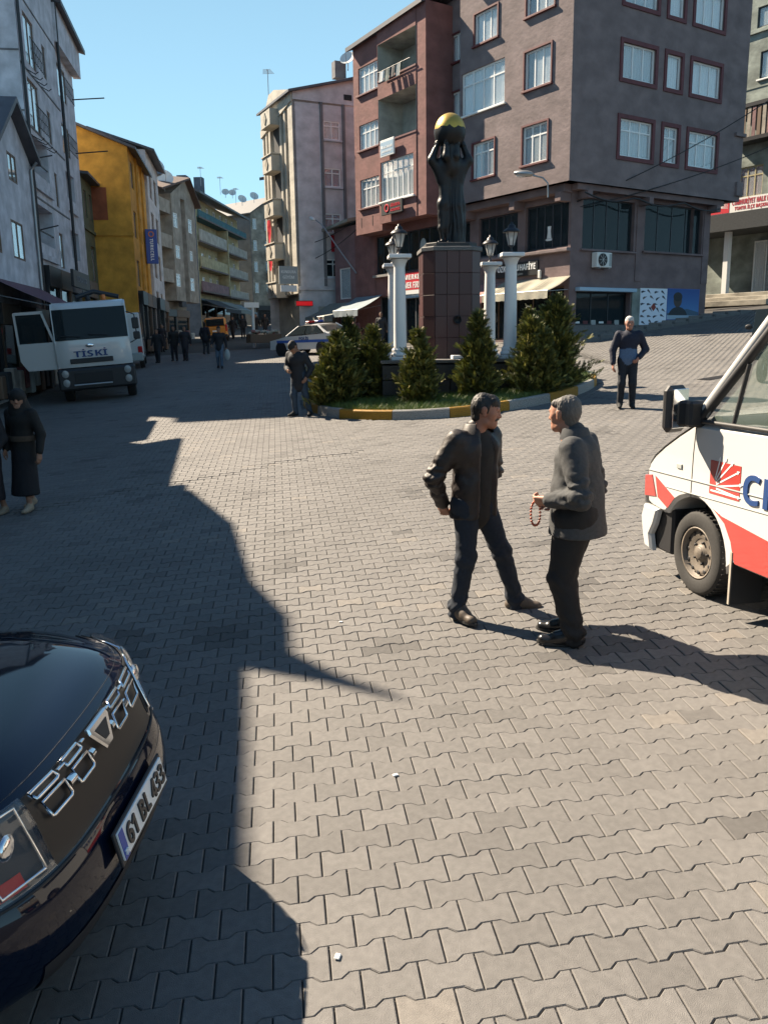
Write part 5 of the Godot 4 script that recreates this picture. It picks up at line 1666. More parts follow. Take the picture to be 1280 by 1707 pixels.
# ------------------------------------------------------------------ monument island
func monument() -> void:
	# kerb stones round the planted island, painted in turns
	var n := island.size()
	var kerb := thing("island_kerb", "kerb of the planted island painted white and yellow in turns", "kerb", on(1.7, -21.5))
	var o := kerb.position
	var per := 0
	var len_run := 0.0
	var run := PackedVector2Array()
	var k := 0
	for i in n + 1:
		var p := island[i % n]
		if run.size():
			len_run += run[run.size() - 1].distance_to(p)
		run.append(p)
		if len_run > 1.0 or i == n:
			kerb_stone(kerb, run, M.kerb_yellow if k % 2 == 0 else M.kerb_white, o)
			k += 1
			run = PackedVector2Array([p])
			len_run = 0.0
	# soil and grass
	var inner := Geometry2D.offset_polygon(island, -0.13)[0]
	var soil := MB.new()
	var ti := Geometry2D.triangulate_polygon(inner)
	for i in range(0, ti.size(), 3):
		var q := []
		for j in 3:
			var w := inner[ti[i + j]]
			q.append(on(w.x, -w.y, 0.12))
		soil.tri(q[0], q[1], q[2], Vector3.UP)
	struct(put("island_soil", soil, M.soil))
	grass(inner)
	# stone terrace that carries the pedestal and the columns
	var tb := face_basis(-4.0) * Basis(Vector3.UP, PI)   # x to the right, z towards the camera
	var c := Vector3(1.66, 1.0, -21.25)
	var top := 2.13
	var te := thing("stone_terrace", "low square terrace of dark stone under the pedestal and columns", "terrace", c, tb)
	var hw := 1.78
	var hd := 1.75
	box("core", Vector3(0, (top - 1.0) / 2 - 0.05, 0), Vector3(hw * 2 - 0.16, top - 1.0 - 0.1, hd * 2 - 0.16), M.dark_stone, te)
	for side in 4:
		var b := Basis(Vector3.UP, side * PI / 2)
		var half := hw if side % 2 == 0 else hd
		var off := (hd if side % 2 == 0 else hw) - 0.09
		for row in 3:
			var x := -half
			while x < half - 0.05:
				var w := minf(rng.randf_range(0.45, 0.7), half - x)
				if half - x - w < 0.2:
					w = half - x
				box("stone_block", b * Vector3(x + w / 2, 0.17 + row * 0.345, off + rng.randf_range(0.0, 0.012)), Vector3(w - 0.012, 0.333, 0.16), M.dark_stone, te, 0.012, b)
				x += w
	for i in 6:
		for j in 6:
			box("slab", Vector3(-hw - 0.03 + (i + 0.5) * (hw * 2 + 0.06) / 6, top - 1.0 - 0.03, -hd - 0.03 + (j + 0.5) * (hd * 2 + 0.06) / 6), Vector3((hw * 2 + 0.06) / 6 - 0.008, 0.07, (hd * 2 + 0.06) / 6 - 0.008), M.grey_stone, te, 0.006)
	box("white_step", Vector3(0.35, top - 1.0 + 0.05, 1.25), Vector3(0.9, 0.09, 0.35), M.column_white, te, 0.01)
	# pedestal: square with cut corners, clad in red granite
	var pc := Vector3(1.68, top, -21.25)
	var pd := thing("monument_pedestal", "tall pedestal with cut corners clad in dark red granite slabs", "pedestal", pc, face_basis(-4.0) * Basis(Vector3.UP, PI) )
	var H := 2.52
	var rr := 0.68
	var ct := 0.24
	var faces := [[Vector3(-rr + ct, 0, rr), Vector3(rr - ct, 0, rr)], [Vector3(rr - ct, 0, rr), Vector3(rr, 0, rr - ct)], [Vector3(rr, 0, rr - ct), Vector3(rr, 0, -rr + ct)], [Vector3(rr, 0, -rr + ct), Vector3(rr - ct, 0, -rr)],
		[Vector3(rr - ct, 0, -rr), Vector3(-rr + ct, 0, -rr)], [Vector3(-rr + ct, 0, -rr), Vector3(-rr, 0, -rr + ct)], [Vector3(-rr, 0, -rr + ct), Vector3(-rr, 0, rr - ct)], [Vector3(-rr, 0, rr - ct), Vector3(-rr + ct, 0, rr)]]
	var poly := PackedVector2Array()
	for f in faces:
		poly.append(Vector2(f[0].x, f[0].z) * 0.97)
	var up := Transform3D(Basis(Vector3(1, 0, 0), Vector3(0, 0, 1), Vector3(0, 1, 0)), Vector3.ZERO)
	put("core", MB.new().prism(poly, 0.0, H, up), M.dark_stone, pd)
	for f in faces:
		var a: Vector3 = f[0]
		var d: Vector3 = f[1] - f[0]
		var L := d.length()
		var cols := 3 if L > 0.6 else 1
		var xb := d.normalized()
		var zb := xb.cross(Vector3.UP)
		for r in 5:
			for q in cols:
				var h := H / 5
				box("granite_slab", a + xb * (q + 0.5) * L / cols + Vector3(0, (r + 0.5) * h, 0) + zb * rng.randf_range(-0.002, 0.004), Vector3(L / cols - 0.006, h - 0.006, 0.03), M.granite if rng.randf() < 0.6 else M.granite_b, pd, 0.004, Basis(xb, Vector3.UP, zb))
	var cap := PackedVector2Array()
	for f in faces:
		cap.append(Vector2(f[0].x, f[0].z) * 1.08)
	put("cap", MB.new().prism(cap, H, H + 0.1, up, 0.02), M.grey_stone, pd)
	var cap2 := PackedVector2Array()
	for f in faces:
		cap2.append(Vector2(f[0].x, f[0].z) * 0.9)
	put("plinth", MB.new().prism(cap2, H + 0.1, H + 0.2, up, 0.015), M.dark_stone, pd)
	put("vent", MB.new().lathe([[0.0, 0.0], [0.075, 0.0], [0.075, 0.08], [0.1, 0.08], [0.1, -0.02]], 18, Transform3D(Basis(Vector3.RIGHT, PI / 2), Vector3(0.1, 0.92, rr + 0.02))), M.black, pd)
	statue(Vector3(1.7, top + H + 0.2, -21.25))
	# four columns with lanterns
	var cc := [[Vector3(0.44, top, -20.05), "front left"], [Vector3(3.02, top, -20.05), "front right"], [Vector3(0.33, top, -22.45), "back left"], [Vector3(2.84, top, -22.45), "back right"]]
	for q in cc:
		var col := thing("column", "white round column at the %s corner of the monument terrace" % q[1], "column", q[0], face_basis(-4.0), "white columns round the monument")
		box("base", Vector3(0, 0.04, 0), Vector3(0.46, 0.08, 0.46), M.column_white, col, 0.01)
		put("shaft", MB.new().lathe([[0.0, 0.08], [0.22, 0.08], [0.23, 0.12], [0.22, 0.16], [0.19, 0.18], [0.2, 0.22], [0.19, 0.25], [0.155, 0.3], [0.150, 0.7], [0.145, 1.3], [0.135, 1.9], [0.13, 2.1], [0.135, 2.13], [0.145, 2.16], [0.155, 2.2], [0.19, 2.26], [0.22, 2.3], [0.0, 2.3]], 28), M.column_white, col)
		box("capital", Vector3(0, 2.345, 0), Vector3(0.52, 0.09, 0.52), M.column_white, col, 0.012)
		var la := thing("lantern", "black lantern with clear panes on the %s column" % q[1], "lantern", q[0] + Vector3(0, 2.39, 0), face_basis(14.0), "lanterns on the white columns")
		put("stem", MB.new().lathe([[0.0, 0.0], [0.07, 0.0], [0.06, 0.03], [0.025, 0.05], [0.022, 0.12], [0.04, 0.14], [0.07, 0.17], [0.0, 0.175]], 12), M.metal_dark, la)
		var bars := MB.new()
		for i in 6:
			var a := TAU * i / 6
			bars.tube([Vector3(cos(a) * 0.075, 0.17, sin(a) * 0.075), Vector3(cos(a) * 0.15, 0.46, sin(a) * 0.15)], 0.009, 5)
		put("bars", bars, M.metal_dark, la)
		for i in 6:
			var a := TAU * (i + 0.0) / 6
			var a2 := TAU * (i + 1.0) / 6
			var pn := MB.new()
			pn.quad(Vector3(cos(a) * 0.073, 0.175, sin(a) * 0.073), Vector3(cos(a2) * 0.073, 0.175, sin(a2) * 0.073), Vector3(cos(a2) * 0.147, 0.455, sin(a2) * 0.147), Vector3(cos(a) * 0.147, 0.455, sin(a) * 0.147), Vector3(cos((a + a2) / 2), 0, sin((a + a2) / 2)))
			put("pane", pn, M.lamp_glass, la)
		put("bulb", MB.new().ball(Vector3(0, 0.3, 0), Vector3(0.03, 0.07, 0.03), 10, 8), M.sign_white, la)
		put("roof", MB.new().lathe([[0.0, 0.455], [0.2, 0.455], [0.205, 0.475], [0.15, 0.53], [0.09, 0.56], [0.085, 0.6], [0.05, 0.635], [0.03, 0.64], [0.03, 0.67], [0.0, 0.69]], 12), M.metal_dark, la)
	# conifers planted round the terrace
	var sh := [[Vector2(-1.0, 19.3), 1.7, 0.86, "bushy golden-green conifer at the left end of the island"], [Vector2(-0.2, 19.9), 1.75, 0.66, "conifer second from the left, close behind the bushy one"], [Vector2(0.82, 18.55), 1.66, 0.62, "conifer in front of the left columns"],
		[Vector2(2.12, 18.75), 1.95, 0.6, "slim conifer in front of the pedestal's right side"], [Vector2(3.35, 18.9), 1.7, 0.78, "broad conifer in front of the right columns"], [Vector2(4.0, 19.6), 2.15, 0.95, "tallest broad conifer at the right end of the island"], [Vector2(-0.9, 23.6), 1.9, 0.6, "conifer behind the terrace on the left"], [Vector2(4.0, 23.2), 1.8, 0.6, "conifer behind the terrace on the right"]]
	for i in sh.size():
		conifer(on(sh[i][0].x, -sh[i][0].y, 0.1), sh[i][1], sh[i][2], sh[i][3], 50 + i)


func kerb_stone(parent: Node3D, run: PackedVector2Array, m: Material, o: Vector3) -> void:
	var h := 0.2
	var wd := 0.16
	var rows := []
	var c := Vector2(1.7, 21.5)
	for i in run.size():
		var p := run[i]
		var t := (run[mini(i + 1, run.size() - 1)] - run[maxi(i - 1, 0)]).normalized()
		var nn := Vector2(t.y, -t.x)
		if nn.dot(p - c) < 0:
			nn = -nn
		# leave a joint at each end
		var q := p
		if i == 0: q += t * 0.006
		if i == run.size() - 1: q -= t * 0.006
		var line := PackedVector3Array()
		for s in [[0.0, -0.05], [-0.012, h - 0.025], [-0.035, h], [-wd + 0.02, h], [-wd, h - 0.02], [-wd, -0.05]]:
			var w: Vector2 = q + nn * s[0]
			line.append(Vector3(w.x, gy(q.x, -q.y) + s[1], -w.y) - o)
		rows.append(line)
	var mb := MB.new()
	for i in rows.size() - 1:
		for j in 6:
			var j1 := (j + 1) % 6
			var mid := Vector3.ZERO
			for x in rows[i]: mid += x / 6.0
			mb.quad(rows[i][j], rows[i][j1], rows[i + 1][j1], rows[i + 1][j], (rows[i][j] + rows[i][j1]) * 0.5 - mid)
	for e in [0, rows.size() - 1]:
		var d: Vector3 = rows[0][0] - rows[1][0] if e == 0 else rows[e][0] - rows[e - 1][0]
		for j in range(1, 5):
			mb.tri(rows[e][0], rows[e][j], rows[e][j + 1], d)
	put("kerb_stone", mb, m, parent)


func grass(poly: PackedVector2Array) -> void:
	var blade := MB.new()
	blade.tri(Vector3(-0.008, 0, 0), Vector3(0.008, 0, 0), Vector3(0.004, 0.6, 0.1), Vector3(0, 0, 1))
	blade.tri(Vector3(-0.008, 0, 0.03), Vector3(0.008, 0, 0.02), Vector3(-0.03, 0.7, -0.16), Vector3(0, 0, 1))
	blade.tri(Vector3(0, 0, -0.03), Vector3(0.0, 0, -0.014), Vector3(0.12, 0.5, -0.05), Vector3(1, 0, 0))
	var ts: Array[Transform3D] = []
	var cs := PackedColorArray()
	var r := RandomNumberGenerator.new()
	r.seed = 3
	while ts.size() < 26000:
		var p := Vector2(r.randf_range(-2.1, 5.6), r.randf_range(17.1, 26.2))
		if not Geometry2D.is_point_in_polygon(p, poly):
			continue
		if absf(p.x - 1.66) < 1.7 and absf(p.y - 21.25) < 1.7:
			continue
		if p.y > 21.5 and r.randf() < 0.6:
			continue
		var s := r.randf_range(0.14, 0.32)
		ts.append(Transform3D(Basis(Vector3.UP, r.randf() * TAU).scaled(Vector3(1, s, s + 0.3)), on(p.x, -p.y, 0.11)))
		cs.append(Color(0.055, 0.095, 0.018).lerp(Color(0.15, 0.19, 0.04), r.randf()))
	var mi := multi("grass", blade.mesh(), ts, cs, M.leaf, self)
	tag(mi, "short bright green grass on the monument island", "grass")
	mi.set_meta("kind", "stuff")


func multi(nm: String, m: Mesh, ts: Array[Transform3D], cs: PackedColorArray, mt: Material, parent: Node) -> MultiMeshInstance3D:
	var mm := MultiMesh.new()
	mm.transform_format = MultiMesh.TRANSFORM_3D
	mm.use_colors = true
	mm.mesh = m
	mm.instance_count = ts.size()
	for i in ts.size():
		mm.set_instance_transform(i, ts[i])
		mm.set_instance_color(i, cs[i])
	var mi := MultiMeshInstance3D.new()
	mi.name = nm
	mi.multimesh = mm
	mi.material_override = mt
	parent.add_child(mi, true)
	return mi


var sprig_mesh: Mesh


func sprig() -> Mesh:
	# a flat feathery spray: an axis with leaflets that fork once
	if sprig_mesh:
		return sprig_mesh
	var mb := MB.new()
	for i in 9:
		var t := i / 8.0
		var a := Vector3(0, t * 0.16, 0.02 * t * t)
		for s in [-1.0, 1.0]:
			var l := 0.062 * (1.0 - 0.6 * t) + 0.012
			var d := Vector3(s * 0.75, 0.75, 0.25 * sin(i * 2.0)).normalized()
			var w := Vector3(-d.y, d.x, 0) * 0.007
			var tip := a + d * l
			mb.tri(a - w, a + w, tip, Vector3(0, 0, 1))
			var mid := a + d * l * 0.5
			var d2 := Vector3(s * 0.15, 1.0, 0.3).normalized()
			mb.tri(mid - Vector3(0.005, 0, 0), mid + Vector3(0.005, 0, 0), mid + d2 * l * 0.6, Vector3(0, 0, 1))
	mb.tri(Vector3(-0.006, 0, 0), Vector3(0.006, 0, 0), Vector3(0, 0.2, 0.02), Vector3(0, 0, 1))
	sprig_mesh = mb.mesh()
	return sprig_mesh


func conifer(at: Vector3, h: float, rad: float, label: String, sd: int) -> void:
	var r := RandomNumberGenerator.new()
	r.seed = sd
	var t := thing("conifer_shrub", label, "shrub", at, Basis(), "conifers on the monument island")
	var stem := MB.new()
	stem.tube([Vector3.ZERO, Vector3(r.randf_range(-0.03, 0.03), h * 0.5, 0.02), Vector3(0, h * 0.97, 0)], 0.035, 7, 0.006)
	var ts: Array[Transform3D] = []
	var cs := PackedColorArray()
	var leaders := [[Vector3.ZERO, h, rad]]
	for i in 3:
		var a := r.randf() * TAU
		leaders.append([Vector3(cos(a), 0, sin(a)) * rad * 0.5, h * r.randf_range(0.62, 0.88), rad * 0.55])
	for L in leaders:
		var n := int(190.0 * L[1] * L[2] / 0.9) + 40
		for i in n:
			var f := pow(r.randf(), 0.75)
			var y: float = L[1] * (0.04 + 0.94 * f)
			# a cone with a rounded foot and ragged levels
			var env: float = L[2] * (pow(1.0 - f, 0.6)) * smoothstep(-0.12, 0.2, f) * (0.82 + 0.25 * sin(f * 19.0 + sd)) * r.randf_range(0.6, 1.25)
			var a := r.randf() * TAU
			var dir := Vector3(cos(a), r.randf_range(0.35, 0.9), sin(a)).normalized()
			var root: Vector3 = L[0] * (1.0 - f * 0.4) + Vector3(0, maxf(0.02, y - env * 0.55), 0)
			var tip: Vector3 = root + dir * env * 1.1
			if i % 4 == 0:
				stem.tube([root, tip], 0.008, 4, 0.003)
			var tone := r.randf()
			var steps := int(5 + env * 22)
			for k in steps:
				var u := lerpf(0.3, 1.05, (k + r.randf()) / steps)
				var p := root.lerp(tip, u) + Vector3(r.randfn(0, 0.025), r.randfn(0, 0.025), r.randfn(0, 0.025))
				if p.y < 0.02:
					p.y = 0.03
				var d2 := (dir + Vector3(r.randfn(0, 0.45), r.randfn(0.25, 0.3), r.randfn(0, 0.45))).normalized()
				var side := d2.cross(Vector3(r.randfn(), r.randfn(), r.randfn())).normalized()
				var sc := r.randf_range(0.45, 0.85)
				ts.append(Transform3D(Basis(side, d2, side.cross(d2)).scaled_local(Vector3.ONE * sc), p))
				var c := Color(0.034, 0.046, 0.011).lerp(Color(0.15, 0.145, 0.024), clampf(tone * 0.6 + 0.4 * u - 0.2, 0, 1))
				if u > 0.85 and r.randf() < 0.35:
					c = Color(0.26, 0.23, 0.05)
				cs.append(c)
	put("stem", stem, M.bark, t)
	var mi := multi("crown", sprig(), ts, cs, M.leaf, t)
	mi.set_meta("kind", "stuff")


func statue(at: Vector3) -> void:
	# two robed figures seen from behind, lifting a globe between them
	var t := thing("bronze_statue", "dark bronze figures lifting a globe above their heads on the pedestal", "statue", at, Basis(Vector3.UP, 0.15) * Basis.from_scale(Vector3(0.9, 1, 1)))
	var f := SDF.new(Vector3(-0.75, -0.02, -0.5), Vector3(0.75, 2.75, 0.5), 0.022)
	var F := Vector3(0, 0, 1)
	# figure on the left: trousers gathered at the shin, one foot forward
	f.cone(Vector3(-0.20, 0.05, 0.02), Vector3(-0.34, 0.035, 0.16), 0.055, 0.045, 0, 0.04)
	f.cone(Vector3(-0.07, 0.05, 0.05), Vector3(-0.08, 0.04, 0.2), 0.055, 0.045, 0, 0.04)
	f.cone(Vector3(-0.20, 0.06, 0.02), Vector3(-0.22, 0.4, 0.0), 0.05, 0.075, 0, 0.04)
	f.cone(Vector3(-0.07, 0.06, 0.05), Vector3(-0.08, 0.42, 0.02), 0.05, 0.075, 0, 0.04)
	f.cone(Vector3(-0.22, 0.4, 0.0), Vector3(-0.20, 0.95, 0.0), 0.09, 0.125, 0, 0.05)
	f.cone(Vector3(-0.08, 0.42, 0.02), Vector3(-0.07, 0.95, 0.0), 0.085, 0.12, 0, 0.05)
	f.cone(Vector3(-0.14, 0.95, 0.0), Vector3(-0.12, 1.25, 0.0), 0.19, 0.155, 0, 0.06, F, 1.25)
	f.cone(Vector3(-0.12, 1.25, 0.0), Vector3(-0.15, 1.78, 0.0), 0.165, 0.25, 0, 0.06, F, 1.35)
	f.cone(Vector3(-0.14, 1.82, 0.02), Vector3(-0.14, 1.95, 0.03), 0.075, 0.10, 0, 0.03)
	# figure on the right: straight long robe
	f.cone(Vector3(0.17, 0.04, 0.05), Vector3(0.18, 0.9, 0.0), 0.17, 0.19, 0, 0.05, F, 1.15)
	f.cone(Vector3(0.30, 0.04, 0.0), Vector3(0.27, 0.9, 0.0), 0.14, 0.14, 0, 0.05, F, 1.1)
	f.cone(Vector3(0.19, 0.9, 0.0), Vector3(0.17, 1.3, 0.0), 0.22, 0.18, 0, 0.06, F, 1.3)
	f.cone(Vector3(0.17, 1.3, 0.0), Vector3(0.19, 1.78, 0.0), 0.17, 0.25, 0, 0.06, F, 1.35)
	f.cone(Vector3(0.17, 1.82, 0.02), Vector3(0.17, 1.95, 0.03), 0.075, 0.105, 0, 0.03)
	# arms: shoulders out, elbows high, hands to the globe
	for q in [[Vector3(-0.32, 1.76, 0.0), Vector3(-0.50, 1.93, 0.04), Vector3(-0.30, 2.38, 0.0)], [Vector3(0.04, 1.74, 0.08), Vector3(-0.16, 1.98, 0.24), Vector3(-0.13, 2.38, 0.22)], [Vector3(0.35, 1.76, 0.0), Vector3(0.51, 1.93, 0.02), Vector3(0.30, 2.38, 0.0)], [Vector3(0.05, 1.74, -0.05), Vector3(0.10, 2.0, 0.2), Vector3(0.14, 2.38, 0.18)]]:
		f.cone(q[0], q[1], 0.115, 0.10, 0, 0.07)
		f.cone(q[1], q[2], 0.10, 0.06, 0, 0.05)
		var d: Vector3 = (q[2] - q[1]).normalized()
		f.cone(q[2], q[2] + d * 0.1, 0.045, 0.03, 0, 0.03)
	f.cone(Vector3(0, 1.80, 0.03), Vector3(0, 2.28, 0.05), 0.28, 0.25, 0, 0.06, F, 1.3)
	# wreath of arms and cloth that the globe sits in
	f.cone(Vector3(0, 2.46, 0), Vector3(0, 2.58, 0), 0.28, 0.35, 0, 0.05)
	for s in [-1.0, 1.0]:
		f.cone(Vector3(s * 0.46, 1.93, 0.02), Vector3(s * 0.28, 1.5, 0.0), 0.09, 0.08, 0, 0.1)
	var nz := FastNoiseLite.new()
	nz.frequency = 2.2
	nz.seed = 4
	var mb := MB.new()
	f.surface(mb, [Color.WHITE], func(p: Vector3) -> float:
		if p.y > 2.22:
			return 0.028 * signf(nz.get_noise_3d(p.x * 3.0, p.y * 3.0, p.z * 3.0)) * 0.5
		return 0.020 * sin(atan2(p.z, p.x - 0.15) * 9.0 + nz.get_noise_3d(p.x, p.y * 0.4, p.z) * 5.0) * clampf(1.5 - p.y, 0.15, 1.0) * smoothstep(0.05, 0.4, p.y))
	put("figures", mb, M.bronze, t)
	# torn upper edge of the bronze map over a golden ball
	var rows := []
	var seg := 44
	for i in 10:
		var line := PackedVector3Array()
		for s in seg:
			var a := TAU * s / seg
			var top := 0.08 + 0.13 * nz.get_noise_2d(cos(a) * 1.4, sin(a) * 1.4 + 7.0) + 0.05 * sin(a * 5.0) + 0.03 * sin(a * 13.0)
			var th := lerpf(-1.45, top, i / 9.0)
			line.append(Vector3(0, 2.58, 0) + Vector3(cos(a) * cos(th), sin(th), -sin(a) * cos(th)) * 0.418)
		rows.append(line)
	put("globe_shell", MB.new().skin(rows, true), M.bronze, t)
	put("globe", MB.new().ball(Vector3(0, 2.58, 0), Vector3.ONE * 0.405, 36, 24), M.gold, t)


# ------------------------------------------------------------------ bodies: joined distance fields, meshed as surface nets
class SDF:
	var lo: Vector3
	var cs: float
	var nx: int
	var ny: int
	var nz: int
	var d := PackedFloat32Array()
	var who := PackedByteArray()

	func _init(a: Vector3, b: Vector3, cell: float) -> void:
		lo = a
		cs = cell
		nx = int(ceil((b.x - a.x) / cell)) + 1
		ny = int(ceil((b.y - a.y) / cell)) + 1
		nz = int(ceil((b.z - a.z) / cell)) + 1
		d.resize(nx * ny * nz)
		d.fill(1.0)
		who.resize(nx * ny * nz)

	# tapered capsule, thinner along flat by ratio; k is how softly it joins what is there; cut takes it away instead
	func cone(a: Vector3, b: Vector3, ra: float, rb: float, i := 0, k := 0.03, flat := Vector3.ZERO, ratio := 1.0, cut := false) -> void:
		var m := maxf(ra, rb) + k + cs * 2.5
		var p0 := a.min(b) - Vector3.ONE * m
		var p1 := a.max(b) + Vector3.ONE * m
		var x0 := maxi(0, int((p0.x - lo.x) / cs))
		var y0 := maxi(0, int((p0.y - lo.y) / cs))
		var z0 := maxi(0, int((p0.z - lo.z) / cs))
		var x1 := mini(nx - 1, int((p1.x - lo.x) / cs) + 1)
		var y1 := mini(ny - 1, int((p1.y - lo.y) / cs) + 1)
		var z1 := mini(nz - 1, int((p1.z - lo.z) / cs) + 1)
		var ba := b - a
		var inv := 1.0 / maxf(ba.length_squared(), 1e-9)
		var fl := flat.normalized()
		var rr := ratio - 1.0
		var dr := rb - ra
		for z in range(z0, z1 + 1):
			for y in range(y0, y1 + 1):
				var at := (z * ny + y) * nx
				var p := Vector3(lo.x + x0 * cs, lo.y + y * cs, lo.z + z * cs) - a
				for x in range(x0, x1 + 1):
					var t := clampf(p.dot(ba) * inv, 0.0, 1.0)
					var q := p - ba * t
					if rr != 0.0:
						q += fl * (q.dot(fl) * rr)
					var e := q.length() - ra - dr * t
					var o := d[at + x]
					if cut:
						e = -e
						var h := maxf(k - absf(e - o), 0.0) / k
						d[at + x] = maxf(e, o) + h * h * k * 0.25
					else:
						if e < o:
							who[at + x] = i
						var h := maxf(k - absf(e - o), 0.0) / k
						d[at + x] = minf(e, o) - h * h * k * 0.25
					p.x += cs

	# everything below height y is taken away
	func cut_below(y: float) -> void:
		for z in nz:
			for k in ny:
				var e := y - (lo.y + k * cs)
				if e < -cs * 4.0:
					break
				var at := (z * ny + k) * nx
				for x in nx:
					d[at + x] = maxf(d[at + x], e)

	func surface(mb: MB, cols: Array, bump = null, xf := Transform3D()) -> void:
		var cell_v := PackedInt32Array()
		cell_v.resize(nx * ny * nz)
		cell_v.fill(-1)
		var vs := PackedVector3Array()
		var vc := PackedByteArray()
		var sx := 1
		var sy := nx
		var sz := nx * ny
		var offs := [0, sx, sy, sx + sy, sz, sx + sz, sy + sz, sx + sy + sz]
		var far := cs * 4.5
		for z in nz - 1:
			for y in ny - 1:
				var at := (z * ny + y) * nx
				for x in nx - 1:
					var i := at + x
					var d0 := d[i]
					if d0 > far or d0 < -far:
						continue
					var m := 0
					for k in 8:
						if d[i + offs[k]] < 0.0:
							m |= 1 << k
					if m == 0 or m == 255:
						continue
					var acc := Vector3.ZERO
					var n := 0
					for e in [[0, 1], [2, 3], [4, 5], [6, 7], [0, 2], [1, 3], [4, 6], [5, 7], [0, 4], [1, 5], [2, 6], [3, 7]]:
						var a: int = e[0]
						var b: int = e[1]
						if ((m >> a) & 1) == ((m >> b) & 1):
							continue
						var da := d[i + offs[a]]
						var t := da / (da - d[i + offs[b]])
						var pa := Vector3(a & 1, (a >> 1) & 1, a >> 2)
						var pb := Vector3(b & 1, (b >> 1) & 1, b >> 2)
						acc += pa.lerp(pb, t)
						n += 1
					cell_v[i] = vs.size()
					vs.append(lo + (Vector3(x, y, z) + acc / n) * cs)
					var best := 0
					for k in 8:
						if d[i + offs[k]] < d[i + offs[best]]:
							best = k
					vc.append(who[i + offs[best]])
		var tris := PackedInt32Array()
		for z in range(1, nz - 1):
			for y in range(1, ny - 1):
				var at := (z * ny + y) * nx
				for x in range(1, nx - 1):
					var i := at + x
					var d0 := d[i]
					if d0 > far or d0 < -far:
						continue
					for ax in 3:
						var st: int = [sx, sy, sz][ax]
						var d1 := d[i + st]
						if (d0 < 0.0) == (d1 < 0.0):
							continue
						var u: int = [sy, sz, sx][ax]
						var v: int = [sz, sx, sy][ax]
						var q := [cell_v[i - u - v], cell_v[i - v], cell_v[i], cell_v[i - u]]
						if q.min() < 0:
							continue
						if d0 < 0.0:
							tris.append_array([q[0], q[1], q[2], q[0], q[2], q[3]])
						else:
							tris.append_array([q[0], q[2], q[1], q[0], q[3], q[2]])
		var ns := PackedVector3Array()
		ns.resize(vs.size())
		for pass_ in (2 if bump != null else 1):
			ns.fill(Vector3.ZERO)
			for k in range(0, tris.size(), 3):
				var a := vs[tris[k]]
				var nn := (vs[tris[k + 1]] - a).cross(vs[tris[k + 2]] - a)
				ns[tris[k]] += nn
				ns[tris[k + 1]] += nn
				ns[tris[k + 2]] += nn
			for k in ns.size():
				ns[k] = ns[k].normalized()
			if pass_ == 0 and bump != null:
				for k in vs.size():
					vs[k] += ns[k] * float(bump.call(vs[k]))
		for k in range(0, tris.size(), 3):
			for j in [0, 2, 1]:
				var i := tris[k + j]
				mb.v.append(xf * vs[i])
				mb.n.append((xf.basis * ns[i]).normalized())
				mb.c.append(cols[mini(vc[i], cols.size() - 1)])
		mb.tinted = true


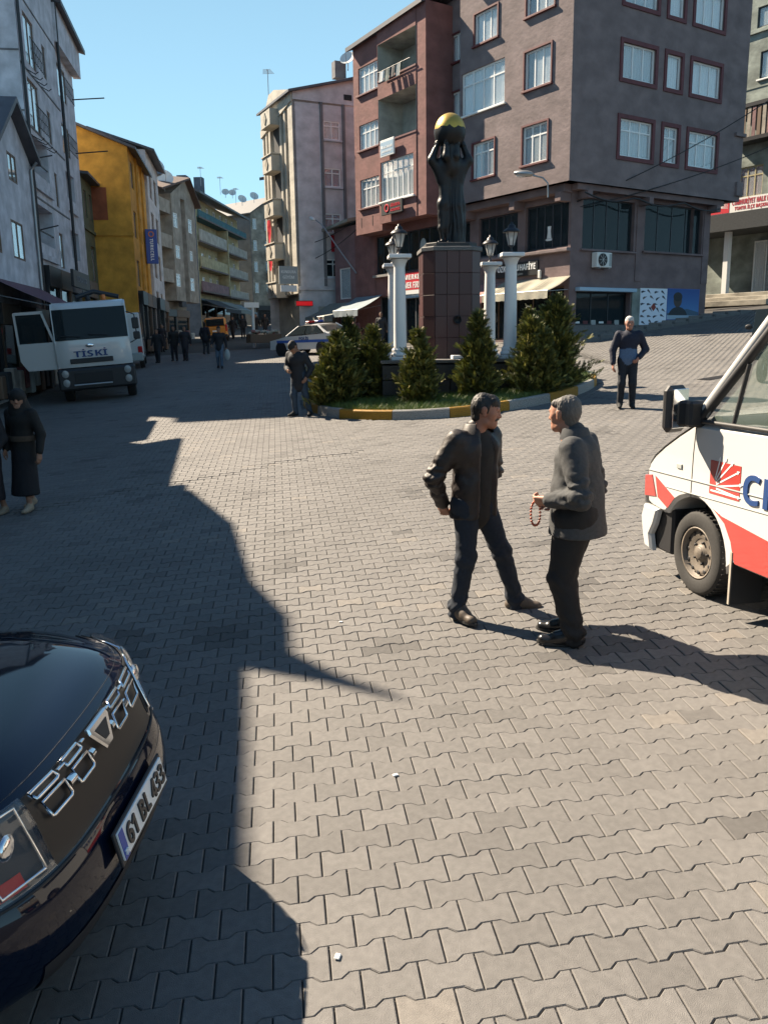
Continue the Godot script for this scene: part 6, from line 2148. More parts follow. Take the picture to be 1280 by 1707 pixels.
# ------------------------------------------------------------------ people
# a head about 23 cm high round the origin of xf, looking along +z; ids: 0 skin, 1 hair, 2 lips, 3 eyes, 4 scarf or cap
func head_field(f: SDF, o: Dictionary, hair_only := false) -> void:
	var X := Vector3(1, 0, 0)
	var hair: String = o.get("hair", "short")
	if not hair_only:
		f.cone(Vector3(0, 0.030, -0.022), Vector3(0, 0.034, 0.012), 0.094, 0.086, 0, 0.03, X, 1.2)
		f.cone(Vector3(0, 0.0, 0.03), Vector3(0, -0.06, 0.045), 0.070, 0.052, 0, 0.03, X, 1.12)
		f.cone(Vector3(-0.03, -0.075, 0.02), Vector3(0, -0.092, 0.066), 0.034, 0.026, 0, 0.03)
		f.cone(Vector3(0.03, -0.075, 0.02), Vector3(0, -0.092, 0.066), 0.034, 0.026, 0, 0.03)
		f.cone(Vector3(-0.045, -0.012, 0.055), Vector3(-0.04, -0.03, 0.05), 0.024, 0.026, 0, 0.025)
		f.cone(Vector3(0.045, -0.012, 0.055), Vector3(0.04, -0.03, 0.05), 0.024, 0.026, 0, 0.025)
		f.cone(Vector3(0, -0.055, -0.022), Vector3(0, -0.22, -0.045), 0.054, 0.062, 0, 0.03)
		f.cone(Vector3(0, 0.024, 0.088), Vector3(0, -0.022, 0.113), 0.010, 0.014, 0, 0.012)
		f.cone(Vector3(-0.012, -0.027, 0.1), Vector3(0.012, -0.027, 0.1), 0.010, 0.010, 0, 0.008)
		f.cone(Vector3(-0.036, 0.034, 0.083), Vector3(0.036, 0.034, 0.083), 0.013, 0.013, 0, 0.012)
		for s in [-1.0, 1.0]:
			f.cone(Vector3(s * 0.031, 0.013, 0.1), Vector3(s * 0.034, 0.013, 0.1), 0.013, 0.013, 0, 0.012, Vector3.ZERO, 1.0, true)
			f.cone(Vector3(s * 0.031, 0.013, 0.079), Vector3(s * 0.031, 0.0131, 0.079), 0.011, 0.011, 3, 0.002)
			f.cone(Vector3(s * 0.018, 0.040, 0.093), Vector3(s * 0.046, 0.038, 0.083), 0.006, 0.005, 1, 0.003)
			f.cone(Vector3(s * 0.080, 0.020, -0.012), Vector3(s * 0.081, -0.022, -0.004), 0.024, 0.015, 0, 0.008, X, 2.4)
		f.cone(Vector3(-0.02, -0.056, 0.092), Vector3(0.02, -0.056, 0.092), 0.007, 0.007, 2, 0.005)
		f.cone(Vector3(-0.017, -0.066, 0.090), Vector3(0.017, -0.066, 0.090), 0.007, 0.007, 2, 0.005)
		if o.get("moustache", false):
			f.cone(Vector3(0, -0.043, 0.101), Vector3(-0.034, -0.053, 0.086), 0.010, 0.006, 1, 0.004)
			f.cone(Vector3(0, -0.043, 0.101), Vector3(0.034, -0.053, 0.086), 0.010, 0.006, 1, 0.004)
	if hair == "short":
		f.cone(Vector3(0, 0.050, -0.028), Vector3(0, 0.058, 0.022), 0.094, 0.080, 1, 0.006, X, 1.16)
		f.cone(Vector3(0, 0.015, -0.045), Vector3(0, -0.045, -0.050), 0.080, 0.058, 1, 0.02, X, 1.02)
		for s in [-1.0, 1.0]:
			f.cone(Vector3(s * 0.062, 0.045, 0.01), Vector3(s * 0.068, 0.0, 0.012), 0.022, 0.010, 1, 0.012)
		f.cone(Vector3(-0.04, 0.09, 0.05), Vector3(0.045, 0.092, 0.05), 0.022, 0.024, 1, 0.02)
	elif hair == "bald":
		f.cone(Vector3(0, 0.030, -0.050), Vector3(0, -0.045, -0.052), 0.082, 0.058, 1, 0.02, X, 1.04)
		for s in [-1.0, 1.0]:
			f.cone(Vector3(s * 0.055, 0.055, -0.03), Vector3(s * 0.068, 0.015, 0.012), 0.036, 0.014, 1, 0.015)
		f.cone(Vector3(0, 0.060, -0.055), Vector3(0, 0.02, -0.055), 0.080, 0.082, 1, 0.02, X, 1.05)
		for s in [-1.0, 1.0]:
			f.cone(Vector3(s * 0.040, 0.088, -0.03), Vector3(s * 0.045, 0.082, 0.035), 0.042, 0.03, 1, 0.02)
	elif hair == "cap":
		f.cone(Vector3(0, 0.062, -0.025), Vector3(0, 0.066, 0.02), 0.098, 0.09, 4, 0.006, X, 1.12)
		f.cone(Vector3(0, 0.055, 0.07), Vector3(0, 0.048, 0.115), 0.05, 0.035, 4, 0.02, Vector3.UP, 3.0)
		f.cone(Vector3(0, 0.0, -0.045), Vector3(0, -0.04, -0.05), 0.08, 0.058, 1, 0.02)
	elif hair == "scarf":
		f.cone(Vector3(0, 0.045, -0.035), Vector3(0, 0.05, 0.01), 0.112, 0.1, 4, 0.01, X, 1.1)
		f.cone(Vector3(0, -0.0, -0.05), Vector3(0, -0.17, -0.05), 0.112, 0.165, 4, 0.04)
		f.cone(Vector3(0, -0.13, 0.03), Vector3(0, -0.2, 0.03), 0.07, 0.11, 4, 0.04)
		for s in [-1.0, 1.0]:
			f.cone(Vector3(s * 0.07, 0.03, 0.02), Vector3(s * 0.065, -0.09, 0.03), 0.035, 0.035, 4, 0.03)


# five bent fingers and a thumb; dir runs along the fingers, palm is where the palm looks, side turns the thumb
func hand(mb: MB, wrist: Vector3, dir: Vector3, palm: Vector3, left: bool, curl: float, cols: Array, cell: float, s := 1.0) -> void:
	var y := dir.normalized()
	var z := (palm - y * palm.dot(y)).normalized()
	var x := y.cross(z)
	var f := SDF.new(Vector3(-0.085, -0.05, -0.06), Vector3(0.085, 0.21, 0.1), cell)
	var sd := 1.0 if left else -1.0
	for i in 4:
		var bx := (0.029 - 0.0195 * i) * sd
		f.cone(Vector3(bx * 0.7, 0.0, 0), Vector3(bx, 0.085 - 0.004 * absf(i - 1.0), -0.002), 0.017, 0.0125, 0, 0.012)
		var p := Vector3(bx, 0.085 - 0.004 * absf(i - 1.0), -0.002)
		var a := 0.15
		var seg: Array = [[0.040, 0.025, 0.02], [0.044, 0.028, 0.021], [0.041, 0.026, 0.02], [0.032, 0.02, 0.018]][i]
		for k in 3:
			a += curl * [0.55, 0.9, 0.7][k]
			var q: Vector3 = p + Vector3(bx * 0.04, cos(a), sin(a)) * seg[k]
			f.cone(p, q, 0.0095 - 0.0008 * k, 0.0088 - 0.0008 * k, 0, 0.003)
			p = q
	f.cone(Vector3(0.012 * sd, 0.01, 0.004), Vector3(0.045 * sd, 0.045, 0.015), 0.019, 0.0125, 0, 0.012)
	f.cone(Vector3(0.045 * sd, 0.045, 0.015), Vector3(0.052 * sd, 0.075, 0.028), 0.0115, 0.0105, 0, 0.005)
	f.cone(Vector3(0.052 * sd, 0.075, 0.028), Vector3(0.045 * sd, 0.098, 0.036), 0.0105, 0.0085, 0, 0.004)
	f.cone(Vector3(0, -0.045, 0), Vector3(0, 0.01, 0), 0.027, 0.026, 0, 0.015, Vector3(0, 0, 1), 1.25)
	f.surface(mb, cols, null, Transform3D(Basis(x, y, z) * s, wrist))


# joints of a standing figure 1.74 m tall, +z forward, +x to the figure's left
func pose(o: Dictionary) -> Dictionary:
	var j := {
		"la": Vector3(0.10, 0.085, -0.01), "ra": Vector3(-0.10, 0.085, -0.01), "lt": Vector3(0.13, 0.03, 0.17), "rt": Vector3(-0.13, 0.03, 0.17),
		"hips": Vector3(0, 0.94, 0), "chest": Vector3(0, 1.30, 0.0), "neck": Vector3(0, 1.47, -0.01), "head": Vector3(0, 1.625, 0.025),
		"le": Vector3(0.27, 1.14, -0.04), "re": Vector3(-0.27, 1.14, -0.04), "lw": Vector3(0.27, 0.89, 0.05), "rw": Vector3(-0.27, 0.89, 0.05), "look": Vector3(0, 0, 1)}
	j.merge(o, true)
	var hp: Vector3 = j.hips
	j["lh"] = hp + Vector3(0.09, -0.03, 0)
	j["rh"] = hp + Vector3(-0.09, -0.03, 0)
	for s in ["l", "r"]:
		if not j.has(s + "k"):
			var m: Vector3 = (j[s + "h"] as Vector3).lerp(j[s + "a"], 0.52)
			var span: float = (j[s + "h"] as Vector3).distance_to(j[s + "a"])
			j[s + "k"] = m + Vector3(0, 0, sqrt(maxf(0.0006, pow(0.421, 2.0) - pow(minf(span * 0.5, 0.42), 2.0))))
	var tw: float = j.get("twist", 0.0)
	var ch: Vector3 = j.chest
	var across := Vector3(cos(tw), 0, -sin(tw))
	j["ls"] = ch + across * 0.185 + Vector3(0, 0.115, -0.01)
	j["rs"] = ch - across * 0.185 + Vector3(0, 0.115, -0.01)
	return j


func head_basis(look: Vector3) -> Basis:
	var z := look.normalized()
	var x := Vector3.UP.cross(z).normalized()
	return Basis(x, z.cross(x), z)


func coat_arms(f: SDF, j: Dictionary, i: int, thick: float) -> void:
	for s in ["l", "r"]:
		f.cone(j[s + "s"], j[s + "e"], 0.074 * thick, 0.060 * thick, i, 0.05)
		f.cone(j[s + "e"], j[s + "w"], 0.060 * thick, 0.047 * thick, i, 0.03)


func legs(f: SDF, j: Dictionary, i: int, thick: float, shin_end := 0.0) -> void:
	for s in ["l", "r"]:
		f.cone(j[s + "h"], j[s + "k"], 0.098 * thick, 0.070 * thick, i, 0.045)
		var a: Vector3 = j[s + "a"]
		f.cone(j[s + "k"], a + Vector3(0, shin_end, 0), 0.070 * thick, 0.058 * thick, i, 0.035)
	f.cone(j.hips + Vector3(-0.06, 0.0, -0.015), j.hips + Vector3(0.06, 0.0, -0.015), 0.118 * thick, 0.118 * thick, i, 0.05)


func shoes(f: SDF, j: Dictionary, i: int, big := 1.0) -> void:
	for s in ["l", "r"]:
		var a: Vector3 = j[s + "a"]
		var t: Vector3 = j[s + "t"]
		var heel := a + (a - t) * Vector3(1, 0, 1) * 0.18
		heel.y = a.y - 0.04
		f.cone(heel, t, 0.042 * big, 0.036 * big, i, 0.02, Vector3.UP, 1.15)
		f.cone(a, a.lerp(t, 0.5) + Vector3(0, -0.005, 0), 0.047 * big, 0.04 * big, i, 0.03)


# a person as one skin with coloured clothes (middle distance and far)
func person(label: String, at: Vector3, dir: float, pj: Dictionary, c: Dictionary, cell := 0.02, hgt := 1.74, group := "") -> Node3D:
	var t := thing("person", label, "person", at, face_basis(dir), group)
	var j := pose(pj)
	var k := hgt / 1.74
	var xf := Transform3D(Basis().scaled(Vector3.ONE * k), Vector3.ZERO)
	var skin: Color = c.get("skin", Color(0.32, 0.17, 0.11))
	var cols := [skin, c.get("hair", Color(0.02, 0.016, 0.013)), c.get("jacket", Color(0.02, 0.022, 0.03)), c.get("trousers", Color(0.02, 0.022, 0.03)), c.get("shoes", Color(0.015, 0.015, 0.015)), c.get("cap", Color(0.012, 0.012, 0.014)), c.get("band", c.get("jacket", Color(0.02, 0.022, 0.03)))]
	var lo := Vector3(-0.5, -0.04, -0.5)
	var hi := Vector3(0.5, 1.55, 0.5)
	for q in j.values():
		if q is Vector3:
			lo = lo.min(q - Vector3(0.17, 0.12, 0.17))
			hi = hi.max(q + Vector3(0.17, 0.0, 0.17))
	hi.y = 1.9 if cell > 0.025 else 1.6
	var f := SDF.new(lo, hi, cell)
	var Z := Vector3(0, 0, 1)
	var skirt: bool = c.get("skirt", false)
	if skirt:
		# the hem is cut flat before the legs are added below it
		f.cone(j.hips, (j.lk + j.rk) * 0.5 + Vector3(0, -0.34, 0), 0.165, c.get("skirt_r", 0.215), 3, 0.05, Z, 1.2)
		f.cut_below(0.24)
		for s in ["l", "r"]:
			f.cone(j[s + "k"], j[s + "a"], 0.05, 0.038, 0, 0.01)
	else:
		legs(f, j, 3, 1.05)
	shoes(f, j, 4, 1.05)
	var hem: float = c.get("hem", 0.84)
	var waist: Vector3 = (j.hips as Vector3).lerp(j.chest, 0.4)
	f.cone(j.chest + Vector3(-0.075, 0.03, 0), j.chest + Vector3(0.075, 0.03, 0), 0.13, 0.13, 2, 0.06, Z, 1.1)
	f.cone(waist, j.chest, 0.155, 0.18, 2, 0.06, Z, 1.25)
	f.cone(Vector3(j.hips.x, hem, j.hips.z), waist, 0.178, 0.165, 6, 0.04, Z, 1.2)
	f.cone(j.chest + Vector3(0, 0.1, 0), j.neck, 0.09, 0.062, 2, 0.05)
	coat_arms(f, j, 2, 1.12)
	var mb := MB.new()
	var nz := FastNoiseLite.new()
	nz.frequency = 7.0
	nz.seed = int(at.x * 10)
	var hx := Transform3D(head_basis(j.look), j.head)
	if cell > 0.025:
		for s in ["l", "r"]:
			var dd: Vector3 = ((j[s + "w"] as Vector3) - (j[s + "e"] as Vector3)).normalized()
			f.cone(j[s + "w"], j[s + "w"] + dd * 0.13, 0.038, 0.03, 0, 0.02)
		var hb: Basis = hx.basis
		f.cone(j.neck, j.head, 0.055, 0.06, 0, 0.03)
		f.cone(j.head + hb * Vector3(0, 0.03, -0.01), j.head + hb * Vector3(0, -0.05, 0.035), 0.092, 0.06, 0, 0.02, hb.x, 1.15)
		f.cone(j.head + hb * Vector3(0, 0.05, -0.035), j.head + hb * Vector3(0, 0.0, -0.05), 0.094, 0.08, 5 if c.get("style", "short") in ["cap", "scarf"] else 1, 0.01, hb.x, 1.1)
	f.surface(mb, cols, func(p: Vector3) -> float: return nz.get_noise_3d(p.x, p.y * 0.7, p.z) * 0.008 * smoothstep(0.12, 0.3, p.y), xf)
	if cell <= 0.025:
		var hf := SDF.new(Vector3(-0.2, -0.26, -0.24), Vector3(0.2, 0.19, 0.17), 0.0085)
		head_field(hf, {"hair": c.get("style", "short"), "moustache": c.get("moustache", false)})
		hf.surface(mb, [skin, cols[1], skin * 0.75, Color(0.03, 0.025, 0.02), cols[5]], null, xf * hx)
		for s in ["l", "r"]:
			var dd: Vector3 = (j[s + "w"] as Vector3) - (j[s + "e"] as Vector3)
			hand(mb, k * ((j[s + "w"] as Vector3) + dd.normalized() * 0.03), dd, j.get(s + "palm", Vector3(-0.8 if s == "l" else 0.8, 0, -0.3)), s == "l", j.get(s + "curl", 0.45), [skin], 0.0075, k)
	put("body", mb, M.clothed, t)
	return t


# a near person: a skin body with garments over it
func near_person(label: String, at: Vector3, dir: float, pj: Dictionary, c: Dictionary, hgt: float) -> Node3D:
	var t := thing("person", label, "person", at, face_basis(dir))
	var j := pose(pj)
	var k := hgt / 1.74
	var xf := Transform3D(Basis().scaled(Vector3.ONE * k), Vector3.ZERO)
	var Z := Vector3(0, 0, 1)
	var skin: Color = c.skin
	# body: trunk and limbs under the clothes, then head and hands in finer grids
	var lo := Vector3(-0.45, -0.03, -0.42)
	var hi := Vector3(0.45, 1.58, 0.42)
	for q in j.values():
		if q is Vector3:
			lo = lo.min(q - Vector3(0.14, 0.06, 0.14))
			hi = hi.max(Vector3(q.x + 0.14, 1.58, q.z + 0.14))
	lo.y = -0.03
	var f := SDF.new(lo, hi, 0.018)
	legs(f, j, 0, 0.78)
	for s in ["l", "r"]:
		f.cone(j[s + "a"], j[s + "t"], 0.035, 0.028, 0, 0.02)
	f.cone(j.hips, j.chest, 0.12, 0.15, 0, 0.06, Z, 1.25)
	f.cone(j.chest + Vector3(0, 0.08, 0), j.neck + Vector3(0, 0.04, 0), 0.07, 0.055, 0, 0.05)
	coat_arms(f, j, 0, 0.72)
	var mb := MB.new()
	f.surface(mb, [skin], null, xf)
	var hx := Transform3D(head_basis(j.look) * Basis.from_scale(Vector3.ONE * 0.95), j.head)
	var hf := SDF.new(Vector3(-0.13, -0.25, -0.17), Vector3(0.13, 0.16, 0.15), 0.0042)
	head_field(hf, {"hair": "none", "moustache": c.get("moustache", false)})
	var hn := FastNoiseLite.new()
	hn.frequency = 30.0
	var stub: Color = c.get("stubble", skin)
	hf.surface(mb, [skin, c.brow, skin * Color(0.8, 0.55, 0.55), Color(0.02, 0.016, 0.014)], func(p: Vector3) -> float: return hn.get_noise_3d(p.x, p.y, p.z) * 0.0012, xf * hx)
	for s in ["l", "r"]:
		var dd: Vector3 = (j[s + "w"] as Vector3) - (j[s + "e"] as Vector3)
		hand(mb, k * ((j[s + "w"] as Vector3) + dd.normalized() * 0.035), dd, j.get(s + "palm", Vector3(-0.8 if s == "l" else 0.8, 0, -0.3)), s == "l", j.get(s + "curl", 0.5), [skin], 0.005, k)
	put("body", mb, M.skin, t)
	var hh := SDF.new(Vector3(-0.13, -0.14, -0.17), Vector3(0.13, 0.17, 0.13), 0.005)
	head_field(hh, {"hair": c.style}, true)
	var hm := MB.new()
	hh.surface(hm, [Color.WHITE], func(p: Vector3) -> float: return hn.get_noise_3d(p.x * 2.0, p.y * 0.8, p.z * 2.0) * 0.005, xf * hx)
	hm.tinted = false
	put("hair", hm, M[c.hair_mat], t)
	var nz := FastNoiseLite.new()
	nz.frequency = 5.5
	nz.seed = int(hgt * 100)
	# shirt in the opening of the jacket
	var sf := SDF.new(lo + Vector3(0, 0.7, 0), hi, 0.014)
	sf.cone(j.hips + Vector3(0, -0.08, 0.0), j.chest, 0.148, 0.162, 0, 0.05, Z, 1.22)
	sf.cone(j.chest + Vector3(0, 0.07, 0.005), j.neck + Vector3(0, 0.03, 0.005), 0.095, 0.066, 0, 0.05)
	var sm := MB.new()
	sf.surface(sm, [Color.WHITE], func(p: Vector3) -> float: return nz.get_noise_3d(p.x, p.y * 1.3, p.z) * 0.008, xf)
	sm.tinted = false
	put("shirt", sm, M[c.shirt_mat], t)
	# jacket
	var jf := SDF.new(lo + Vector3(-0.04, 0.55, -0.04), hi + Vector3(0.04, 0.06, 0.04), 0.0105)
	var hem: float = c.hem
	var wst: Vector3 = (j.hips as Vector3).lerp(j.chest, 0.4)
	jf.cone(j.chest + Vector3(-0.085, 0.035, -0.005), j.chest + Vector3(0.085, 0.035, -0.005), 0.128, 0.128, 0, 0.06, Z, 1.1)
	jf.cone(wst, j.chest, c.get("waist_r", 0.168), 0.185, 0, 0.06, Z, 1.2)
	jf.cone(Vector3(j.hips.x, hem - 0.02, j.hips.z - 0.01), wst, c.get("hem_r", 0.19), c.get("waist_r", 0.168), 0, 0.05, Z, 1.18)
	jf.cone(j.chest + Vector3(0, 0.1, -0.01), j.neck + Vector3(0, 0.035, -0.012), 0.1, 0.071, 0, 0.05)
	coat_arms(jf, j, 0, 1.16)
	# flat hem, open front with the collar cut away
	jf.cut_below(hem)
	if c.get("open", 0.0) > 0.0:
		var op: float = c.open
		var ch: Vector3 = j.chest
		jf.cone(Vector3(j.hips.x, hem - 0.1, j.hips.z + 0.21), Vector3(ch.x, ch.y - 0.05, ch.z + 0.2), op * 1.1, op, 0, 0.02, Vector3.ZERO, 1.0, true)
		jf.cone(Vector3(ch.x, ch.y - 0.05, ch.z + 0.2), Vector3(j.neck.x, j.neck.y + 0.06, j.neck.z + 0.1), op, 0.055, 0, 0.02, Vector3.ZERO, 1.0, true)
	var jm := MB.new()
	var crease: float = c.get("crease", 0.010)
	var arms := [j.le, j.re]
	jf.surface(jm, [Color.WHITE], func(p: Vector3) -> float:
		var e := minf(p.distance_to(arms[0]), p.distance_to(arms[1]))
		var near := 1.0 - smoothstep(0.05, 0.26, e)
		return nz.get_noise_3d(p.x * 0.9, p.y * 1.1, p.z * 0.9) * crease + near * 0.009 * sin(p.y * 75.0 + nz.get_noise_3d(p.x, p.y, p.z) * 6.0), xf)
	jm.tinted = false
	put("jacket", jm, M[c.jacket_mat], t)
	# lapels and collar strip as a folded band round the neck
	var nk: Vector3 = j.neck
	var colr := []
	for i in 13:
		var a := lerpf(-2.2, 2.2, i / 12.0)
		var p0 := nk + Vector3(sin(a) * 0.085, 0.02 - 0.05 * (1.0 - cos(a)) * 0.0, -cos(a) * 0.075)
		colr.append(PackedVector3Array([xf * (p0 + Vector3(0, 0.045, 0)), xf * (p0 + Vector3(sin(a) * 0.02, 0.04, -cos(a) * 0.02)), xf * (p0 + Vector3(sin(a) * 0.05, -0.03, -cos(a) * 0.045))]))
	put("collar", MB.new().skin(colr), M[c.jacket_mat], t)
	# trousers, gathered a little at the ankle
	var tf := SDF.new(Vector3(lo.x, -0.02, lo.z), Vector3(hi.x, 1.12, hi.z), 0.0115)
	legs(tf, j, 0, c.get("leg", 1.08), 0.02)
	for s in ["l", "r"]:
		var a: Vector3 = j[s + "a"]
		tf.cone(a + Vector3(0, 0.02, -0.005), a + Vector3(0, -0.03, 0.0), 0.066, 0.07, 0, 0.03)
	var tm := MB.new()
	var knees := [j.lk, j.rk]
	tf.surface(tm, [Color.WHITE], func(p: Vector3) -> float:
		var e := minf(p.distance_to(knees[0]), p.distance_to(knees[1]))
		var low := 1.0 - smoothstep(0.1, 0.34, p.y)
		return nz.get_noise_3d(p.x, p.y * 0.8, p.z) * 0.009 + (low * 0.008 + (1.0 - smoothstep(0.05, 0.22, e)) * 0.005) * sin(p.y * 60.0 + nz.get_noise_3d(p.x, p.y * 0.3, p.z) * 7.0), xf)
	tm.tinted = false
	put("trousers", tm, M[c.trouser_mat], t)
	for s in ["l", "r"]:
		var one := {"la": j[s + "a"], "lt": j[s + "t"], "ra": j[s + "a"], "rt": j[s + "t"]}
		var a: Vector3 = j[s + "a"]
		var shf := SDF.new(a.min(j[s + "t"]) - Vector3(0.13, 0.12, 0.13), a.max(j[s + "t"]) + Vector3(0.13, 0.1, 0.13), 0.008)
		shoes(shf, one, 0, 1.08)
		var shm := MB.new()
		shf.surface(shm, [Color.WHITE], null, xf)
		shm.tinted = false
		var sh := put("shoe", shm, M[c.shoe_mat], t)
		var d: Vector3 = j[s + "t"] - a
		d.y = 0
		var sb := Basis(Vector3.UP.cross(d.normalized()), Vector3.UP, d.normalized())
		var sole := PackedVector2Array()
		for i in 18:
			var q := TAU * i / 18
			var yy := sin(q)
			sole.append(Vector2(cos(q) * (0.047 if yy > 0 else 0.04), yy * 0.145))
		put("sole", MB.new().prism(sole, 0.0, 0.022, xf * Transform3D(sb * Basis(Vector3(1, 0, 0), Vector3(0, 0, 1), Vector3(0, 1, 0)), Vector3((a.x + j[s + "t"].x) * 0.5, minf(a.y - 0.085, j[s + "t"].y - 0.03), (a.z + j[s + "t"].z) * 0.5) + d.normalized() * 0.01)), M.rubber, sh)
	return t


func people() -> void:
	# the two men talking
	var a := near_person("man in open brown leather jacket and jeans leaning in to listen, legs apart", on(0.79, -6.38), 138,
		{"la": Vector3(0.25, 0.085, 0.10), "lt": Vector3(0.37, 0.03, 0.22), "ra": Vector3(-0.22, 0.085, -0.08), "rt": Vector3(-0.25, 0.03, 0.09), "hips": Vector3(-0.08, 0.91, -0.04), "chest": Vector3(-0.085, 1.27, -0.03), "neck": Vector3(-0.08, 1.435, -0.015), "head": Vector3(-0.055, 1.585, 0.045),
		"re": Vector3(-0.385, 1.11, -0.17), "rw": Vector3(-0.26, 0.90, -0.21), "le": Vector3(0.25, 1.10, -0.14), "lw": Vector3(0.12, 0.92, -0.20), "look": Vector3(0.62, -0.16, 0.78), "rk": Vector3(-0.19, 0.49, -0.02), "lk": Vector3(0.12, 0.50, 0.06), "rcurl": 1.0, "lcurl": 1.0},
		{"skin": Color(0.30, 0.135, 0.085), "brow": Color(0.016, 0.012, 0.01), "moustache": true, "style": "short", "hair_mat": "hair_dark", "shirt_mat": "shirt_dark", "jacket_mat": "leather_brown", "trouser_mat": "denim", "shoe_mat": "shoe_brown", "hem": 0.79, "waist_r": 0.18, "hem_r": 0.195, "open": 0.11, "crease": 0.014, "leg": 1.06}, 1.78)
	var b := near_person("balding grey-haired man in grey suit jacket holding red beads, seen from behind", on(1.36, -5.76), -62,
		{"la": Vector3(0.11, 0.085, -0.03), "lt": Vector3(0.15, 0.03, 0.17), "ra": Vector3(-0.10, 0.085, 0.06), "rt": Vector3(-0.12, 0.03, 0.26), "chest": Vector3(0, 1.29, 0.01), "neck": Vector3(0, 1.465, 0.04), "head": Vector3(0.0, 1.615, 0.115), "le": Vector3(0.29, 1.09, -0.10), "lw": Vector3(0.21, 1.05, 0.13), "re": Vector3(-0.28, 1.08, -0.06), "rw": Vector3(-0.18, 1.0, 0.17), "look": Vector3(-0.3, -0.08, 1.0), "lcurl": 0.95, "lpalm": Vector3(-0.6, 0.3, 0.0), "rcurl": 0.8},
		{"skin": Color(0.36, 0.18, 0.12), "brow": Color(0.10, 0.095, 0.09), "style": "bald", "hair_mat": "hair_grey", "shirt_mat": "sign_white", "jacket_mat": "suit_grey", "trouser_mat": "trouser_black", "shoe_mat": "shoe_black", "hem": 0.79, "open": 0.05, "crease": 0.009, "hem_r": 0.235, "waist_r": 0.203, "leg": 1.36}, 1.76)
	# jacket flap pockets
	var beads := thing("prayer_beads", "string of small red prayer beads hanging from the grey-suited man's hand", "beads", b.transform * (Vector3(0.165, 0.985, 0.25)), face_basis(-62))
	for i in 22:
		var q := TAU * i / 22
		put("bead", MB.new().ball(Vector3(0.004 * sin(q * 3.0), 0.085 * cos(q) - 0.035, 0.035 * sin(q)), Vector3.ONE * 0.0095, 8, 6), M.bead_red, beads)
	# man with cap at the kerb
	person("man in black cap and dark coat looking down, one foot on the kerb", on(-1.87, -19.05), 205,
		{"la": Vector3(0.20, 0.085, -0.10), "lt": Vector3(0.26, 0.03, 0.07), "ra": Vector3(-0.10, 0.085, 0.03), "rt": Vector3(-0.16, 0.03, 0.22), "chest": Vector3(0.0, 1.26, 0.08), "neck": Vector3(0, 1.41, 0.13), "head": Vector3(0, 1.53, 0.21), "look": Vector3(-0.15, -0.75, 0.8), "re": Vector3(-0.28, 1.08, 0.04), "rw": Vector3(-0.12, 1.03, 0.27), "le": Vector3(0.32, 1.08, -0.03), "lw": Vector3(0.27, 0.90, 0.10), "rcurl": 0.8},
		{"style": "cap", "jacket": Color(0.014, 0.016, 0.024), "trousers": Color(0.035, 0.055, 0.09), "hem": 0.72}, 0.018, 1.74)
	person("white-haired man in navy jacket with pale blue panel, hand on hip", on(4.86, -16.75), 192,
		{"la": Vector3(0.11, 0.085, 0.0), "ra": Vector3(-0.12, 0.085, 0.0), "le": Vector3(0.33, 1.13, -0.08), "lw": Vector3(0.20, 0.98, 0.10), "re": Vector3(-0.29, 1.12, -0.03), "rw": Vector3(-0.28, 0.88, 0.06), "look": Vector3(0.1, 0.0, 1.0), "lcurl": 0.9},
		{"style": "short", "hair": Color(0.55, 0.54, 0.52), "skin": Color(0.40, 0.19, 0.13), "jacket": Color(0.010, 0.014, 0.035), "band": Color(0.09, 0.15, 0.26), "trousers": Color(0.010, 0.012, 0.022), "hem": 0.98}, 0.018, 1.77)
	person("woman in black headscarf, black coat with belt and long skirt walking", on(-4.88, -11.3), 196,
		{"la": Vector3(0.09, 0.085, 0.10), "lt": Vector3(0.11, 0.03, 0.26), "ra": Vector3(-0.09, 0.12, -0.20), "rt": Vector3(-0.11, 0.04, -0.06), "look": Vector3(0.5, -0.2, 1.0), "le": Vector3(0.28, 1.12, -0.05), "lw": Vector3(0.30, 0.88, 0.04), "re": Vector3(-0.26, 1.13, -0.08), "rw": Vector3(-0.22, 0.92, 0.10)},
		{"style": "scarf", "cap": Color(0.005, 0.005, 0.006), "jacket": Color(0.005, 0.005, 0.007), "band": Color(0.006, 0.006, 0.007), "trousers": Color(0.006, 0.006, 0.008), "shoes": Color(0.36, 0.28, 0.20), "skirt": true, "hem": 0.8}, 0.018, 1.63)
	var belt := tag(put("belt", MB.new().lathe([[0.17, -0.035], [0.185, -0.035], [0.185, 0.035], [0.17, 0.035]], 24, Transform3D(face_basis(196) * Basis.from_scale(Vector3(1.0, 1, 0.86)), on(-4.88, -11.3, 1.0))), M.bark), "brown patterned belt round the headscarfed woman's coat", "belt")
	person("woman in black cut by the left edge of the picture", on(-5.30, -11.15), 200,
		{"la": Vector3(0.09, 0.085, -0.12), "lt": Vector3(0.11, 0.03, 0.04), "ra": Vector3(-0.09, 0.085, 0.12), "rt": Vector3(-0.11, 0.03, 0.28), "lw": Vector3(0.24, 0.95, 0.14)},
		{"style": "scarf", "skirt": true, "skirt_r": 0.24, "cap": Color(0.01, 0.01, 0.012), "jacket": Color(0.01, 0.01, 0.013), "trousers": Color(0.014, 0.011, 0.013), "shoes": Color(0.30, 0.24, 0.18), "hem": 0.8}, 0.02, 1.6)
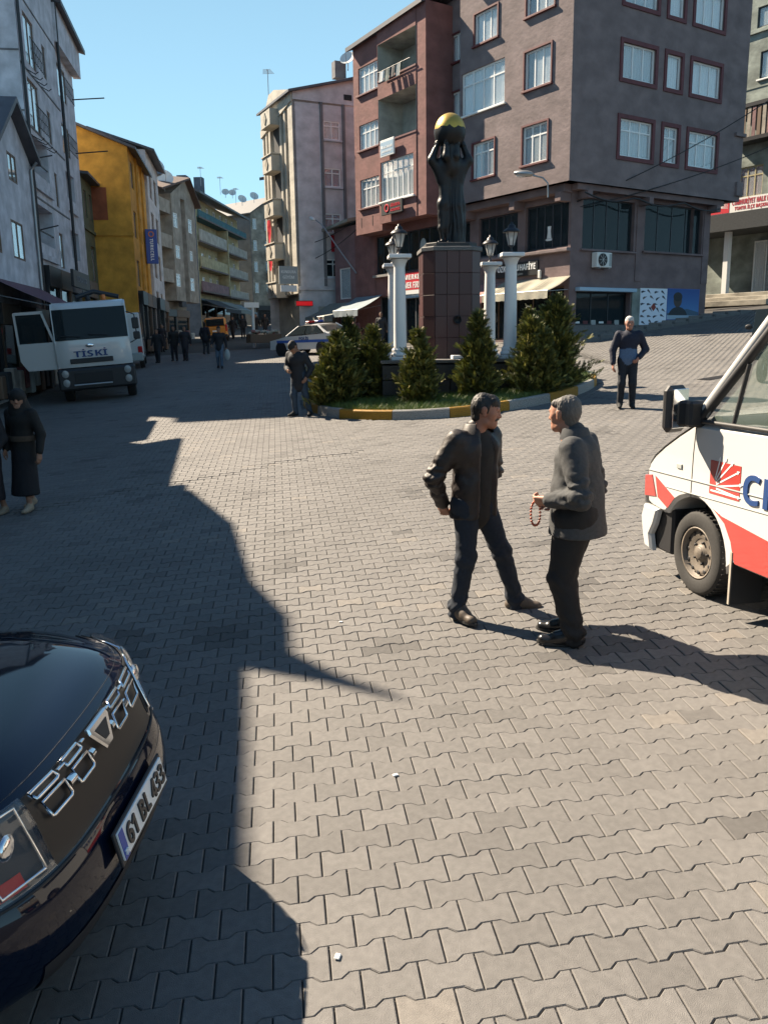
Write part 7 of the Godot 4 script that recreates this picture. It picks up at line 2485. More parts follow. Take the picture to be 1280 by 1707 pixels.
	person("man in dark jacket and faded jeans walking towards the square, carrying a bag", on(-6.85, -36.0), 176,
		{"la": Vector3(0.09, 0.085, 0.12), "lt": Vector3(0.11, 0.03, 0.28), "ra": Vector3(-0.09, 0.1, -0.12), "rt": Vector3(-0.11, 0.04, 0.04), "lw": Vector3(0.30, 0.88, 0.06), "rw": Vector3(-0.30, 1.0, 0.14)},
		{"jacket": Color(0.012, 0.013, 0.018), "trousers": Color(0.09, 0.13, 0.19), "hem": 0.86}, 0.022, 1.74)
	var bag := tag(put("plastic_bag", MB.new().ball(Vector3(-6.5, gy(-6.5, -35.9) + 0.55, -35.85), Vector3(0.12, 0.24, 0.08), 12, 8), M.curtain_grey), "pale plastic bag hanging from the walking man's hand", "bag")
	# people farther up the street, standing and walking
	var far := [
		["woman in dark coat walking nearest the truck, left of a pair", Vector2(-11.3, 43.0), 185, 1.66], ["man in black walking at the right of a pair near the truck", Vector2(-10.6, 43.6), 180, 1.74],
		["man in dark clothes with pale shirt front walking up alone near the shops", Vector2(-9.9, 43.0), 182, 1.7], ["man in dark coat walking away beside the orange minivan", Vector2(-9.9, 48.0), 10, 1.74],
		["dark figure left of the pair in the street past the minivan", Vector2(-11.6, 67.0), 190, 1.72], ["dark figure right of the pair in the street past the minivan", Vector2(-10.9, 67.5), 175, 1.76],
		["taller dark figure by the corner shop", Vector2(-9.7, 66.5), 200, 1.8], ["dark figure partly behind another by the corner shop", Vector2(-9.1, 67.2), 170, 1.74],
		["person in pale coat standing by the left shops", Vector2(-14.6, 57.0), 120, 1.66], ["dark figure standing by the left shop doors", Vector2(-14.0, 54.5), 150, 1.72],
		["person in red-brown jacket among the shrubs by the blue-grey awning", Vector2(-1.15, 36.8), 20, 1.7], ["bald man standing under the pale grey awning", Vector2(-3.0, 42.5), 190, 1.7],
		["man reading by the dark shop door under the red house", Vector2(0.0, 42.0), 200, 1.72]]
	var coats := [Color(0.012, 0.012, 0.016), Color(0.016, 0.016, 0.018), Color(0.02, 0.022, 0.028), Color(0.012, 0.014, 0.022), Color(0.014, 0.014, 0.016), Color(0.016, 0.016, 0.02), Color(0.012, 0.012, 0.016), Color(0.02, 0.018, 0.016), Color(0.28, 0.27, 0.26), Color(0.014, 0.014, 0.02), Color(0.12, 0.03, 0.025), Color(0.05, 0.045, 0.04), Color(0.025, 0.025, 0.03)]
	for i in far.size():
		var q: Array = far[i]
		var ph := 0.1 if i % 2 == 0 else -0.08
		person(q[0], on(q[1].x, -q[1].y), q[2], {"la": Vector3(0.09, 0.085, ph), "lt": Vector3(0.11, 0.03, ph + 0.17), "ra": Vector3(-0.09, 0.085, -ph), "rt": Vector3(-0.11, 0.03, 0.17 - ph), "lw": Vector3(0.27, 0.9, -ph), "rw": Vector3(-0.27, 0.9, ph + 0.05)},
			{"jacket": coats[i], "trousers": Color(0.014, 0.015, 0.02) if i % 3 else Color(0.02, 0.025, 0.035), "hem": 0.82 if i % 2 else 0.68, "style": "scarf" if i in [0, 8] else "short", "hair": Color(0.25, 0.15, 0.1) if i == 11 else Color(0.02, 0.016, 0.013)}, 0.03, q[3])
	person("man in cap and brown jacket standing at the draper's door behind the columns", on(4.75, -36.6), 250, {"lw": Vector3(0.2, 0.95, 0.12)}, {"style": "cap", "jacket": Color(0.06, 0.042, 0.03), "trousers": Color(0.03, 0.038, 0.05), "cap": Color(0.03, 0.028, 0.026)}, 0.022, 1.74)
	person("grey-haired man in grey jacket behind the broad right conifer", on(5.4, -31.5), 120, {}, {"style": "short", "hair": Color(0.4, 0.4, 0.4), "jacket": Color(0.10, 0.105, 0.11), "trousers": Color(0.02, 0.02, 0.025)}, 0.022, 1.74)
	person("bald person in dark coat at the right edge by the steps", on(15.95, -34.5), 200, {}, {"style": "bald", "hair": Color(0.3, 0.28, 0.26), "jacket": Color(0.05, 0.04, 0.04), "trousers": Color(0.02, 0.02, 0.025)}, 0.022, 1.7)


# ------------------------------------------------------------------ vehicles: x forward, y up, z to the right
func ground_basis(deg: float) -> Basis:
	var n := Vector3(-0.056, 1.0, 0.05).normalized()
	var x := az(deg)
	x = (x - n * x.dot(n)).normalized()
	return Basis(x, n, x.cross(n))


func wheel(parent: Node, at: Vector3, r: float, w: float, out: float, steel := true, holes := 12) -> void:
	# out: +1 when the outer face looks along +z
	var b := Basis(Vector3.RIGHT, PI / 2 * out)
	var xf := Transform3D(b, at)
	var prof := [[r * 0.60, -w * 0.5], [r * 0.9, -w * 0.5], [r * 0.97, -w * 0.42], [r, -w * 0.25], [r, w * 0.25], [r * 0.97, w * 0.40], [r * 0.92, w * 0.47], [r * 0.80, w * 0.5], [r * 0.66, w * 0.48], [r * 0.61, w * 0.40]]
	var tyre := put("tyre", MB.new().lathe(prof, 40, xf), M.rubber, parent)
	var tr := MB.new()
	for i in 48:
		var a := TAU * i / 48
		for s in [-0.3, 0.0, 0.3]:
			tr.bx(xf * Vector3(cos(a) * r, s * w * 0.9, sin(a) * r), Vector3(0.012, 0.006, w * 0.24), Basis(b * Vector3(cos(a), 0, sin(a)), b * Vector3(-sin(a), 0, cos(a)), b * Vector3.UP))
	put("tread", tr, M.rubber, tyre)
	var rp := [[0.0, w * 0.30], [r * 0.12, w * 0.31], [r * 0.18, w * 0.30], [r * 0.20, w * 0.20], [r * 0.34, w * 0.20], [r * 0.42, w * 0.30], [r * 0.50, w * 0.27], [r * 0.55, w * 0.20], [r * 0.57, w * 0.42], [r * 0.62, w * 0.44], [r * 0.62, w * 0.3]]
	var rim := put("rim", MB.new().lathe(rp, 36, xf), M.rim_steel, parent)
	var ho := MB.new()
	for i in holes:
		var a := TAU * i / holes
		ho.lathe([[0.0, 0.004], [r * 0.055, 0.004], [r * 0.055, -0.01]], 10, Transform3D(b, xf * Vector3(cos(a) * r * 0.47, w * 0.285, sin(a) * r * 0.47)))
	for i in 5:
		var a := TAU * (i + 0.5) / 5
		ho.lathe([[0.0, 0.02], [r * 0.03, 0.02], [r * 0.035, 0.0]], 8, Transform3D(b, xf * Vector3(cos(a) * r * 0.26, w * 0.20, sin(a) * r * 0.26)))
	put("holes", ho, M.black, rim)
	put("hub", MB.new().lathe([[0.0, 0.02], [r * 0.13, 0.016], [r * 0.15, 0.0]], 16, Transform3D(b, xf * Vector3(0, w * 0.30, 0))), M.rim_steel, rim)


var suv_prof := PackedVector2Array()


func suv_pt(v: float, t: float) -> Vector3:
	# v runs from the bumper's foot over bonnet and roof to the tail, t from the left flank (-1) to the right (1)
	var n := suv_prof.size()
	v = clampf(v, 0.0, n - 1.001)
	var i := int(v)
	var p := suv_prof[i].cubic_interpolate(suv_prof[mini(i + 1, n - 1)], suv_prof[maxi(i - 1, 0)], suv_prof[mini(i + 2, n - 1)], v - i)
	var front := 1.0 - smoothstep(6.5, 10.0, v)
	var rear := smoothstep(13.0, 15.0, v)
	var a := absf(t)
	var x := p.x - front * (0.07 * a * a + 0.33 * pow(a, 5.0)) + rear * 0.15 * pow(a, 4.0)
	var hood := smoothstep(6.5, 8.0, v) * (1.0 - smoothstep(10.0, 11.0, v))
	var y := p.y - hood * (0.09 * pow(a, 4.0) + 0.012 * smoothstep(0.62, 0.72, a)) - 0.06 * pow(a, 4.0) * smoothstep(11.0, 12.0, v)
	var hw := lerpf(0.90, 0.63, smoothstep(10.0, 12.0, v) * (1.0 - smoothstep(13.5, 15.0, v)))
	return Vector3(x, y, t * hw)


func suv_out(v: float, t: float, off: float) -> Vector3:
	var p := suv_pt(v, t)
	var du := suv_pt(v, t + 0.01) - suv_pt(v, t - 0.01)
	var dv := suv_pt(v + 0.03, t) - suv_pt(v - 0.03, t)
	var n := du.cross(dv).normalized()
	if n.dot(Vector3(1, 0.6, 0)) < 0:
		n = -n
	return p + n * off


func suv_patch(v0: float, v1: float, t0: float, t1: float, off: float, nv := 8, nt := 16) -> MB:
	var rows := []
	for i in nv + 1:
		var line := PackedVector3Array()
		for k in nt + 1:
			line.append(suv_out(lerpf(v0, v1, float(i) / nv), lerpf(t0, t1, float(k) / nt), off))
		rows.append(line)
	return MB.new().skin(rows)


func vehicles() -> void:
	suv()
	van()
	truck()
	police_car()
	minivan()
	service_van()
	motorbike()


func suv() -> void:
	for p in [[-0.16, 0.30], [-0.04, 0.36], [0.0, 0.47], [-0.005, 0.60], [-0.03, 0.67], [-0.06, 0.72], [-0.11, 0.90], [-0.16, 0.955], [-0.30, 1.02], [-0.65, 1.075], [-1.2, 1.12], [-1.75, 1.54], [-2.1, 1.64], [-3.5, 1.62], [-4.15, 1.15], [-4.28, 0.6], [-4.2, 0.25]]:
		suv_prof.append(Vector2(p[0], p[1]))
	var at := Vector3(-0.95, gy(-1.4, -3.0) + 0.02, -2.98)
	var t := thing("parked_car", "glossy black car with chrome grille nosing in at the lower left", "car", at, ground_basis(92))
	var rows := []
	for i in 65:
		var v := i * 0.25
		var line := PackedVector3Array()
		var pl := suv_pt(v, -1.0)
		var pr := suv_pt(v, 1.0)
		for k in 5:
			line.append(Vector3(pl.x, lerpf(minf(0.28, pl.y), pl.y, k / 5.0), lerpf(-0.9, pl.z, pow(k / 5.0, 3.0))))
		for k in 41:
			var tt := lerpf(-1.0, 1.0, k / 40.0)
			line.append(suv_pt(v, tt))
		for k in 5:
			var f := (4 - k) / 5.0
			line.append(Vector3(pr.x, lerpf(minf(0.28, pr.y), pr.y, f), lerpf(0.9, pr.z, pow(f, 3.0))))
		rows.append(line)
	put("body", MB.new().skin(rows), M.paint_black, t)
	# windows of the cabin
	put("windscreen", suv_patch(10.15, 10.95, -0.86, 0.86, 0.006), M.glass_dark, t)
	for s in [-1.0, 1.0]:
		var side := MB.new()
		side.quad(Vector3(-1.45, 1.12, s * 0.905), Vector3(-3.5, 1.12, s * 0.905), Vector3(-3.4, 1.5, s * 0.80), Vector3(-1.95, 1.5, s * 0.80), Vector3(0, 0.3, s))
		put("side_window", side, M.glass_dark, t)
	# grille: black panel, chrome cells, shield badge
	var gp := put("grille", suv_patch(4.6, 6.55, -0.55, 0.55, 0.004), M.gloss_black, t)
	for s in [-1.0, 1.0]:
		for r in 2:
			var v0: float = [5.60, 6.10][r]
			var v1: float = [5.93, 6.42][r]
			var sh := -0.025 * (1 - r)
			for q in [[0.165, 0.295, true], [0.305, 0.355, false], [0.365, 0.51, true], [0.125, 0.155, false]]:
				var a: float = (q[0] + sh) * s
				var b: float = (q[1] + sh) * s
				if q[2]:
					var path := []
					for e in [[v0, a + 0.012 * s], [v0 + 0.05, a], [v1, a + 0.012 * s], [v1, b + 0.014 * s], [v0 + 0.02, b], [v0, b - 0.012 * s]]:
						path.append(suv_out(e[0], e[1], 0.018))
					path.append(path[0])
					path.append(path[1])
					put("chrome_cell", MB.new().tube(path, 0.0068, 8), M.chrome, gp)
				else:
					var rws := []
					for i in 4:
						var line := PackedVector3Array()
						for k in 4:
							line.append(suv_out(lerpf(v0 + 0.08, v1 - 0.05, i / 3.0), lerpf(a, b, k / 3.0), 0.012 + 0.014 * sin(PI * i / 3.0)))
						rws.append(line)
					put("chrome_link", MB.new().skin(rws), M.chrome, gp)
	# badge: a shield, flat on top and pointed below, hollow in the middle
	var c0 := suv_out(5.95, 0.0, 0.02)
	var nx := (suv_out(5.95, 0.0, 0.05) - c0).normalized()
	var bz := Vector3(0, 0, 1)
	var bb := Basis(-bz, nx.cross(-bz), nx)
	if bb.y.y < 0:
		bb = Basis(bz, nx.cross(bz), nx)
	var badge := put("badge", MB.new().prism(PackedVector2Array([Vector2(-0.088, 0.055), Vector2(0.088, 0.055), Vector2(0.092, 0.03), Vector2(0.03, -0.062), Vector2(-0.03, -0.062), Vector2(-0.092, 0.03)]), 0.0, 0.016, Transform3D(bb, c0), 0.007), M.chrome, gp)
	put("badge_hollow", MB.new().prism(PackedVector2Array([Vector2(-0.055, 0.028), Vector2(0.055, 0.028), Vector2(0.018, -0.03), Vector2(-0.018, -0.03)]), 0.0, 0.003, Transform3D(bb, c0 + nx * 0.0155)), M.plastic_dark, badge)
	# lower grille, bumper lip, fog strip
	put("lower_grille", suv_patch(0.7, 1.7, -0.72, 0.72, 0.004), M.plastic_dark, t)
	put("bumper_strip", suv_patch(0.15, 0.6, -0.6, 0.75, 0.006), M.metal_grey, t)
	var lipp := []
	for i in 25:
		lipp.append(suv_out(4.25, lerpf(-0.98, 0.98, i / 24.0), -0.001))
	put("bumper_seam", MB.new().tube(lipp, 0.006, 6), M.black, t)
	var seam := []
	for i in 31:
		seam.append(suv_out(7.05, lerpf(-0.9, 0.9, i / 30.0), -0.002))
	put("bonnet_seam", MB.new().tube(seam, 0.003, 6), M.gloss_black, t)
	for s in [-1.0, 1.0]:
		var ed := []
		for i in 16:
			ed.append(suv_out(lerpf(7.3, 10.0, i / 15.0), s * lerpf(0.60, 0.74, i / 15.0), 0.001))
		put("bonnet_crease", MB.new().tube(ed, 0.004, 6), M.paint_black, t)
	# headlights
	for s in [-1.0, 1.0]:
		var a: float = 0.57 * s
		var b: float = 0.985 * s
		var hl := put("headlight", suv_patch(4.7, 6.6, minf(a, b), maxf(a, b), 0.003, 10, 12), M.room_dark, t)
		for q in [[0.60, 0.76, 4.95, 6.4], [0.80, 0.96, 5.0, 6.3]]:
			var path := []
			for e in [[q[2], q[0]], [q[2], q[1]], [(q[2] + q[3]) / 2, q[1] + 0.012], [q[3], q[1]], [q[3], q[0]]]:
				path.append(suv_out(e[0], e[1] * s, 0.014))
			path.append(path[0])
			put("chrome_bezel", MB.new().tube(path, 0.007, 6), M.chrome, hl)
			var cc := suv_out((q[2] + q[3]) / 2, (q[0] + q[1]) / 2 * s, 0.006)
			put("reflector", MB.new().ball(cc, Vector3(0.02, 0.045, 0.05), 14, 8), M.chrome, hl)
		put("indicator", suv_patch(4.85, 5.25, minf(0.68 * s, 0.92 * s), maxf(0.68 * s, 0.92 * s), 0.012, 3, 8), M.lamp_red, hl)
		put("lens", suv_patch(4.7, 6.6, minf(a, b), maxf(a, b), 0.028, 10, 12), M.head_lens, hl)
	# number plate
	var pl := Transform3D(Basis(Vector3(0, 0, -1), Vector3(-0.14, 1, 0).normalized(), Vector3(1, 0.14, 0).normalized()), suv_out(2.75, 0.0, 0.03))
	var plate := box("number_plate", pl.origin, Vector3(0.52, 0.112, 0.012), M.plate_white, t, 0.003, pl.basis)
	box("holder", Vector3(0, -0.004, -0.008), Vector3(0.55, 0.14, 0.012), M.plastic_dark, plate, 0.003)
	box("blue_band", Vector3(-0.237, 0, 0.0065), Vector3(0.042, 0.108, 0.002), M.sign_blue, plate)
	letters("lettering", "TR", Vector3(-0.237, -0.03, 0.008), 0.02, 0.028, M.letter_white, plate)
	letters("lettering", "61 BL 433", Vector3(0.02, 0.0, 0.007), 0.078, 0.44, M.sign_black, plate)
	# wheels
	for q in [[-0.82, -0.78, -1.0], [-0.82, 0.78, 1.0], [-3.45, -0.78, -1.0], [-3.45, 0.78, 1.0]]:
		wheel(t, Vector3(q[0], 0.34, q[1]), 0.34, 0.22, q[2])
	for q in [-0.82, -3.45]:
		for s in [-1.0, 1.0]:
			put("arch", MB.new().lathe([[0.0, 0.01], [0.40, 0.01], [0.42, 0.0]], 24, Transform3D(Basis(Vector3.RIGHT, PI / 2 * s), Vector3(q, 0.36, s * 0.90))), M.black, t)


func van() -> void:
	var b := wall_basis(-12.0)
	var at := Vector3(2.5, 0, -6.4) + b.z * 0.92
	at.y = gy(2.5, -6.4)
	var t := thing("parked_van", "white and red party van with dark mirror at the right edge", "van", at, b)
	var Z := -0.965
	# left flank with its wheel arch, and the right one
	for s in [-1.0, 1.0]:
		var poly := PackedVector2Array([Vector2(0.52, 0.60), Vector2(0.76, 0.64), Vector2(0.80, 0.78), Vector2(0.79, 0.93), Vector2(0.765, 1.0), Vector2(0.70, 1.065), Vector2(0.56, 1.155), Vector2(0.36, 1.265), Vector2(0.10, 1.39), Vector2(-1.2, 1.41), Vector2(-1.2, 0.40), Vector2(-0.48, 0.40)])
		for i in 15:
			var a := PI + 0.10 - (PI - 0.50) * i / 14.0
			poly.append(Vector2(cos(a), sin(a)) * 0.455 + Vector2(0.085, 0.35))
		put("flank", MB.new().prism(poly, s * 0.62, s * 0.965, Transform3D(), 0.03), M.paint_white, t)
		var rear := PackedVector2Array([Vector2(-1.205, 0.40), Vector2(-1.205, 2.2), Vector2(-4.35, 2.2), Vector2(-4.35, 0.40), Vector2(-3.95, 0.40)])
		for i in 13:
			var a := PI - PI * i / 12.0
			rear.append(Vector2(cos(a), sin(a)) * 0.45 + Vector2(-3.5, 0.36))
		put("cargo_flank", MB.new().prism(rear, s * 0.62, s * 0.96, Transform3D(), 0.03), M.paint_white, t)
		# window frame of the cab door
		var fr := MB.new()
		fr.tube([Vector3(0.08, 1.40, s * 0.955), Vector3(-0.30, 1.78, s * 0.92), Vector3(-0.62, 2.14, s * 0.86), Vector3(-0.80, 2.22, s * 0.85), Vector3(-1.2, 2.25, s * 0.85)], 0.035, 8)
		put("pillar", fr, M.plastic_dark, t)
		put("outer_pillar", MB.new().tube([Vector3(0.14, 1.39, s * 0.94), Vector3(-0.24, 1.80, s * 0.90), Vector3(-0.57, 2.18, s * 0.845), Vector3(-0.76, 2.28, s * 0.83), Vector3(-1.2, 2.31, s * 0.83)], 0.045, 10), M.paint_white, t)
		put("quarter_post", MB.new().tube([Vector3(-0.34, 1.41, s * 0.945), Vector3(-0.42, 1.86, s * 0.905)], 0.018, 6), M.plastic_dark, t)
		put("seal", MB.new().tube([Vector3(0.02, 1.415, s * 0.962), Vector3(-1.2, 1.425, s * 0.962)], 0.018, 6), M.plastic_dark, t)
		var win := MB.new()
		for q in [[[0.02, 1.42], [-0.33, 1.42], [-0.41, 1.86]], [[-0.36, 1.42], [-1.2, 1.43], [-1.2, 2.23], [-0.80, 2.20], [-0.62, 2.12], [-0.43, 1.88]]]:
			var p2 := []
			for e in q:
				p2.append(Vector3(e[0], e[1], s * lerpf(0.945, 0.855, (e[1] - 1.42) / 0.8)))
			for i in range(1, p2.size() - 1):
				win.tri(p2[0], p2[i], p2[i + 1], Vector3(0, 0.1, s))
		put("side_window", win, M.car_glass, t)
		put("light_rim", MB.new().tube([Vector3(-0.02, 1.45, s * 0.953), Vector3(-0.12, 1.60, s * 0.945), Vector3(-0.36, 1.93, s * 0.905), Vector3(-0.64, 2.12, s * 0.875), Vector3(-1.2, 2.16, s * 0.87)], 0.010, 6), M.metal_grey, t)
	# nose, bonnet, screen, roof
	var rows := []
	for p in [[0.70, 0.24, 0.93], [0.80, 0.40, 0.95], [0.83, 0.62, 0.95], [0.82, 0.78, 0.955], [0.79, 0.93, 0.955], [0.765, 1.0, 0.955], [0.70, 1.07, 0.955], [0.56, 1.16, 0.955], [0.36, 1.27, 0.955], [0.10, 1.40, 0.95]]:
		var line := PackedVector3Array()
		for k in 25:
			var tt := lerpf(-1, 1, k / 24.0)
			line.append(Vector3(p[0] + 0.10 * (1 - tt * tt) * (1.0 if p[1] < 1.1 else 0.4), p[1] + (0.05 * (1 - pow(tt, 4.0)) if p[1] > 0.95 else 0.0), tt * p[2]))
		rows.append(line)
	put("nose", MB.new().skin(rows), M.paint_white, t)
	var ws := []
	for i in 7:
		var f := i / 6.0
		var line := PackedVector3Array()
		for k in 17:
			var tt := lerpf(-1, 1, k / 16.0)
			line.append(Vector3(lerpf(0.10, -0.62, f) + 0.10 * (1 - tt * tt), lerpf(1.42, 2.16, f) + 0.03 * (1 - tt * tt), tt * lerpf(0.925, 0.84, f)))
		ws.append(line)
	put("windscreen", MB.new().skin(ws), M.car_glass, t)
	var rf := []
	for p in [[-0.60, 2.15, 0.855], [-0.75, 2.26, 0.86], [-1.1, 2.36, 0.87], [-1.6, 2.42, 0.88], [-4.3, 2.42, 0.88], [-4.36, 2.3, 0.90]]:
		var line := PackedVector3Array()
		for k in 21:
			var tt := lerpf(-1, 1, k / 20.0)
			line.append(Vector3(p[0] + 0.08 * (1 - tt * tt) * (1.0 if p[0] > -1.5 else 0.0), p[1] - 0.22 * pow(absf(tt), 6.0), tt * (p[2] + 0.08 * pow(absf(tt), 8.0))))
		rf.append(line)
	put("roof", MB.new().skin(rf), M.paint_white, t)
	box("tail", Vector3(-4.33, 1.35, 0), Vector3(0.06, 1.9, 1.85), M.paint_white, t, 0.02)
	for s in [-1.0, 1.0]:
		box("rear_window", Vector3(-2.6, 1.72, s * 0.965), Vector3(2.2, 0.62, 0.012), M.glass_dark, t, 0.004)
	box("bulkhead", Vector3(-1.75, 1.2, 0), Vector3(0.04, 1.7, 1.72), M.plastic_dark, t)
	box("floor", Vector3(-1.8, 0.42, 0), Vector3(4.9, 0.08, 1.2), M.plastic_dark, t)
	box("engine_bay", Vector3(0.25, 0.8, 0), Vector3(0.9, 0.8, 1.2), M.black, t)
	# cab inside
	put("dashboard", MB.new().tube([Vector3(-0.02, 1.30, -0.86), Vector3(-0.02, 1.30, 0.86)], 0.16, 10), M.plastic_dark, t)
	var sw := []
	var sb := Basis(Vector3.BACK, -0.95)
	for i in 25:
		sw.append(Vector3(-0.42, 1.50, -0.42) + sb * Vector3(cos(TAU * i / 24) * 0.21, 0, sin(TAU * i / 24) * 0.21))
	var st := put("steering_wheel", MB.new().tube(sw, 0.018, 8), M.curtain_grey, t)
	put("spokes", MB.new().tube([sw[3], Vector3(-0.40, 1.47, -0.42), sw[15]], 0.016, 6), M.plastic_dark, st)
	for s in [-0.42, 0.42]:
		box("seat", Vector3(-1.05, 0.95, s), Vector3(0.5, 0.16, 0.5), M.dark_canvas, t, 0.05)
		box("seat_back", Vector3(-1.34, 1.4, s), Vector3(0.14, 0.85, 0.48), M.dark_canvas, t, 0.05, Basis(Vector3.BACK, 0.15))
	# mirror on its arm
	var mi := put("mirror", MB.new().bx(Vector3(0.13, 1.51, -1.14), Vector3(0.10, 0.36, 0.23), Basis(Vector3.UP, 0.35), 0.04), M.plastic_dark, t)
	put("mirror_glass", MB.new().bx(Vector3(0.075, 1.515, -1.125), Vector3(0.012, 0.30, 0.175), Basis(Vector3.UP, 0.35), 0.004), M.chrome, mi)
	put("mirror_arm", MB.new().bx(Vector3(0.08, 1.47, -0.99), Vector3(0.12, 0.20, 0.16), Basis(), 0.02), M.plastic_dark, t)
	# bumper corner, lamps, trims
	put("bumper", MB.new().prism(PackedVector2Array([Vector2(0.57, 0.62), Vector2(0.80, 0.63), Vector2(0.84, 0.52), Vector2(0.80, 0.36), Vector2(0.76, 0.26), Vector2(0.64, 0.24), Vector2(0.68, 0.38), Vector2(0.62, 0.48)]), -0.93, -0.985, Transform3D(), 0.02), M.paint_white, t)
	put("bumper", MB.new().prism(PackedVector2Array([Vector2(0.57, 0.62), Vector2(0.80, 0.63), Vector2(0.84, 0.52), Vector2(0.80, 0.36), Vector2(0.76, 0.26), Vector2(0.64, 0.24), Vector2(0.68, 0.38), Vector2(0.62, 0.48)]), 0.60, 0.985, Transform3D(), 0.02), M.paint_white, t)
	box("wheel_liner", Vector3(0.60, 0.45, -0.74), Vector3(0.36, 0.4, 0.36), M.black, t, 0.02)
	put("indicator", MB.new().prism(PackedVector2Array([Vector2(0.81, 0.70), Vector2(0.815, 0.88), Vector2(0.70, 0.90), Vector2(0.62, 0.72)]), -0.93, -0.972, Transform3D(), 0.004), M.paint_red, t)
	for s in [-0.72, 0.72]:
		box("headlight", Vector3(0.855, 0.80, s), Vector3(0.06, 0.2, 0.34), M.car_glass, t, 0.02)
	var trim := MB.new()
	trim.tube([Vector3(0.76, 0.935, Z - 0.001), Vector3(-1.2, 0.965, Z - 0.001)], 0.007, 6)
	trim.tube([Vector3(0.48, 0.83, Z - 0.001), Vector3(-1.2, 0.86, Z - 0.001)], 0.005, 6)
	put("crease", trim, M.curtain_grey, t)
	var seam := MB.new()
	seam.tube([Vector3(0.09, 1.39, Z), Vector3(0.11, 1.15, Z), Vector3(0.115, 0.80, Z)], 0.004, 5)
	seam.tube([Vector3(-1.202, 0.42, Z + 0.004), Vector3(-1.202, 2.2, Z + 0.02)], 0.006, 5)
	put("door_seam", seam, M.plastic_dark, t)
	box("side_lamp", Vector3(0.29, 1.03, Z - 0.004), Vector3(0.075, 0.04, 0.012), M.curtain_grey, t, 0.004)
	# painted decals: red stripe, red square with white rays, letters
	put("red_stripe", MB.new().prism(PackedVector2Array([Vector2(-0.19, 0.775), Vector2(-0.32, 0.735), Vector2(-1.19, 0.63), Vector2(-1.19, 0.42), Vector2(-0.50, 0.42), Vector2(-0.475, 0.46), Vector2(-0.435, 0.57), Vector2(-0.345, 0.69)]), Z - 0.0005, Z - 0.003), M.paint_red, t)
	put("red_corner", MB.new().prism(PackedVector2Array([Vector2(0.655, 0.90), Vector2(0.34, 0.76), Vector2(0.44, 0.655), Vector2(0.60, 0.72)]), Z - 0.0005, Z - 0.003), M.paint_red, t)
	var sq := put("emblem", MB.new().prism(PackedVector2Array([Vector2(-0.13, 0.885), Vector2(-0.13, 1.14), Vector2(-0.50, 1.14), Vector2(-0.50, 0.885)]), Z - 0.0005, Z - 0.003), M.paint_red, t)
	for i in 6:
		var a := -0.08 + i * 0.27
		var L: float = [0.27, 0.29, 0.28, 0.24, 0.20, 0.16][i]
		var o := Vector3(-0.19, 0.935 + 0.008 * i, Z - 0.004)
		var d := Vector3(-cos(a), sin(a), 0)
		put("ray", MB.new().bx(o + d * (L * 0.5 + 0.03), Vector3(L, 0.011, 0.002), Basis(d, Vector3(d.y, -d.x, 0), Vector3(0, 0, -1))).prism(PackedVector2Array([Vector2(L + 0.025, -0.014), Vector2(L + 0.055, 0), Vector2(L + 0.025, 0.014)]), 0.0, 0.002, Transform3D(Basis(d, Vector3(d.y, -d.x, 0), Vector3(0, 0, -1)), o)), M.letter_white, sq)
	put("emblem_line", MB.new().bx(Vector3(-0.315, 0.91, Z - 0.004), Vector3(0.33, 0.012, 0.002)), M.letter_white, sq)
	letters("lettering", "CHP", Vector3(-0.85, 0.985, Z - 0.004), 0.21, 0.62, M.letter_navy, t, Basis(Vector3.UP, PI))
	box("mud_flap", Vector3(-0.47, 0.26, -0.84), Vector3(0.02, 0.32, 0.26), M.plastic_dark, t)
	box("mud_flap_edge", Vector3(-0.462, 0.30, -0.968), Vector3(0.02, 0.40, 0.012), M.beige, t)
	for q in [[0.105, -0.80, -1.0], [0.105, 0.80, 1.0], [-3.5, -0.80, -1.0], [-3.5, 0.80, 1.0]]:
		wheel(t, Vector3(q[0], 0.345, q[1]), 0.345, 0.21, q[2])


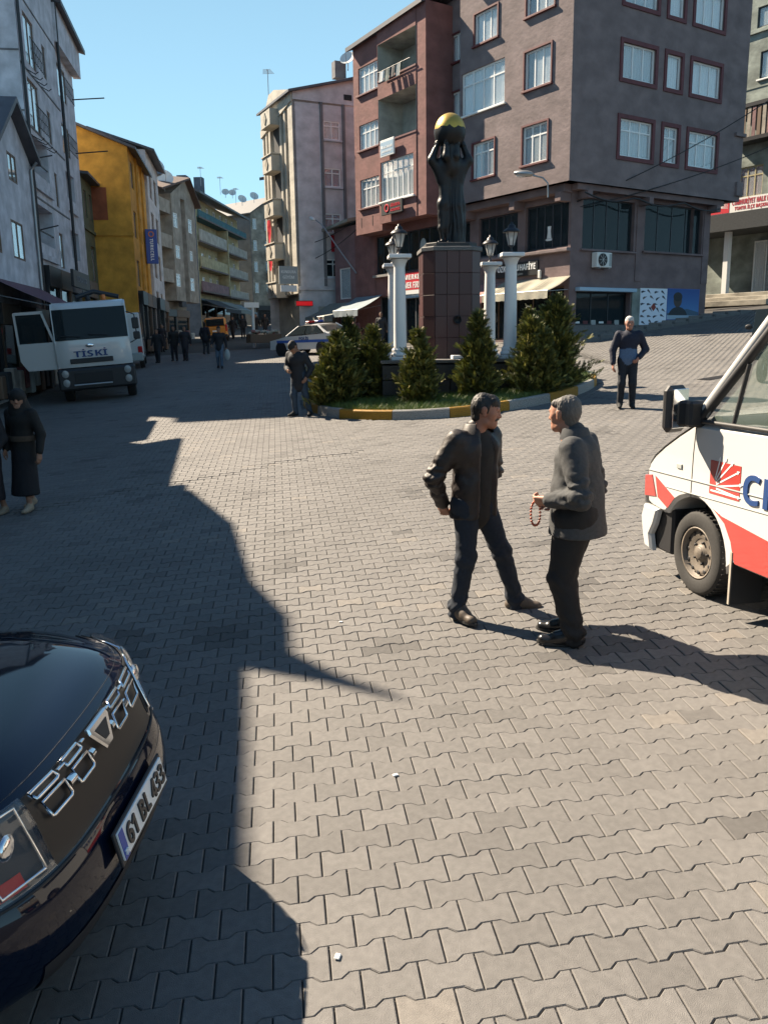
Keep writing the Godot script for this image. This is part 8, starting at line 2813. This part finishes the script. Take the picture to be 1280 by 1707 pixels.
func truck() -> void:
	# cab faces the camera, turned a little to the right
	var b := ground_basis(164) * Basis.from_scale(Vector3(0.95, 1.04, 0.92))
	var at := on(-8.95, -27.0)
	var t := thing("municipal_truck", "white cab-over truck with blue letters, its driver door standing open", "truck", at, b)
	# x forward; the cab's own left side is +z mirrored, so the open door is on -z ... seen on the left of the picture
	var cab := MB.new()
	var rows := []
	for p in [[1.32, 1.02], [1.36, 1.25], [1.34, 1.75], [1.30, 1.84], [1.08, 2.62], [1.0, 2.78], [0.85, 2.86], [-0.5, 2.88], [-0.62, 2.8], [-0.62, 1.0]]:
		var line := PackedVector3Array()
		for k in 17:
			var tt := lerpf(-1, 1, k / 16.0)
			line.append(Vector3(p[0] - (0.10 * pow(tt, 6.0) if p[0] > 0.8 else 0.0), p[1], tt * (1.18 if p[1] < 2.7 else 1.12)))
		rows.append(line)
	cab.skin(rows)
	for s in [-1.0, 1.0]:
		cab.prism(PackedVector2Array([Vector2(1.24, 1.02), Vector2(1.26, 1.75), Vector2(1.0, 2.74), Vector2(0.8, 2.84), Vector2(-0.6, 2.84), Vector2(-0.6, 1.02)]), s * 1.10, s * 1.175)
	put("cab", cab, M.paint_white, t)
	var ws := []
	for i in 5:
		var line := PackedVector3Array()
		for k in 15:
			var tt := lerpf(-1, 1, k / 14.0)
			line.append(Vector3(lerpf(1.322, 1.075, i / 4.0) - 0.06 * pow(tt, 6.0) + 0.014, lerpf(1.80, 2.67, i / 4.0), tt * 1.14))
		ws.append(line)
	var wsn := put("windscreen", MB.new().skin(ws), M.glass_dark, t)
	wsn.material_override = M.glass_dark
	var back := []
	for r in ws:
		var line := PackedVector3Array()
		for q in r: line.append(q - Vector3(0.008, 0, 0))
		back.append(line)
	put("windscreen_dark", MB.new().skin(back), M.room_dark, wsn)
	for q in [[-0.5, 0.25], [0.35, 0.3]]:
		put("wiper", MB.new().tube([Vector3(1.34, 1.88, q[0]), Vector3(1.33, 1.93, q[0] + 0.6)], 0.014, 5), M.black, t)
	# front grille slot, badge, letters
	box("slot", Vector3(1.365, 1.20, 0.1), Vector3(0.03, 0.14, 1.35), M.plastic_dark, t, 0.02)
	put("badge", MB.new().ball(Vector3(1.365, 1.62, 0.1), Vector3(0.02, 0.055, 0.13), 14, 8), M.chrome, t)
	letters("lettering", "TİSKİ", Vector3(1.372, 1.39, 0.1), 0.17, 1.05, M.letter_navy, t, Basis(Vector3.UP, PI / 2))
	# bumper
	var bp := put("bumper", MB.new().bx(Vector3(1.22, 0.68, 0), Vector3(0.5, 0.62, 2.46), Basis(), 0.06), M.plastic_dark, t)
	box("bumper_recess", Vector3(1.475, 0.72, 0.1), Vector3(0.02, 0.3, 1.2), M.black, bp, 0.01)
	put("tow_bar", MB.new().tube([Vector3(1.5, 0.52, -0.45), Vector3(1.5, 0.52, 0.75)], 0.03, 8), M.metal_grey, bp)
	for s in [-1.0, 1.0]:
		put("headlight", MB.new().lathe([[0.0, 0.03], [0.09, 0.02], [0.11, 0.0]], 16, Transform3D(Basis(Vector3.BACK, -PI / 2), Vector3(1.475, 0.86, s * 0.98))), M.lamp_glass, bp)
		put("headlight", MB.new().lathe([[0.0, 0.03], [0.09, 0.02], [0.11, 0.0]], 16, Transform3D(Basis(Vector3.BACK, -PI / 2), Vector3(1.475, 0.60, s * 0.98))), M.lamp_glass, bp)
	# open door: hinged at the front edge on the image's left side
	var hz := 1.18
	var dh := Node3D.new()
	dh.name = "open_door"
	dh.transform = Transform3D(Basis(Vector3.UP, deg_to_rad(82)), Vector3(1.12, 0, hz))
	t.add_child(dh)
	var door := MB.new()
	var outl := PackedVector2Array([Vector2(0.0, 1.12), Vector2(0.0, 1.8), Vector2(-0.28, 2.68), Vector2(-1.12, 2.68), Vector2(-1.15, 1.5), Vector2(-1.05, 1.0), Vector2(-0.7, 1.0), Vector2(-0.62, 1.12)])
	put("panel", door.prism(PackedVector2Array([Vector2(0.0, 1.0), Vector2(0.0, 1.78), Vector2(-1.15, 1.78), Vector2(-1.15, 1.3), Vector2(-0.95, 1.0)]), -0.03, 0.03, Transform3D(), 0.01).bx(Vector3(-1.12, 2.2, 0), Vector3(0.07, 0.9, 0.05)).bx(Vector3(-0.68, 2.63, 0), Vector3(0.9, 0.08, 0.05)).bx(Vector3(-0.14, 2.2, 0), Vector3(0.07, 0.92, 0.05), Basis(Vector3.BACK, 0.3)), M.paint_white, dh)
	box("door_pane", Vector3(-0.66, 2.2, 0), Vector3(0.85, 0.82, 0.012), M.glass_dark, dh)
	box("handle", Vector3(-1.0, 1.35, -0.035), Vector3(0.16, 0.16, 0.03), M.black, dh, 0.02)
	put("pocket", MB.new().prism(PackedVector2Array([Vector2(-0.1, 1.6), Vector2(-0.1, 1.25), Vector2(-0.4, 1.3), Vector2(-0.55, 1.6)]), -0.03, -0.045), M.black, dh)
	put("ring_emblem", MB.new().lathe([[0.08, 0.0], [0.08, 0.008], [0.13, 0.008], [0.13, 0.0]], 18, Transform3D(Basis(Vector3.RIGHT, -PI / 2), Vector3(-0.7, 1.5, -0.032))), M.pale_blue, dh)
	letters("lettering", "61 AU 817", Vector3(-0.85, 1.7, -0.034), 0.06, 0.42, M.letter_grey, dh, Basis(Vector3.UP, PI))
	# doorway, steps, wheels, body behind
	box("doorway", Vector3(0.35, 1.9, 1.19), Vector3(1.2, 1.5, 0.03), M.room_dark, t)
	box("step", Vector3(0.75, 0.55, 1.12), Vector3(0.6, 0.08, 0.26), M.metal_dark, t, 0.01)
	box("step", Vector3(0.75, 0.85, 1.12), Vector3(0.6, 0.08, 0.26), M.metal_dark, t, 0.01)
	for s in [-1.0, 1.0]:
		for x in [0.35, -3.6]:
			wheel(t, Vector3(x, 0.5, s * 1.02), 0.5, 0.3, s, true, 8)
	for q in [[1.24, 2.15], [1.24, 1.80]]:
		box("mirror", Vector3(q[0], q[1], -1.42), Vector3(0.10, 0.32 if q[1] > 2 else 0.22, 0.22), M.plastic_dark, t, 0.03)
	put("mirror_arm", MB.new().tube([Vector3(1.1, 2.5, -1.18), Vector3(1.24, 2.4, -1.42), Vector3(1.24, 1.7, -1.42), Vector3(1.15, 1.6, -1.18)], 0.02, 6), M.plastic_dark, t)
	var tank := MB.new()
	tank.bx(Vector3(-3.3, 1.0, 0), Vector3(5.0, 0.3, 1.0))
	put("chassis", tank, M.metal_dark, t)
	put("body", MB.new().bx(Vector3(-3.2, 2.0, 0), Vector3(4.6, 1.7, 2.3), Basis(), 0.05), M.paint_white, t)
	put("roof_gear", MB.new().tube([Vector3(-0.3, 2.95, -1.0), Vector3(-0.4, 3.15, -0.2), Vector3(-0.2, 3.0, 0.4)], 0.07, 7), M.metal_dark, t)
	for q in [[-0.5, "lamp_orange"], [0.0, "metal_dark"]]:
		put("beacon", MB.new().lathe([[0.0, 0.16], [0.07, 0.15], [0.09, 0.0], [0.0, 0.0]], 12, Transform3D(Basis(), Vector3(0.0, 2.88, q[0]))), M[q[1]], t)


func saloon_body(t: Node3D, m: Material) -> void:
	var prof := [[2.15, 0.30], [2.2, 0.55], [2.12, 0.72], [1.3, 0.88], [0.95, 0.93], [0.25, 1.38], [-0.1, 1.44], [-0.9, 1.42], [-1.55, 1.06], [-2.1, 1.02], [-2.2, 0.85], [-2.22, 0.55], [-2.12, 0.30]]
	var rows := []
	for p in prof:
		var top: bool = p[1] > 1.1
		var line := PackedVector3Array()
		for k in 17:
			var tt := lerpf(-1, 1, k / 16.0)
			var endc := 0.16 * pow(absf(tt), 4.0) * (signf(p[0]) if absf(p[0]) > 1.9 else 0.0)
			line.append(Vector3(p[0] - endc, p[1] - 0.04 * pow(absf(tt), 4.0), tt * (0.64 if top else 0.86)))
		rows.append(line)
	var mb := MB.new().skin(rows)
	for s in [-1.0, 1.0]:
		var lo := PackedVector2Array([Vector2(2.1, 0.3), Vector2(2.05, 0.72), Vector2(1.3, 0.85), Vector2(0.95, 0.91), Vector2(-1.55, 1.0), Vector2(-2.05, 0.98), Vector2(-2.1, 0.3)])
		mb.prism(lo, s * 0.7, s * 0.875)
		for q in [[0.95, 0.92, 0.25, 1.36], [-0.95, 1.40, -1.55, 1.04]]:
			mb.tube([Vector3(q[0], q[1], s * (0.85 if q[1] < 1 else 0.65)), Vector3(q[2], q[3], s * (0.65 if q[3] > 1.3 else 0.85))], 0.04, 6)
	put("body", mb, m, t)


func police_car() -> void:
	var b := ground_basis(-52)
	var t := thing("police_car", "white police saloon with blue side stripe and red and blue roof lights", "car", on(-3.25, -41.2), b)
	saloon_body(t, M.paint_white)
	for s in [-1.0, 1.0]:
		var w := MB.new()
		w.quad(Vector3(0.82, 0.96, s * 0.868), Vector3(-0.25, 1.0, s * 0.868), Vector3(-0.25, 1.36, s * 0.68), Vector3(0.28, 1.34, s * 0.68), Vector3(0, 0.3, s))
		w.quad(Vector3(-0.31, 1.0, s * 0.868), Vector3(-1.4, 1.03, s * 0.868), Vector3(-0.95, 1.36, s * 0.68), Vector3(-0.31, 1.36, s * 0.68), Vector3(0, 0.3, s))
		put("side_window", w, M.glass_dark, t)
		box("blue_stripe", Vector3(-0.1, 0.68, s * 0.88), Vector3(3.4, 0.12, 0.006), M.paint_blue, t)
		box("tail_light", Vector3(-2.12, 0.86, s * 0.68), Vector3(0.16, 0.16, 0.34), M.lamp_red, t, 0.03)
		box("headlight", Vector3(2.1, 0.64, s * 0.66), Vector3(0.14, 0.14, 0.34), M.car_glass, t, 0.03)
		for x in [1.35, -1.3]:
			wheel(t, Vector3(x, 0.31, s * 0.78), 0.31, 0.2, s, true, 8)
			put("arch", MB.new().lathe([[0.0, 0.01], [0.36, 0.01], [0.37, 0.0]], 20, Transform3D(Basis(Vector3.RIGHT, PI / 2 * s), Vector3(x, 0.32, s * 0.873))), M.black, t)
	var rw := MB.new()
	rw.quad(Vector3(-0.97, 1.405, -0.58), Vector3(-0.97, 1.405, 0.58), Vector3(-1.5, 1.095, 0.66), Vector3(-1.5, 1.095, -0.66), Vector3(-1, 1, 0))
	put("rear_window", rw, M.glass_dark, t)
	var fw := MB.new()
	fw.quad(Vector3(0.30, 1.375, -0.58), Vector3(0.30, 1.375, 0.58), Vector3(0.92, 0.975, 0.7), Vector3(0.92, 0.975, -0.7), Vector3(1, 1, 0))
	put("windscreen", fw, M.glass_dark, t)
	letters("lettering", "POLİS", Vector3(-0.2, 0.80, -0.885), 0.13, 0.6, M.letter_navy, t, Basis(Vector3.UP, PI))
	var lb := put("light_bar", MB.new().bx(Vector3(-0.2, 1.47, 0), Vector3(0.26, 0.05, 1.1), Basis(), 0.015), M.plastic_dark, t)
	box("red_lamp", Vector3(-0.2, 1.53, -0.32), Vector3(0.24, 0.1, 0.44), M.lamp_red, lb, 0.03)
	box("blue_lamp", Vector3(-0.2, 1.53, 0.32), Vector3(0.24, 0.1, 0.44), M.sign_blue, lb, 0.03)


func minivan() -> void:
	var t := thing("orange_minivan", "orange minivan seen from behind far up the street", "van", on(-12.6, -66.0), ground_basis(-8))
	var mb := MB.new()
	mb.bx(Vector3(0, 0.72, 0), Vector3(3.9, 0.86, 1.74), Basis(), 0.12)
	mb.bx(Vector3(-0.45, 1.42, 0), Vector3(2.9, 0.76, 1.6), Basis(), 0.14)
	put("body", mb, M.paint_orange, t)
	box("rear_window", Vector3(-1.905, 1.42, 0), Vector3(0.02, 0.5, 1.3), M.glass_dark, t, 0.005)
	box("rear_dark", Vector3(-1.899, 1.42, 0), Vector3(0.01, 0.5, 1.3), M.room_dark, t)
	box("bumper", Vector3(-1.98, 0.42, 0), Vector3(0.1, 0.2, 1.7), M.plastic_dark, t, 0.03)
	box("plate", Vector3(-1.962, 0.8, 0), Vector3(0.012, 0.11, 0.5), M.plate_white, t)
	for s in [-1.0, 1.0]:
		box("tail_light", Vector3(-1.93, 1.0, s * 0.78), Vector3(0.06, 0.5, 0.14), M.lamp_red, t, 0.02)
		box("side_window", Vector3(-0.4, 1.45, s * 0.80), Vector3(2.5, 0.45, 0.01), M.glass_dark, t)
		for x in [1.25, -1.25]:
			wheel(t, Vector3(x, 0.31, s * 0.76), 0.31, 0.19, s, true, 8)


func service_van() -> void:
	var t := thing("service_van", "orange and white service van parked behind the white truck", "van", on(-12.5, -41.5), ground_basis(-14))
	var mb := MB.new()
	put("cargo_box", mb.bx(Vector3(-0.6, 1.55, 0), Vector3(3.4, 2.0, 2.0), Basis(), 0.05), M.paint_white, t)
	put("orange_panel", MB.new().bx(Vector3(-2.31, 1.75, -0.45), Vector3(0.03, 1.5, 1.0), Basis(), 0.005).bx(Vector3(-0.6, 1.9, 1.005), Vector3(3.2, 0.7, 0.02)), M.paint_orange, t)
	put("cab", MB.new().bx(Vector3(1.8, 1.2, 0), Vector3(1.6, 1.6, 1.9), Basis(), 0.15), M.paint_white, t)
	box("lower", Vector3(0, 0.55, 0), Vector3(4.8, 0.4, 1.9), M.curtain_grey, t, 0.05)
	for s in [-1.0, 1.0]:
		box("tail_light", Vector3(-2.32, 0.85, s * 0.85), Vector3(0.06, 0.36, 0.2), M.lamp_red, t, 0.02)
		for x in [1.6, -1.5]:
			wheel(t, Vector3(x, 0.36, s * 0.85), 0.36, 0.22, s, true, 8)
	box("plate", Vector3(-2.33, 0.7, 0), Vector3(0.012, 0.12, 0.5), M.plate_white, t)


func motorbike() -> void:
	var t := thing("motorbike", "dark scooter with a slanting windshield half hidden behind the van", "motorbike", on(9.0, -19.6), ground_basis(-140))
	for x in [0.62, -0.62]:
		wheel(t, Vector3(x, 0.27, 0), 0.27, 0.12, 1.0, true, 6)
	put("frame", MB.new().tube([Vector3(0.55, 0.75, 0), Vector3(0.3, 0.4, 0), Vector3(-0.2, 0.36, 0), Vector3(-0.65, 0.45, 0)], 0.11, 8), M.plastic_dark, t)
	put("seat", MB.new().bx(Vector3(-0.4, 0.78, 0), Vector3(0.75, 0.16, 0.3), Basis(), 0.06), M.black, t)
	put("fork", MB.new().tube([Vector3(0.62, 0.27, 0), Vector3(0.48, 0.95, 0)], 0.035, 8), M.metal_grey, t)
	put("handlebar", MB.new().tube([Vector3(0.36, 1.02, -0.36), Vector3(0.48, 0.98, 0), Vector3(0.36, 1.02, 0.36)], 0.018, 6), M.metal_dark, t)
	put("front_shield", MB.new().bx(Vector3(0.56, 0.78, 0), Vector3(0.08, 0.6, 0.42), Basis(Vector3.BACK, 0.25), 0.03), M.paint_black, t)
	put("windshield", MB.new().bx(Vector3(0.50, 1.32, 0), Vector3(0.015, 0.62, 0.5), Basis(Vector3.BACK, 0.45), 0.004), M.glass_dark, t)
	for s in [-1.0, 1.0]:
		put("mirror", MB.new().ball(Vector3(0.42, 1.22, s * 0.38), Vector3(0.02, 0.06, 0.09), 10, 6), M.plastic_dark, t)
	box("top_case", Vector3(-0.85, 0.98, 0), Vector3(0.36, 0.3, 0.4), M.black, t, 0.06)


# ------------------------------------------------------------------ small things of the street
func street_things() -> void:
	# wires between the houses
	var w := [["overhead cable sagging from the pink corner to the upper right", Vector3(8.2, 8.1, -36.6), Vector3(24.0, 17.5, -42.0), 0.8], ["second cable just below the first at the pink corner", Vector3(8.3, 7.9, -36.7), Vector3(25.0, 14.5, -44.0), 0.7],
		["thin wire across the front of the white house", Vector3(-6.9, 8.4, -55.0), Vector3(-1.3, 9.1, -48.6), 0.5], ["thin wire lower down across the white house", Vector3(-6.9, 7.2, -55.0), Vector3(-1.3, 8.6, -48.6), 0.6]]
	for q in w:
		var path := []
		for i in 17:
			var f := i / 16.0
			path.append((q[1] as Vector3).lerp(q[2], f) - Vector3(0, q[3] * 4.0 * f * (1 - f), 0))
		tag(put("overhead_cable", MB.new().tube(path, 0.022, 5), M.black), q[0], "cable")
	# bundle of cables along the beam
	var bp := []
	for i in 25:
		var f := i / 24.0
		bp.append(Vector3(8.1, 8.35, -36.2).lerp(Vector3(15.5, 8.4, -41.0), f) + Vector3(0.25, -0.25 * absf(sin(f * 9.0)), 0.4))
	tag(put("cable_bundle", MB.new().tube(bp, 0.035, 6), M.black), "drooping bundle of cables along the beam under the pink overhang", "cable")
	# toys and balloons hung out at the left edge
	var cols := [["bright red ball-like toy, top of the bunch at the left edge", "sign_red", Vector3(-12.3, 3.05, -27.2)], ["green toy in the middle of the bunch at the left edge", "green_wall", Vector3(-12.35, 2.35, -27.1)], ["second red toy below the green one at the left edge", "sign_red", Vector3(-12.4, 1.85, -27.0)]]
	for q in cols:
		tag(put("hanging_toy", MB.new().ball(q[2], Vector3(0.26, 0.32, 0.26), 14, 10), M[q[1]]), q[0], "toy", "")
	var rk := thing("toy_rack", "thin metal rack that carries the red and green toys", "rack", on(-12.5, -27.2))
	put("pole", MB.new().tube([Vector3.ZERO, Vector3(0, 2.6, 0)], 0.03, 6), M.metal_dark, rk)
	put("pole", MB.new().tube([Vector3(0, 2.6, 0), Vector3(0.4, 2.5, 0)], 0.02, 6), M.metal_dark, rk)
	# litter on the paving
	for q in [[Vector2(0.04, 4.05), "pale flattened scrap on the sunlit paving in the foreground"], [Vector2(-0.2, 2.75), "white scrap near the bottom edge of the picture"], [Vector2(1.95, 8.2), "tiny white scrap right of the grey-suited man"], [Vector2(-0.36, 6.4), "cigarette end by the tip of the shadow"]]:
		tag(put("litter", MB.new().bx(on(q[0].x, -q[0].y, 0.008), Vector3(0.03, 0.008, 0.022), Basis(Vector3.UP, q[0].x * 9.0), 0.003), M.sign_white), q[1], "litter")
	# flat stones and a mat left by the blue-jacketed man's road
	var dr := thing("drain_cover", "dark drain grating in the sunlit road below the scooter", "drain", on(8.1, -20.5, 0.004), ground_basis(60))
	box("grating", Vector3.ZERO, Vector3(0.9, 0.012, 0.35), M.metal_dark, dr)
